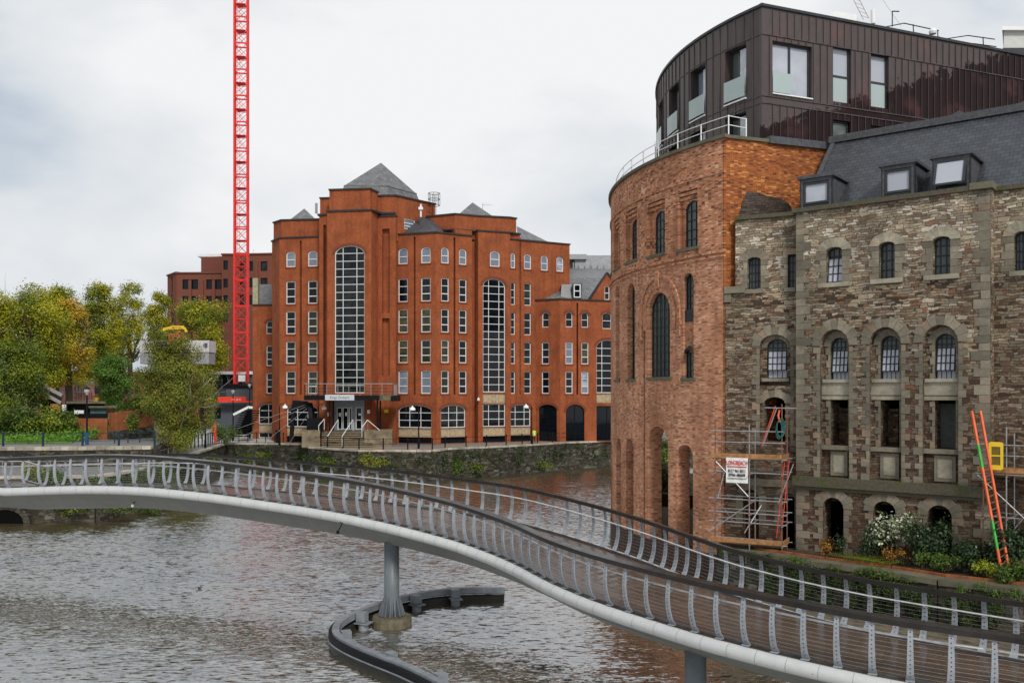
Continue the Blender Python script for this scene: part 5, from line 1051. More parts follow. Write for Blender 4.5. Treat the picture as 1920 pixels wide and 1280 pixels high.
# girder underneath
q=NM('girder_paint',.45,.4); v=q.uv(kind='Object'); n=q.noise(v,.6,5,.6); sc=q.n('Mapping'); q.l(v,sc.inputs[0]); sc.inputs['Scale'].default_value=(1,1,.2); n2=q.noise(sc.outputs[0],4,4,.6)
q.col(q.mix(.5,q.mix(n,(.13,.135,.125),(.19,.195,.18)),q.mix(n2,(.3,.3,.3),(.7,.7,.7)),'OVERLAY')); m_gird=q.m
secs=[]
for i in range(M_):
    a,b=NN[i],FP[i]; w_=(b-a); w_.z=0; W=w_.length; n_=w_/W; e_=lambda p,o,z: p+n_*o+Vector((0,0,z))
    secs.append([e_(a,-.06,-.3),e_(a,.45,-.72),e_(a,W*.30,-1.1),e_(b,-W*.30,-1.1),e_(b,-.45,-.72),e_(b,.06,-.3)])
loft(secs,'girder',m_gird,BR)
q=NM('white_tube_paint',.3,.55); v=q.uv(kind='Object'); n=q.noise(v,2.2,5,.65); n2=q.noise(v,14,3,.6); c=q.mix(q.ramp(n2,[(.66,(0,0,0)),(.74,(.8,.8,.8))]),q.mix(n,(.40,.41,.405),(.55,.56,.55)),(.12,.11,.10)); q.col(c); m_tube=q.m
def edge_tube(pts,side,name):
    k=12; secs=[]
    for i,p in enumerate(pts):
        n_=nrm(pts,i)*(-side); c=p+n_*.13+Vector((0,0,-.21)); secs.append([c+n_*.19*math.cos(2*math.pi*j/k)+Vector((0,0,.19*math.sin(2*math.pi*j/k))) for j in range(k)])
    return loft(secs,name,m_tube,BR,True)
et=edge_tube(NE,1,'edge_tube'); edge_tube(FE,-1,'edge_tube')
mb=MB()  # joints of the tube
for i in range(1,len(NE)-1,1):
    p=NE[i].lerp(NE[i+1],.5); n_=nrm(NE,i)*-1; t_=(NE[i+1]-NE[i]).normalized(); c=p+n_*.13+Vector((0,0,-.21)); mb.tube([c-t_*.006,c+t_*.006],.1935,14,cap=False)
mb.build('tube_joint',plain('joint_grey',(.30,.30,.29),.6),BR)
m_post=plain('grey_steel_paint',(.28,.30,.325),.42,var=.14,scale=2); q=NM('dark_handrail',.2,.45); v=q.uv(kind='Object'); n=q.noise(v,1.8,5,.6); q.col(q.mix(n,(.010,.009,.008),(.03,.026,.023))); q.l(q.ramp(n,[(.35,(.15,.15,.15)),(.65,(.36,.36,.36))]),q.b.inputs['Roughness']); m_hr=q.m
PROF=[(-.06,-.02),(.07,.16),(.155,.42),(.185,.70),(.165,1.0),(.11,1.28)]   # outward, up
def railing(pts,side,label):
    RA=MB(); secs=[]
    for i,p in enumerate(pts):
        n_=nrm(pts,i)*(-side); t_=(pts[min(i+1,len(pts)-1)]-pts[max(i-1,0)]).normalized()
        c=p+n_*.09+Vector((0,0,1.335)); up=Vector((0,0,1)); secs.append([c-n_*.12-up*.05,c-n_*.12+up*.075,c+n_*.12+up*.04,c+n_*.12-up*.09])
    ro=loft(secs,'railing',m_hr,BR); ro['label']=label
    for i,p in enumerate(pts):
        n_=nrm(pts,i)*(-side); t_=(pts[min(i+1,len(pts)-1)]-pts[max(i-1,0)]); t_.z=0; t_.normalize()
        mb=MB(); k=len(PROF); V=[]
        # curved blade plate facing along the radius: broad face seen from the deck side
        for (o,z) in PROF:
            wv=.084-.032*(z/1.28)
            if z<.05: wv=.10
            c=p+n_*o+Vector((0,0,z)); 
            V+= [c-t_*wv-n_*.018,c+t_*wv-n_*.018,c+t_*wv+n_*.018,c-t_*wv+n_*.018]
        fsx=[]
        for j in range(k-1):
            for m in range(4): m2=(m+1)%4; fsx.append((j*4+m,j*4+m2,(j+1)*4+m2,(j+1)*4+m))
        fsx+=[(3,2,1,0),((k-1)*4,(k-1)*4+1,(k-1)*4+2,(k-1)*4+3)]; mb.add(V,fsx)
        mb.beam(p+n_*.15-t_*.0+Vector((0,0,.86)),p-n_*.05+Vector((0,0,.955)),.03,.03)
        mb.box(p+n_*.0+Vector((0,0,-.01)),(.2,.14,.02),math.atan2(t_.y,t_.x))
        if 900<960+p.x/p.y*F<2000 and p.y<33:
            b=mb
            for z in [.1+.105*m for m in range(11)]:
                for j in range(k-1):
                    if PROF[j][1]<=z<=PROF[j+1][1]: o=lerp(PROF[j][0],PROF[j+1][0],(z-PROF[j][1])/(PROF[j+1][1]-PROF[j][1]))
                for s_ in (-1,1): b.box(p+n_*(o+s_*.02)+Vector((0,0,z)),(.022,.012,.022),math.atan2(t_.y,t_.x),mi=1)
        po=mb.build('post',[m_post,m_dk],ro)
    mb=MB(); mb.tube([p-nrm(pts,i)*(-side)*.06+Vector((0,0,.96)) for i,p in enumerate(pts)],.024,7); mb.build('mid_rail',plain('bright_steel',(.6,.6,.6),.35,metal=.3) if 'bright_steel' not in MT else MT['bright_steel'],ro)
    for m in range(11):
        z=.1+.105*m
        for j in range(len(PROF)-1):
            if PROF[j][1]<=z<=PROF[j+1][1]: o=lerp(PROF[j][0],PROF[j+1][0],(z-PROF[j][1])/(PROF[j+1][1]-PROF[j][1]))
        c=MB(); c.tube([p+nrm(pts,i)*(-side)*o+Vector((0,0,z)) for i,p in enumerate(pts)],.003,4); c.build('cable',m_steel,ro)
railing(NE,1,'near railing of the bridge'); railing(FE,-1,'far railing of the bridge')
# kerb angle along the deck edges, ribs under the near side
for pts,s_ in((NE,1),(FE,-1)):
    mb=MB()
    for i in range(len(pts)-1): a=pts[i]+nrm(pts,i)*s_*.09; b=pts[i+1]+nrm(pts,i+1)*s_*.09; mb.beam(a+Vector((0,0,-.005)),b+Vector((0,0,-.005)),.05,.05)
    mb.build('deck_edging',m_zinc,BR)
# piers
def pier(px,Y,r,zt,foot):
    c=XY(px,Y); mb=MB(); mb.lathe((*c,0),[(r,-2),(r,zt)],28); pr=mb.build('pier',m_gird if False else plain('pier_grey_paint',(.13,.15,.165),.4,var=.25,scale=1.2) if 'pier_grey_paint' not in MT else MT['pier_grey_paint'],BR,True)
    if foot:
        mb=MB(); mb.lathe((*c,0),[(.78,-1.5),(.80,.26),(.74,.38),(.2,.40)],28); mb.build('footing',plain('stained_footing',(.12,.105,.07),.8,var=.4,scale=4),pr)
        mb=MB()
        for k in range(16):
            a=2*math.pi*k/16; d=Vector((math.cos(a),math.sin(a),0)); s_=Vector((-d.y,d.x,0))*.02; C=Vector((*c,0)); mb.add([C+d*r*.98+s_+Vector((0,0,1.1)),C+d*r*.98-s_+Vector((0,0,1.1)),C+d*(r+.04)-s_+Vector((0,0,1.1)),C+d*(r+.04)+s_+Vector((0,0,1.1)),C+d*r*.98+s_+Vector((0,0,.4)),C+d*r*.98-s_+Vector((0,0,.4)),C+d*.55-s_+Vector((0,0,.42)),C+d*.55+s_+Vector((0,0,.42))],[(0,1,2,3),(0,4,5,1),(1,5,6,2),(2,6,7,3),(3,7,4,0),(4,7,6,5)])
        mb.build('stiffener',MT['pier_grey_paint'],pr)
pier(734.5,36.4,.30,3.6,True); pier(1304,25.6,.30,2.4,True)
# small lamps under the girder
for px,py,Y in ((257,938,41.6),(641,986,36.0)):
    t=thing('girder_lamp',P(px,py,Y),'small lamp on a thin bracket under the left part of the bridge' if px<300 else 'dark bracket lamp under the bridge left of the round pier','lamp'); p=P(px,py,Y); mb=MB(); mb.beam(p+Vector((.02,.1,.14)),p+Vector((-.1,-.2,-.14)),.03,.03); mb.beam(p+Vector((-.1,.1,.14)),p+Vector((.16,.1,.14)),.05,.05); mb.build('bracket',m_dk,t); mb=MB(); mb.lathe(p+Vector((-.12,-.2,-.28)),[(.02,0),(.07,.04),(.06,.12),(.02,.15)],8); mb.build('lamp_head',m_wht if px<300 else m_dk,t)
# ================================================================== curved fender boom round the pier
BM=thing('fender_boom',(-6.5,33.7,0),'curved grey steel fender boom floating round the foot of the bridge pier','boom')
pp=[(-.35,40.3),(-1.5,40.35),(-2.6,40.2),(-3.7,39.6),(-4.75,38.5),(-5.6,37.2),(-6.2,35.8),(-6.5,34.6),(-6.5,33.6),(-6.25,32.6),(-5.5,31.4),(-4.5,30.2),(-3.5,29.1),(-2.65,28.0),(-1.9,26.9),(-1.0,25.6),(-.2,24.3)]
def spl(p,n=5):
    o=[]
    for i in range(len(p)-1):
        a=p[max(0,i-1)];b=p[i];c=p[i+1];d=p[min(len(p)-1,i+2)]
        for k in range(n):
            t=k/n; o.append(tuple(.5*((2*b[j])+(-a[j]+c[j])*t+(2*a[j]-5*b[j]+4*c[j]-d[j])*t*t+(-a[j]+3*b[j]-3*c[j]+d[j])*t**3) for j in range(len(b))))
    return o+[p[-1]]
bp=[Vector((*p,0)) for p in spl(pp)]
def boom(prof,name,mat):
    secs=[]
    for i,p in enumerate(bp): n_=nrm(bp,i)*-1; secs.append([p+n_*o+Vector((0,0,z)) for o,z in prof])  # nrm here points inside the loop
    loft(secs,name,mat,BM)
m_boom=plain('boom_grey_steel',(.20,.22,.24),.4,var=.3,scale=2)
boom([(-.13,.42),(.13,.42),(.13,.66),(-.13,.66)],'upper_beam',m_boom)
boom([(.14,.34),(.25,.34),(.25,.58),(.14,.58)],'rubbing_strip',m_dk); boom([(-.10,-.1),(.19,-.1),(.19,.30),(-.10,.30)],'lower_beam',plain('wet_black_timber',(.025,.024,.02),.4)); boom([(.20,.31),(.28,.31),(.28,.35),(.20,.35)],'trim',m_boom)
for i in (10,18,30,44,56,66,76):
    p=bp[i]; n_=nrm(bp,i); s_=1; q_=p+n_*.35; mb=MB(); mb.box(q_+Vector((0,0,.5)),(.36,.36,.36),math.atan2(n_.y,n_.x)); mb.box(q_+n_*.05+Vector((0,0,.28)),(.62,.5,.04),math.atan2(n_.y,n_.x)); mb.lathe(q_+n_*.05+Vector((0,0,-1)),[(.2,0),(.2,1.25)],14); mb.build('mooring_bracket',m_boom,BM)
# ================================================================== scaffolds
def scaf(name,label,fc,us,deps,zbot,ztops,levels,boards,extra=(),rail=()):
    t=thing(name,fc.pt(us[0],zbot,deps[0]),label,'scaffold')
    for d in deps:
        for i,u in enumerate(us): mb=MB(); mb.tube([fc.pt(u,zbot-.1,d),fc.pt(u,ztops[i] if d==deps[0] else ztops[i]-.3,d)],.03,7); mb.build('standard',m_steel if i%2 else m_rusty,t)
    mb=MB()
    for z in levels:
        for d in deps: mb.tube([fc.pt(us[0]-.3,z+.03,d-.04),fc.pt(us[-1]+.25,z,d-.04)],.028,6)
        for u in us: mb.tube([fc.pt(u+.05,z-.06,deps[0]-.25),fc.pt(u+.05,z-.06,deps[-1]+.2)],.028,6)
    for z in rail: mb.tube([fc.pt(us[0]-.2,z,deps[0]-.05),fc.pt(us[-1]+.15,z,deps[0]-.05)],.028,6)
    mb.build('ledger',m_steel,t)
    mb=MB()
    for a,b in extra: mb.tube([fc.pt(*a),fc.pt(*b)],.028,6)
    mb.build('brace',m_steel,t)
    mb=MB()
    for z in levels:
        for u in us: mb.box(fc.pt(u,z,deps[0]-.03),(.11,.11,.1))
    mb.build('coupler',m_rusty,t)
    for z in boards:
        mb=MB(); n=5
        for k in range(n): d=lerp(deps[0]-.05,deps[-1]+.05,(k+.5)/n); fbox(mb,fc,us[0]-.15,us[-1]+.1,z,z+.04,d-.11,d+.11)
        mb.build('platform',m_wood,t); mb=MB(); fbox(mb,fc,us[0]-.2,us[-1]+.02,z+.045,z+.27,deps[0]-.09,deps[0]-.055); fbox(mb,fc,us[-1]+.06,us[-1]+.10,z+.045,z+.27,deps[0]-.02,deps[-1]); mb.build('toe_board',m_wood,t)
    return t
sp=Plane(1341,43.3,1492,41.6)   # front line of the scaffold
S=sp.u; us=[S(1341),S(1405),S(1466)]
zz=lambda y,x=1400: sp.z(x,y)
zbd,zb2=zz(861),zz(1019)
T1=scaf('scaffold','two lift tube scaffold with timber boards and a hanging banner against the stone wall','X' and sp,us,(0,1.25),zz(1035),[zz(787),zz(795),zz(757)],[zz(860),zz(886),zz(937),zz(962),zz(980),zz(1018)],[zbd,zb2-.02],
 [((S(1343),zz(866),-.08),(S(1404),zz(930),-.08)),((S(1363),zz(866),.02),(S(1346),zz(935),.02)),((S(1331),zz(1000),-.1),(S(1417),zz(936),-.1)),((S(1345),zz(938),.05),(S(1368),zz(985),.8)),((S(1484),zz(868),.5),(S(1458),zz(942),.1)),((S(1419),zz(950),1.0),(S(1393),zz(1001),.3)),((S(1422),zz(838),.9),(S(1447),zz(765),1.2))],rail=[zz(808),zz(829)])
mb=MB(); mb.tube([sp.pt(S(1432),zz(764),.2),sp.pt(S(1492),zz(765),.2)],.03,6); mb.build('top_tube',m_steel,T1)
mb=MB(); mb.tube([sp.pt(S(1424),zz(835),.5),sp.pt(S(1449),zz(761),.6)],.03,6); mb.build('red_brace',m_redb,T1)
t=thing('ladder',sp.pt(S(1452),zz(1008),.6),'narrow red ladder inside the scaffold beside its right upright','ladder')
for s_ in(0,.3): mb=MB(); mb.tube([sp.pt(S(1451)+s_*.5,zz(1008),.6+s_),sp.pt(S(1465)+s_*.5,zz(863),.8+s_)],.025,6); mb.build('stile',m_redb,t)
mb=MB(); [mb.beam(sp.pt(lerp(S(1451),S(1465),k/14),lerp(zz(1008),zz(863),k/14),lerp(.6,.8,k/14)),sp.pt(lerp(S(1451),S(1465),k/14)+.15,lerp(zz(1008),zz(863),k/14),lerp(.9,1.1,k/14)),.02,.02) for k in range(1,14)]; mb.build('rung',m_steel,t)
t=thing('coiled_rope',sp.pt(S(1463),zz(800),0),'green and orange rope coils hanging from the scaffold top rail','rope'); mb=MB()
for k in range(5):
    c=sp.pt(S(1461)+k*.03,zz(805)+.03*k,-.1-.015*k); mb.tube([c+Vector((.14*math.sin(a)*(1+.1*k),0,.42*math.cos(a))) for a in [2*math.pi*j/14 for j in range(15)]],.016,5)
mb.build('coil',plain('teal_rope',(.04,.16,.15),.8),t); mb=MB(); mb.tube([sp.pt(S(1462),zz(768),-.1),sp.pt(S(1460),zz(778),-.12),sp.pt(S(1463),zz(790),-.1)],.05,6); mb.build('knot',m_ora,t)
# banner
t=thing('banner',sp.pt(S(1383),zz(904),-.12),'white scaffold banner with red heading and black phone numbers','banner'); fb=sp
a,b=S(1362.5),S(1403.5); z1=zz(857.5,1383); z0=zz(904.5,1383); H_=z1-z0; Wd=b-a
mb=MB(); n=10
for i in range(n): x0,x1=lerp(a,b,i/n),lerp(a,b,(i+1)/n); d0,d1=-.12+.012*math.sin(i*1.3),-.12+.012*math.sin((i+1)*1.3); mb.hexa([sp.pt(x0,z0,d0),sp.pt(x1,z0,d1),sp.pt(x1,z0,d1+.01),sp.pt(x0,z0,d0+.01),sp.pt(x0,z1,d0),sp.pt(x1,z1,d1),sp.pt(x1,z1,d1+.01),sp.pt(x0,z1,d0+.01)])
bn=mb.build('sheet',plain('banner_white',(.72,.72,.70),.6,var=.05),t); mr_=plain('banner_red',(.55,.05,.03),.6,var=.1); mk=plain('banner_black',(.02,.02,.03),.6)
text('LONGREACH',H_*.24,sp,(a+b)/2,z1-H_*.21,-.14,mr_,bn,bold=.004,fit=Wd*.94)
mb=MB(); fbox(mb,sp,a+.06,b-.06,z1-H_*.375,z1-H_*.335,-.145,-.135); mb.build('rule',mr_,bn)
text('0117 961 0511',H_*.17,sp,(a+b)/2,z1-H_*.53,-.14,mk,bn,bold=.004,fit=Wd*.78); text('07966 686608',H_*.17,sp,(a+b)/2,z1-H_*.69,-.14,mk,bn,bold=.004,fit=Wd*.76); text('www.longreachscaffolding.co.uk',H_*.08,sp,(a+b)/2,z1-H_*.82,-.14,mk,bn,fit=Wd*.88)
# right hand scaffold, ladder and guard panel
s2=Plane(1843,37.2,1990,35.4); S=s2.u; zz=lambda y,x=1880: s2.z(x,y)
T2=scaf('scaffold','tube scaffold with one timber lift at the right edge behind the orange ladder','X' and s2,[S(1843.5),S(1887),S(1960)],(0,1.4),2.0,[zz(895),zz(800),zz(800)],[zz(890),zz(970)],[zz(888)],[((S(1834),zz(892),-.1),(S(1930),zz(975),-.1)),((S(1885),zz(1010),.1),(S(1925),zz(960),.1)),((S(1866),zz(1000),.1),(S(1876),zz(972),.1))],rail=[zz(834),zz(854)])
mb=MB(); mb.tube([s2.pt(S(1818),zz(834),0),s2.pt(S(1850),zz(833),0)],.028,6); mb.build('stub_tube',m_steel,T2)
t=thing('extension_ladder',s2.pt(S(1877),1.95,-.5),'orange ladder with green taped sections leaning against the right scaffold','ladder')
g=Vector((0,0,0)); a0,a1=P(1878,1072,36.0),P(1822,770,37.0); b0,b1=P(1890.5,1062,36.1),P(1838,770,37.1)
for (p0,p1,seg) in ((a0,a1,((0,.14,0),(.14,.32,1),(.32,.64,0),(.64,.79,1),(.79,1,0))),(b0,b1,((0,1,0),))):
    for s0_,s1_,k in seg: mb=MB(); mb.beam(p0.lerp(p1,1-s1_) if False else p0.lerp(p1,s0_),p0.lerp(p1,s1_),.075,.10); mb.build('stile',(m_redb if False else m_ora,m_grn)[k],t)
mb=MB(); [mb.beam(a0.lerp(a1,k/24),b0.lerp(b1,k/24),.035,.035) for k in range(1,24)]; mb.build('rung',m_rusty,t)
t=thing('ladder_guard',s2.pt(S(1870),zz(880),-.3),'yellow plastic ladder guard panel with black mesh on the right scaffold','guard panel'); mb=MB(); a,b,z0,z1=S(1857),S(1884),zz(880),zz(828)
hs_=[rect(a+.1,b-.1,lerp(z0,z1,.17),lerp(z0,z1,.48)),rect(a+.1,b-.1,lerp(z0,z1,.53),lerp(z0,z1,.83))]; wall(s2,[(a+.06,z0),(b-.06,z0),(b,z0+.06),(b,z1-.06),(b-.06,z1),(a+.06,z1),(a,z1-.06),(a,z0+.06)],hs_,m_yel,t,'panel',reveal=.05,thick=.05,dep0=-.3)
mb=MB()
for h in hs_:
    u0,u1,zz0,zz1=h[0][0],h[1][0],h[0][1],h[2][1]; [fbox(mb,s2,lerp(u0,u1,k/10)-.007,lerp(u0,u1,k/10)+.007,zz0,zz1,-.28,-.265) for k in range(11)]; [fbox(mb,s2,u0,u1,lerp(zz0,zz1,k/7)-.007,lerp(zz0,zz1,k/7)+.007,-.281,-.266) for k in range(8)]
mb.build('mesh',plain('grimy_yellow',(.22,.15,.02),.7),t)
# ================================================================== street furniture on the far quay
def lamp(px,Y,zb,h,name='lamp_post',label='',kind='swan',m=m_dk,grp='lamp posts'):
    x,y=XY(px,Y); t=thing('street_lamp',(x,y,zb),label,'street lamp',grp); mb=MB(); mb.lathe((x,y,zb),[(.13,0),(.13,.9),(.08,.95),(.055,h)],10); mb.build('post',m,t); s=1
    if kind=='swan' or kind=='swanl':
        s=1 if kind=='swan' else -1; pts=[Vector((x+s*(.02+.35*(1-math.cos(a))),y-.05,zb+h+.45*math.sin(a))) for a in [k*math.pi/10 for k in range(9)]]; mb=MB(); mb.tube([Vector((x,y,zb+h-.05))]+pts,.035,6); mb.build('arm',m,t)
        e_=pts[-1]; mb=MB(); mb.lathe(e_-Vector((0,0,.42)),[(.04,0),(.30,.02),(.33,.12),(.24,.30),(.08,.40),(.06,.52)],14); mb.build('lamp_shade',m_lamp,t)
    else:
        mb=MB(); mb.lathe((x,y,zb+h),[(.07,0),(.22,.28),(.25,.52),(.2,.56),(.03,.60)],12); mb.build('lamp_head',plain('frosted_lantern',(.45,.45,.43),.3) if 'frosted_lantern' not in MT else MT['frosted_lantern'],t); mb=MB(); mb.lathe((x,y,zb+h+.5),[(.30,0),(.28,.08),(.1,.2),(.02,.24)],12); mb.build('cap',m,t)
    return t
lamp(524,103,3.3,4.3,label='white shaded swan neck lamp left of the entrance, by the black lock gear')
lamp(597,103,3.3,4.2,label='white shaded swan neck lamp just left of the entrance sign')
lamp(785,97,3.3,4.2,label='swan neck lamp in front of the arched ground floor window right of the entrance',kind='swanl')
lamp(997,105,3.3,4.3,label='swan neck lamp beside the person in the yellow jacket',kind='swanl')
lamp(468,118,3.3,6.6,label='tall thin lamp post at the left corner of the red office block',kind='lantern')
lamp(163,77,4.86,4.2,label='dark lantern lamp with a blue base in front of the rust coloured wall',kind='lantern')
lamp(385,97,3.3,6.0,label='pale bowl lantern on a tall black post right of the birch',kind='lantern')
lamp(437,112,3.3,5.8,label='small lantern lamp on a black post in front of the grey hoarding',kind='lantern')
mb=MB(); x,y=XY(163,76.9); mb.lathe((x,y,4.86),[(.14,0),(.14,1.0),(.1,1.05)],10); o=mb.build('lamp_base',plain('blue_lamp_base',(.02,.07,.2),.5)); tag(o,'blue painted sleeve round the base of the left lamp post','post base')
# railings
def fence(name,pts,zb,h,label,cat,m,rails,sp=2.2,r=.045,cap=True,z1=None):
    t=thing(name,(*pts[0],zb),label,cat); mb=MB(); P3=[]
    for i,(a,b) in enumerate(zip(pts[:-1],pts[1:])):
        a=Vector((*a,zb if z1 is None else lerp(zb,z1,i/(len(pts)-1))));b=Vector((*b,zb if z1 is None else lerp(zb,z1,(i+1)/(len(pts)-1)))); k=max(1,round((b-a).length/sp))
        P3+=[a.lerp(b,j/k) for j in range(k)]
        for f in rails: mb.beam(a+Vector((0,0,h*f)),b+Vector((0,0,h*f)),.035,.035)
    mb.build('rail',m,t); P3.append(Vector((*pts[-1],zb if z1 is None else z1)))
    for p in P3: q_=MB(); q_.lathe(p,[(r,0),(r,h),(r*1.4,h+.02),(r*1.2,h+.08),(.01,h+.1)] if cap else [(r,0),(r,h)],7); q_.build('post',m,t)
    return t
fence('quay_railing',[(x,y+.35) for x,y in wx([(578,103),(585,100.3),(672,95.1),(810,94.5),(834,97.8),(949,102.7),(1063,110.3),(1153,114.1),(1320,118)])],3.32,1.1,'low black post and rail fence along the quay in front of the red offices','railing',m_dk,(.5,.97),2.45,.07)
fence('quay_railing',[(x,y+.3) for x,y in wx([(430,108.6),(480,108.2),(530,107.6),(566,107.3)])],3.32,1.1,'black post and rail fence beside the lock gear left of the offices','railing',m_dk,(.45,.97),1.1,.05)
fence('promenade_railing',[(x,y+.45) for x,y in RW],4.86,1.15,'blue grey railing with dark blue posts along the raised promenade at left','railing',m_blue,(.42,.97),2.6,.09)
fence('ramp_railing',wx([(345,92),(358,95),(372,98),(386,101),(402,106)]),3.4,1.25,'dark railing climbing beside the tall black lamp right of the birch','railing',m_blue,(.97,),1.35,.07)
fence('ramp_railing',[(x,y+.35) for x,y in EDGE[2:6]],3.32,1.05,'pale metal handrail beside the sloping path behind the left end of the bridge','railing',m_steel,(.55,.97),3.6,.035)
fence('ramp_railing',wx([(215,79),(240,79.6),(262,80.2),(290,81)]),4.86,1.0,'short railing in front of the stone ramp wall below the rusty wall','railing',m_blue,(.5,.97),.95,.05)
# red life ring post
t=thing('life_ring_post',P(403,829,105),'red life ring post with an orange ring at the end of the ramp railing','life ring post'); mb=MB(); mb.box(P(403.5,811,105),(.28,.12,2.3)); mb.build('post',m_redb,t)
mb=MB(); c=P(400.5,804,104.9); mb.tube([c+Vector((.22*math.cos(a),-.06,.38*math.sin(a))) for a in [2*math.pi*k/14 for k in range(15)]],.07,6); mb.build('life_ring',m_gold,t)
# rusty steel walls
def slab(mb,pa,Ya,pb,Yb,zb,zt0,zt1,th=.15,zb1=None):
    fc=Plane(pa,Ya,pb,Yb); zb1=zb if zb1 is None else zb1; mb.hexa([fc.pt(0,zb,0),fc.pt(fc.L,zb1,0),fc.pt(fc.L,zb1,th),fc.pt(0,zb,th),fc.pt(0,zt0,0),fc.pt(fc.L,zt1,0),fc.pt(fc.L,zt1,th),fc.pt(0,zt0,th)])
t=thing('weathering_steel_gate',(*XY(172,86),4.86),'flat rust brown steel wall panel below a glass box, left of the stone ramp','wall'); mb=MB(); slab(mb,136,86,201,86,4.8,Z(784,86),Z(784,86)); mb.build('panel',m_corten,t); mb=MB(); slab(mb,148,86.4,201,86.4,Z(785,86.4),Z(775,86.4),Z(775,86.4)); mb.build('dark_band',m_dk,t)
t=thing('weathering_steel_wall',(*XY(240,86),4.86),'long rust brown steel wall stepping up on a stone base, ivy hanging over it','wall'); mb=MB(); slab(mb,204,86.2,218,85.2,Z(809,85),Z(773.5,86),Z(773.5,85)); slab(mb,218,85.25,288,90,Z(809,85),Z(772,85),Z(766,90),zb1=Z(799,90)); mb.build('panel',m_corten,t)
mb=MB(); slab(mb,203,85.1,218,84.9,4.8,Z(809,85),Z(808.5,85),.6); slab(mb,218,84.95,290,89.6,4.8,Z(808.5,85),Z(798.5,89.6),.6); mb.build('stone_base',m_quay,t)
t=thing('glass_shelter',(*XY(178,90),6),'small glass walled shelter with a flat concrete roof behind the rusty wall','shelter'); mb=MB(); mb.prism([XY(124,90),XY(198,90),XY(198,94),XY(124,94)],Z(756.5,90),Z(753,90)); mb.prism([XY(166,88),XY(218,88),XY(222,92),XY(166,92)],Z(764.5,88),Z(761.5,88)); mb.build('roof',m_concd,t)
mb=MB(); mb.prism([XY(126,91),XY(196,91),XY(196,94),XY(126,94)],4.8,Z(757,90)); mb.build('wall',m_dk,t); mb=MB(); mb.prism([XY(169,88.4),XY(199,88.4),XY(199,91),XY(169,91)],Z(776,88),Z(764.5,88)); mb.build('glass_box',plain('green_glass',(.07,.13,.13),.06),t); mb=MB(); mb.prism([XY(139,89.4),XY(157,89.4),XY(160,92),XY(139,92)],Z(776,90),Z(769,90)); mb.prism([XY(116,89.6),XY(124,89.6),XY(124,93),XY(116,93)],4.9,Z(759,90)); mb.build('white_panel',m_wht,t)
# small gabled shed at far left
t=thing('gabled_shed',(*XY(95,92),5),'small dark gabled shed with pale bargeboards under the left trees','shed'); mb=MB(); mb.hexa([P(78,775,92),P(114,775,92),P(116,775,95),P(78,775,95),P(78,748,92),P(114,748,92),P(116,748,95),P(78,748,95)]); mb.build('wall',m_dk,t); mb=MB(); mb.beam(P(82,723,91.8),P(116,741,91.8),.15,.3); mb.beam(P(82,738,91.8),P(114,755,91.8),.15,.3); mb.build('bargeboard',m_conc,t); mb=MB(); mb.hexa([P(76,738,92.2),P(113,754,92.2),P(116,752,97),P(80,736,97),P(82,724,92.2),P(117,741,92.2),P(120,739,97),P(86,722,97)]); mb.build('roof',m_slateF,t); mb=MB(); mb.box(P(104,766,91.9),(1.0,.06,1.0)); mb.build('shutter',m_gold,t)
# palisade fences in the yard, far brick wall behind trees
t=thing('mesh_fence',(*XY(150,118),6),'tall pale mesh fence with spikes behind the site yard at left','fence')
mb=MB(); fc=Plane(112,118,176,118); 
for k in range(22): u=lerp(0,fc.L,k/21); mb.beam(fc.pt(u,4,0),fc.pt(u,Z(712,118),0),.05,.05)
mb.build('pale',m_steel,t); mb=MB(); [mb.beam(fc.pt(0,Z(y,118),0),fc.pt(fc.L,Z(y,118),0),.08,.08) for y in(719,735,750)]; mb.build('rail',m_steel,t); mb=MB(); [mb.box(P(x,727+(x*7)%9,118.1),(.15,.03,.5)) for x in(125,131,143)]; mb.build('notice',m_wht,t)
t=thing('site_clutter_fence',(*XY(135,112),6),'low orange and steel barriers at the foot of the mesh fence','barrier'); mb=MB(); [mb.beam(P(118,y,112),P(160,y-2,112),.08,.08) for y in(748,754)]; [mb.beam(P(x,740,112),P(x,757,112),.06,.06) for x in(118,127,136,146,156)]; mb.build('bar',m_ora,t)
t=thing('far_brick_terrace',(*XY(140,190),4),'dark brick terrace glimpsed behind the trunks of the left trees','building'); fc=Plane(60,190,300,190); mb=MB(); fbox(mb,fc,0,fc.L,3,Z(697,190),0,6); mb.build('wall',m_brown,t); mb=MB(); fbox(mb,fc,-.2,fc.L+.2,Z(697,190),Z(694,190),-.2,6.2); mb.build('parapet_coping',m_wht,t)
mb=MB(); [fbox(mb,fc,k*2.1+.5,k*2.1+1.6,z_,z_+1.6,-.05,.02) for k in range(12) for z_ in(6,9,11.4)]; mb.build('window_band',m_gl,t)
# black lock gear and steps beside the offices
t=thing('lock_bridge_gear',(*XY(570,102.5),3.3),'black timber A frame of the old lock bridge with thin stay rods','lock gear'); mb=MB()
mb.hexa([P(548,766,102.4),P(580,767,102.4),P(580,767,104),P(548,766,104),P(548,750,102.4),P(578,752,102.4),P(578,752,104),P(548,750,104)]); mb.beam(P(546,826,102.3),P(551,758,102.6),.42,.35); mb.beam(P(586,835,101.5),P(580,755,102.6),.42,.3); mb.beam(P(600,820,104),P(582,756,103),.3,.3); mb.beam(P(521,830,104),P(521,806,104),.5,.4); mb.box(P(590,797,102),(1.6,.8,1.6)); mb.build('frame',m_dk,t)
mb=MB()
for a,b in (((446,803),(580,756)),((455,818),(580,759)),((497,828),(580,762)),((540,835),(582,768))): mb.beam(P(a[0],a[1],101),P(b[0],b[1],102.5),.03,.03)
mb.build('stay_rod',m_steel,t)
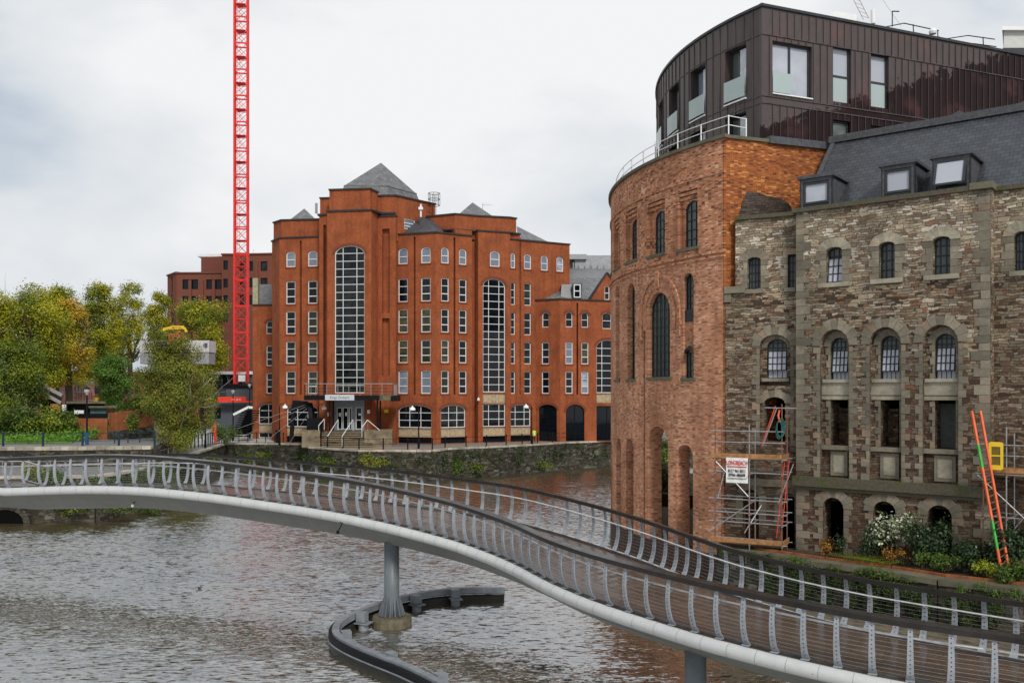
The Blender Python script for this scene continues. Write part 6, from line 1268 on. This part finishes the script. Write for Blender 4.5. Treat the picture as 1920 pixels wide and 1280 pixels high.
t=thing('steel_stair',(*XY(459,112),3.3),'black open steel stair with white handrail at the left end of the offices','stair'); mb=MB()
for k in range(12): mb.box(P(471-k*1.9 if k<9 else 453,770+k*4.3,112),(2.0-.0*k,1.2,.12)); 
mb.hexa([P(445,812,112.6),P(472,812,112.6),P(472,812,114),P(445,812,114),P(463,770,112.6),P(472,764,112.6),P(472,764,114),P(463,770,114)]); mb.build('flight',m_dk,t); mb=MB(); mb.beam(P(438,777,111.4),P(466,763,111.4),.3,.28); mb.beam(P(466,763,111.4),P(474,764,111.4),.3,.28); mb.build('handrail',m_wht,t)
# ----- person in a yellow jacket
PX,PY=XY(1001,106.6); t=None
def skin_person(pos,face):
    J={'pelvis':(0,0,.93),'chest':(0,.02,1.28),'neck':(0,.02,1.48),'head':(0,-.02,1.60),'top':(0,-.01,1.74),'shl':(-.19,.02,1.42),'ell':(-.25,.04,1.15),'hal':(-.16,-.16,1.02),'fl':(-.12,-.21,.99),'shr':(.19,.02,1.42),'elr':(.26,.0,1.14),'har':(.27,-.1,.92),'fr':(.27,-.13,.84),'hil':(-.1,0,.9),'knl':(-.11,-.06,.5),'anl':(-.12,.04,.1),'tol':(-.13,-.12,.04),'hir':(.1,0,.9),'knr':(.13,-.02,.5),'anr':(.14,.1,.1),'tor':(.15,-.06,.04)}
    Rr={'pelvis':.15,'chest':.17,'neck':.065,'head':.10,'top':.075,'shl':.075,'ell':.05,'hal':.036,'fl':.03,'shr':.075,'elr':.05,'har':.036,'fr':.03,'hil':.1,'knl':.065,'anl':.045,'tol':.04,'hir':.1,'knr':.065,'anr':.045,'tor':.04}
    E_=[('pelvis','chest'),('chest','neck'),('neck','head'),('head','top'),('chest','shl'),('shl','ell'),('ell','hal'),('hal','fl'),('chest','shr'),('shr','elr'),('elr','har'),('har','fr'),('pelvis','hil'),('hil','knl'),('knl','anl'),('anl','tol'),('pelvis','hir'),('hir','knr'),('knr','anr'),('anr','tor')]
    ks=list(J); me=bpy.data.meshes.new('person_body'); me.from_pydata([J[k] for k in ks],[(ks.index(a),ks.index(b)) for a,b in E_],[]); o=bpy.data.objects.new('person_src',me); COL.objects.link(o)
    m=o.modifiers.new('s','SKIN'); s=o.modifiers.new('u','SUBSURF'); s.levels=2; s.render_levels=2
    for i,k in enumerate(ks): me.skin_vertices[0].data[i].radius=(Rr[k],Rr[k]); me.skin_vertices[0].data[i].use_root=(k=='pelvis')
    bpy.context.view_layer.update(); em=bpy.data.meshes.new_from_object(o.evaluated_get(bpy.context.evaluated_depsgraph_get())); bpy.data.objects.remove(o)
    em.name='person'; mats=[plain('skin',(.45,.27,.2),.6,var=.05),plain('dark_trousers',(.02,.022,.03),.8)]
    for mm in mats: em.materials.append(mm)
    for p in em.polygons: p.material_index=0 if (p.center.z>1.47 or (p.center.z<1.03 and abs(p.center.x)>.22) or (p.center.y<-.13 and .9<p.center.z<1.1)) else 1; p.use_smooth=True
    b=bpy.data.objects.new('person',em); COL.objects.link(b); b.location=pos; b.rotation_euler=(0,0,face); tag(b,'person in a bright yellow jacket and dark trousers walking on the far quay','person'); WL[b.name]=Vector()
    def pt(mb,name,mat): o2=mb.build(name,mat); o2.parent=b; return o2
    mb=MB(); mb.lathe((0,.02,.88),[(.17,0),(.19,.1),(.20,.3),(.225,.48),(.16,.58),(.08,.62)],14); mb.tube([(-.2,.02,1.43),(-.26,.04,1.15),(-.17,-.14,1.04)],[.095,.07,.055],8); mb.tube([(.2,.02,1.43),(.27,0,1.14),(.275,-.09,.96)],[.095,.07,.055],8); pt(mb,'jacket',plain('hi_vis_yellow',(.62,.75,.05),.6,var=.05))
    mb=MB(); mb.lathe((0,.02,1.08),[(.198,0),(.21,.02),(.213,.06),(.203,.08)],14); pt(mb,'reflective_band',m_wht)
    mb=MB(); mb.lathe((0,.0,1.66),[(.105,0),(.11,.05),(.09,.1),(.03,.125)],12); pt(mb,'hair',m_bark)
skin_person((PX,PY,3.31),R(200))
# small bird low over the water
t=thing('bird',(*XY(374,37),1.1),'small dark bird flying low over the river left of the boom','bird'); m_bd=plain('grey_feathers',(.10,.10,.095),.8); c=Vector((*XY(374,37),1.25)); mb=MB(); mb.tube([c+Vector((-.12,0,0)),c+Vector((-.06,0,.01)),c+Vector((.04,0,.01)),c+Vector((.10,0,.02)),c+Vector((.14,0,.02))],[.008,.025,.03,.022,.006],8); mb.build('body',m_bd,t)
for s_ in(-1,1): mb=MB(); mb.add([c+Vector((-.05,0,.04)),c+Vector((.06,0,.04)),c+Vector((.07,.12*s_,.12)),c+Vector((.02,.14*s_,.2)),c+Vector((-.04,.1*s_,.11))],[(0,1,2,3,4)]); mb.build('wing',m_bd,t)
# ================================================================== trees
LM=[(0,(.24,.26,.010)),(.5,(.36,.36,.012)),(.85,(.46,.42,.015)),(1,(.55,.42,.02))]
LG=[(0,(.09,.13,.012)),(.5,(.15,.20,.014)),(.9,(.23,.27,.02)),(1,(.34,.32,.02))]
LO=[(0,(.34,.22,.015)),(.5,(.50,.30,.02)),(1,(.52,.36,.03))]
LD_=[(0,(.03,.055,.008)),(.5,(.065,.105,.014)),(1,(.13,.17,.025))]
LB=[(0,(.035,.085,.012)),(.5,(.075,.16,.018)),(1,(.16,.27,.03))]
lm_gold=leafmat('golden_leaves',LM,alt=LG); lm_mix=leafmat('green_gold_leaves',LG,alt=LM,lowf=.22); lm_or=leafmat('orange_leaves',LO,alt=LM,lowf=.5); lm_dark=leafmat('dark_green_leaves',LD_,alt=LG,lowf=.4); lm_br=leafmat('bright_green_leaves',LB)
lm_birch=leafmat('birch_leaves',[(0,(.10,.115,.015)),(.5,(.19,.20,.025)),(1,(.34,.30,.04))],alt=[(0,(.08,.10,.012)),(1,(.20,.23,.025))],lowf=.5); lm_ivy=leafmat('ivy_leaves',[(0,(.012,.025,.006)),(.6,(.03,.055,.01)),(1,(.08,.11,.02))])
def branch(mb,a,d,L_,r,lv,g):
    pts=[a]; rr=[r]; p=a; dd=d.normalized()
    for k in range(4): dd=(dd+Vector(g.normal(size=3)*.13)+Vector((0,0,.03))).normalized(); p=p+dd*L_/4; pts.append(p); rr.append(r*(1-.16*(k+1)))
    mb.tube(pts,rr,6 if r>.08 else 4,cap=False)
    if lv>0:
        for k in range(3 if lv>1 else 4):
            i=g.integers(1,5); nd=(dd+Vector(g.normal(size=3))*.55+Vector((0,0,.12))).normalized(); branch(mb,pts[i],nd,L_*.72,rr[i]*.62,lv-1,g)
def tree(name,px,Y,ytop,ybot,zb,wpx,mat,n,size,label,seed,th=.32,bark=m_bark,cat='tree',grp=None,lean=0,stems=1,lowcut=.0,orange=None):
    x,y=XY(px,Y); t=thing(name,(x,y,zb),label,cat,grp); g=np.random.default_rng(seed); zt=Z(ytop,Y); z0=Z(ybot,Y); H=zt-z0; rx=wpx/2*Y/F
    mb=MB()
    for s in range(stems):
        a=Vector((x+g.normal()*.15,y+g.normal()*.1,zb-.2)); top=Vector((x+(s-(stems-1)/2)*rx*.35,y,z0+H*.35)); mb.tube([a,a.lerp(top,.5)+Vector((g.normal()*.1,0,0)),top],[th/ (1 if stems==1 else 1.6),th*.8/(1 if stems==1 else 1.7),th*.6/(1 if stems==1 else 1.8)],8,cap=False)
        for k in range(5 if stems==1 else 3): an=2*math.pi*k/5+g.random(); branch(mb,a.lerp(top,.62+.38*g.random()),Vector((math.cos(an)*.5,math.sin(an)*.5,1)),H*.36,th*.42,2,g)
    mb.build('trunk',bark,t)
    blobs=[]; nb=26
    for k in range(nb):
        f=g.random()**.8; zz_=z0+H*(.06+.90*f); wr=rx*(math.sqrt(max(.05,1-((f-.42)/.66)**2))); an=g.random()*2*math.pi; wr=wr*(.45 if name=='birch_tree' and f<.3 else 1); rr=wr*(.35+.5*g.random()); s_=rx*(.24+.16*g.random())
        blobs.append(((x+rr*math.cos(an)+lean*f,y+rr*math.sin(an)*.8,min(zz_,zt-s_*.7)),(s_,s_,s_*.78)))
    if name=='birch_tree':
        for k in range(9): blobs.append(((x+g.uniform(-.62,.45)*rx,y+g.uniform(-.4,.4)*rx,z0+H*g.uniform(.55,.86)),(rx*.33,rx*.33,rx*.4)))
    blobs.append(((x,y,z0+H*.5),(rx*.7,rx*.6,H*.38))); blobs.append(((x,y,zt-rx*.3),(rx*.3,rx*.3,rx*.3)))
    leaves('crown',blobs,int(n*(2.7 if name!='birch_tree' else 1.1)),size*(.62 if name!='birch_tree' else .9),mat,t,seed+50,surf=.4)
    return t
T_=[('plane_tree',-30,92,515,760,5.5,150,lm_gold,9000,.36,'golden plane tree cut by the left edge of the picture'),
('plane_tree',60,100,530,745,5.5,150,lm_gold,13000,.36,'large golden green tree second from the left edge'),
('plane_tree',18,88,640,790,5.5,150,lm_dark,9000,.32,'dark green tree low at the left edge below the golden crowns'),
('plane_tree',128,108,558,730,5,90,lm_or,8000,.36,'tree with a bright orange patch of autumn leaves left of centre of the row'),
('plane_tree',105,116,535,730,5,90,lm_mix,6000,.4,'olive green tree standing behind the orange patched one'),
('plane_tree',190,122,532,715,5,88,lm_gold,8500,.38,'tall golden tree with a bare dark trunk left of the round bush'),
('plane_tree',243,130,530,700,5,74,lm_mix,4600,.36,'thin crowned tree with sky showing through its branches'),
('plane_tree',300,134,548,690,5,62,lm_mix,4500,.38,'tree between the thin crowned one and the site cabins'),
('plane_tree',374,140,560,720,5,128,lm_gold,11500,.4,'broad golden tree beside the red crane in front of the brown block'),
('birch_tree',326,82,612,850,4.0,132,lm_birch,42000,.17,'silver birch with pale stems and drooping fine leaves by the ramp'),
('round_bush',214,98,668,772,4.9,78,lm_br,9500,.24,'dense round bright green bush between the golden tree and the birch')]
for k,(nm_,px,Y,yt,yb,zb,wp,mt,n,sz,lb) in enumerate(T_):
    bi=nm_=='birch_tree'; tree(nm_,px,Y,yt,yb,zb,wp,mt,n,sz,lb,100+k,th=.13 if bi else (.15 if nm_=='round_bush' else .5),bark=m_birch if bi else m_bark,stems=3 if bi else 1,cat='bush' if nm_=='round_bush' else 'tree')
def bush(name,px,Y,yc,wpx,hpx,mat,n,size,label,seed,cat='shrub',kind=None,zb=None,depth=.6):
    c=P(px,yc,Y); rx=wpx/2*Y/F; rz=hpx/2*Y/F; g=np.random.default_rng(seed); t=thing(name,(c.x,c.y,c.z-rz),label,cat)
    bl=[((c.x+g.uniform(-.75,.75)*rx,c.y+g.uniform(-.5,.5)*rx*depth,c.z+g.uniform(-.6,.6)*rz),(rx*.38,rx*.38*depth,rz*.5)) for _ in range(12)]
    mb=MB()
    for k in range(6): a=Vector((c.x+g.uniform(-.2,.2)*rx,c.y,c.z-rz-.1)); mb.tube([a,a.lerp(Vector(bl[k][0]),.5)+Vector((0,0,.05)),Vector(bl[k][0])],[.035,.028,.012],5,cap=False)
    mb.build('stem',m_bark,t); leaves('foliage',bl,n,size,mat,t,seed); return t
bush('ivy_bank',60,84,790,150,60,lm_dark,6500,.22,'dark ivy covered bank above the bright lawn at left',1); bush('shrub',128,86,790,42,44,leafmat('mid_green_leaves',[(0,(.03,.07,.01)),(1,(.12,.18,.03))]),3000,.2,'mid green shrub left of the flat rusty wall',2)
bush('shrub',20,85,800,80,44,MT['mid_green_leaves'],3500,.2,'fresh green shrubs at the left edge above the lawn',3); bush('shrub',262,88,760,64,36,lm_dark,3500,.18,'dark drooping shrub above the rusty steel wall',4); bush('shrub',248,84.6,786,22,40,lm_dark,1400,.16,'ivy tongue hanging down over the rusty steel wall',5,'ivy')
bush('shrub',326,80,822,72,60,lm_birch,3000,.14,'straggly yellow green shrub at the foot of the birch',6); bush('shrub',425,106,812,50,36,MT['mid_green_leaves'],2600,.16,'loose green shrub right of the red life ring post',7); bush('shrub',352,83,800,74,60,lm_dark,4500,.18,'dark undergrowth behind the birch trunk',8)
for i,(px,yc,w_,h_,mt,lb) in enumerate(((75,893,60,40,lm_dark,'dark creeper on the embankment seen through the left railing'),(58,884,16,26,lm_birch,'yellowish plant on the wall behind the leftmost posts'),(135,945,60,34,lm_dark,'dark bush at the waterline below the left bridge girder'),(105,890,40,22,MT['mid_green_leaves'],'green creeper by the pale sloping coping'),(225,948,60,22,MT['mid_green_leaves'],'green plants at the waterline right of the dark bush'),(295,888,80,50,MT['mid_green_leaves'],'green creeper mass on the wall behind the left deck'),(290,952,60,14,MT['mid_green_leaves'],'low light green plants trailing into the river'),(190,905,60,20,MT['mid_green_leaves'],'green leaves along the base of the ramp wall'),(395,860,60,30,lm_dark,'dark ivy patch at the bend of the embankment'))):
    Y=64.6 if px<240 else (69 if px<320 else 92); bush('wall_plant',px,Y,yc,w_,h_,mt,1500,.13,lb,30+i,'plant',depth=.3)
for i,(px,Y,yc,w_,h_,lb) in enumerate(((475,106.5,856,70,26,'green moss and ivy under the coping below the lock gear'),(855,97.8,872,26,24,'bright green tuft on the dark quay wall'),(700,94.1,865,50,26,'yellow green growth on the quay wall below the entrance'),(880,99,878,60,20,'dark weeds at the foot of the quay wall right of the bright tuft'),(1000,105.6,870,80,14,'low weeds on the quay wall below the person'),(620,96.7,865,60,18,'thin weeds on the quay wall left of the entrance'))): bush('wall_plant',px,Y,yc,w_,h_,lm_birch if i in(2,) else lm_dark if i!=1 else MT['mid_green_leaves'],1100,.16,lb,50+i,'plant',depth=.1)
bush('shrub',388,96,745,40,110,lm_birch,3500,.17,'thin golden green tree top beside the tall black lamp',69); bush('shrub',1245,112.5,852,50,60,lm_dark,2200,.3,'dark bush on the far quay seen through the tallest tower arch',70); bush('shrub',1250,68,905,90,84,lm_dark,5000,.16,'green bush on the low bank seen through the tower arches',71)
# planting on the right ledge
lm_w=leafmat('white_variegated_leaves',[(0,(.05,.09,.03)),(.35,(.16,.20,.09)),(.6,(.42,.44,.30)),(1,(.62,.62,.50))]); lm_fern=leafmat('fern_leaves',[(0,(.14,.20,.01)),(.6,(.30,.36,.02)),(1,(.42,.42,.05))]); lm_rd=leafmat('russet_leaves',[(0,(.05,.06,.01)),(.35,(.20,.05,.01)),(.7,(.32,.13,.02)),(1,(.42,.30,.04))]); lm_dg=leafmat('glossy_dark_leaves',[(0,(.012,.03,.01)),(.6,(.03,.055,.02)),(1,(.07,.10,.05))],rough=.35)
for i,(px,Y,yc,w_,h_,mt,n,sz,lb) in enumerate(((1548,40.6,1022,26,24,lm_rd,700,.09,'small red and gold shrub left on the ledge'),(1575,40.6,1022,22,30,lm_dg,500,.1,'small dark shrub right of the red and gold one'),(1672,39.2,990,84,60,lm_w,1500,.13,'white variegated shrub on the planted ledge'),(1640,39.6,1012,60,60,lm_dg,2200,.11,'dark glossy shrub left of the white variegated one'),(1735,38.4,1012,90,78,lm_dg,3800,.12,'large dark glossy shrub right of the white variegated one'),(1676,38.6,1040,40,22,lm_rd,800,.08,'russet low shrub below the white variegated shrub'),(1820,37.3,1040,80,50,lm_dg,2400,.12,'dark leafy shrub left of the ladder foot'),(1895,36.6,1020,70,70,lm_dg,2600,.16,'broad leaved dark shrub behind the orange ladder'),(1900,35.2,1072,60,36,MT['mid_green_leaves'],2600,.1,'soft fresh green grass tuft at the right edge of the ledge'),(1775,37.2,1052,60,24,MT['mid_green_leaves'],1500,.09,'fresh green low plant right of the russet shrub'),(1850,36.4,1062,60,22,lm_fern,1200,.08,'yellow green fern patch near the ladder foot'),(1730,37.6,1048,30,26,MT['mid_green_leaves'],900,.09,'leafy green plant below the large dark shrub'))): bush('shrub',px,Y,yc,w_,h_,mt,n,sz,lb,80+i,depth=.8)
for i,(px,Y,w_) in enumerate(((1592,39.9,.8),(1612,39.5,.85),(1630,39.1,.9),(1648,38.8,.85),(1662,38.6,.75))):
    c=Vector((*XY(px,Y),1.9)); t=thing('fern',c,['first','second','middle','fourth','last'][i]+' from the left in the row of yellow green ferns','fern','ferns on the ledge'); mb=MB(); g=np.random.default_rng(i)
    for k in range(16):
        a=2*math.pi*k/16+g.random()*.3; d=Vector((math.cos(a),math.sin(a),0)); s_=Vector((-d.y,d.x,0)); pts=[c+d*w_*f*1.25+Vector((0,0,w_*(1.1*f-1.0*f*f)*1.2)) for f in(0,.2,.4,.6,.8,1)]
        for j in range(5):
            for s2_ in(-1,1): 
                for h_ in (0,.5): b=pts[j].lerp(pts[j+1],h_); wv=.13*w_*(1.6-abs(j-2)*.45); mb.add([b,b+d*.04+s_*s2_*wv*.5,b+d*.03+s_*s2_*wv],[(0,1,2)])
    mb.build('frond',lm_fern,t)
# ivy on the river wall, moss along the ledge
def ivy(name,pts,z0,z1,n,size,mat,label,seed,cov=.55):
    g=np.random.default_rng(seed); bl=[]
    for a,b in zip(pts[:-1],pts[1:]):
        a=Vector(a);b=Vector(b);nn=(b-a).normalized();nn=Vector((nn.y,-nn.x))
        for k in range(max(2,int((b-a).length*2.2))):
            f=g.random(); c=a.lerp(b,f)+nn*.33; ln=g.random()**.7*(z1-z0)*cov; bl.append(((c.x,c.y,z1-ln*.5-g.random()*.3*(z1-z0)*cov),(.35,.09,max(.12,ln*.5))))
    o=leaves(name,bl,n,size,mat,None,seed,kind='stuff'); o['label']=label; return o
ivy('ivy',RB[1:6],.1,1.9,42000,.07,lm_ivy,'dense ivy hanging on the river wall behind the right railings',5,1.1); ivy('moss',RB[0:6],1.2,1.95,4000,.07,MT['mid_green_leaves'],'green moss and weeds under the mossy ledge',6,.5)
ivy('ivy',EDGE[6:15],.3,3.1,9000,.18,lm_ivy,'patchy ivy and weeds over the far quay wall',7,.8); ivy('ivy',EDGE[:6],.2,3.0,12000,.14,lm_ivy,'dark ivy over the left embankment wall',8,.8); ivy('ivy',RW,3.2,4.6,2500,.1,lm_dark,'dark creeper on the upper retaining wall at left',9,.5)
mb=MB(); mb.sheet([(p[0]-.2,p[1]+.1) for p in RB[1:6]]+[(p[0]-3.0,p[1]-4.2) for p in RB[1:6]][::-1],.16); fs=mb.build('foreshore',plain('muddy_stones',(.13,.105,.07),.6,var=.6,scale=2.2),kind='structure')
ivy('ivy',wx([(-200,64),(0,65),(180,65.5),(267,72)]),1.4,3.2,6000,.12,MT['mid_green_leaves'],'green ivy spilling over the coping of the left embankment',11,.6)
# grass blades on the lawn
g=np.random.default_rng(3); bl=[((lerp(-46,-38.6,g.random()),lerp(78.5,96,g.random()),5.1+.06*0),(1.6,1.6,.12)) for _ in range(60)]; bl=[((b[0][0],b[0][1],4.95+(b[0][1]-78.3)*.083),b[1]) for b in bl]
o=leaves('grass',bl,9000,.2,leafmat('grass_blades',[(0,(.06,.16,.01)),(1,(.16,.30,.03))]),None,3,kind='stuff'); o['label']='bright green grass on the sloping lawn at left'
# distant backdrop trees left edge to close the horizon
for k,(px,Y,yt,w_) in enumerate(((-120,110,540,160),(60,165,585,150),(190,175,600,120),(330,180,600,110))): tree('background_tree',px,Y,yt,735,4,w_,lm_mix,5000,.55,['tree beyond the left edge of the picture','far tree behind the two golden crowns at left','far tree behind the tall golden tree','far tree behind the site cabins'][k],200+k,th=.4)
for o in bpy.data.objects:
    if o.name.startswith('person_src') or o.name.startswith('letters_src'): bpy.data.objects.remove(o)
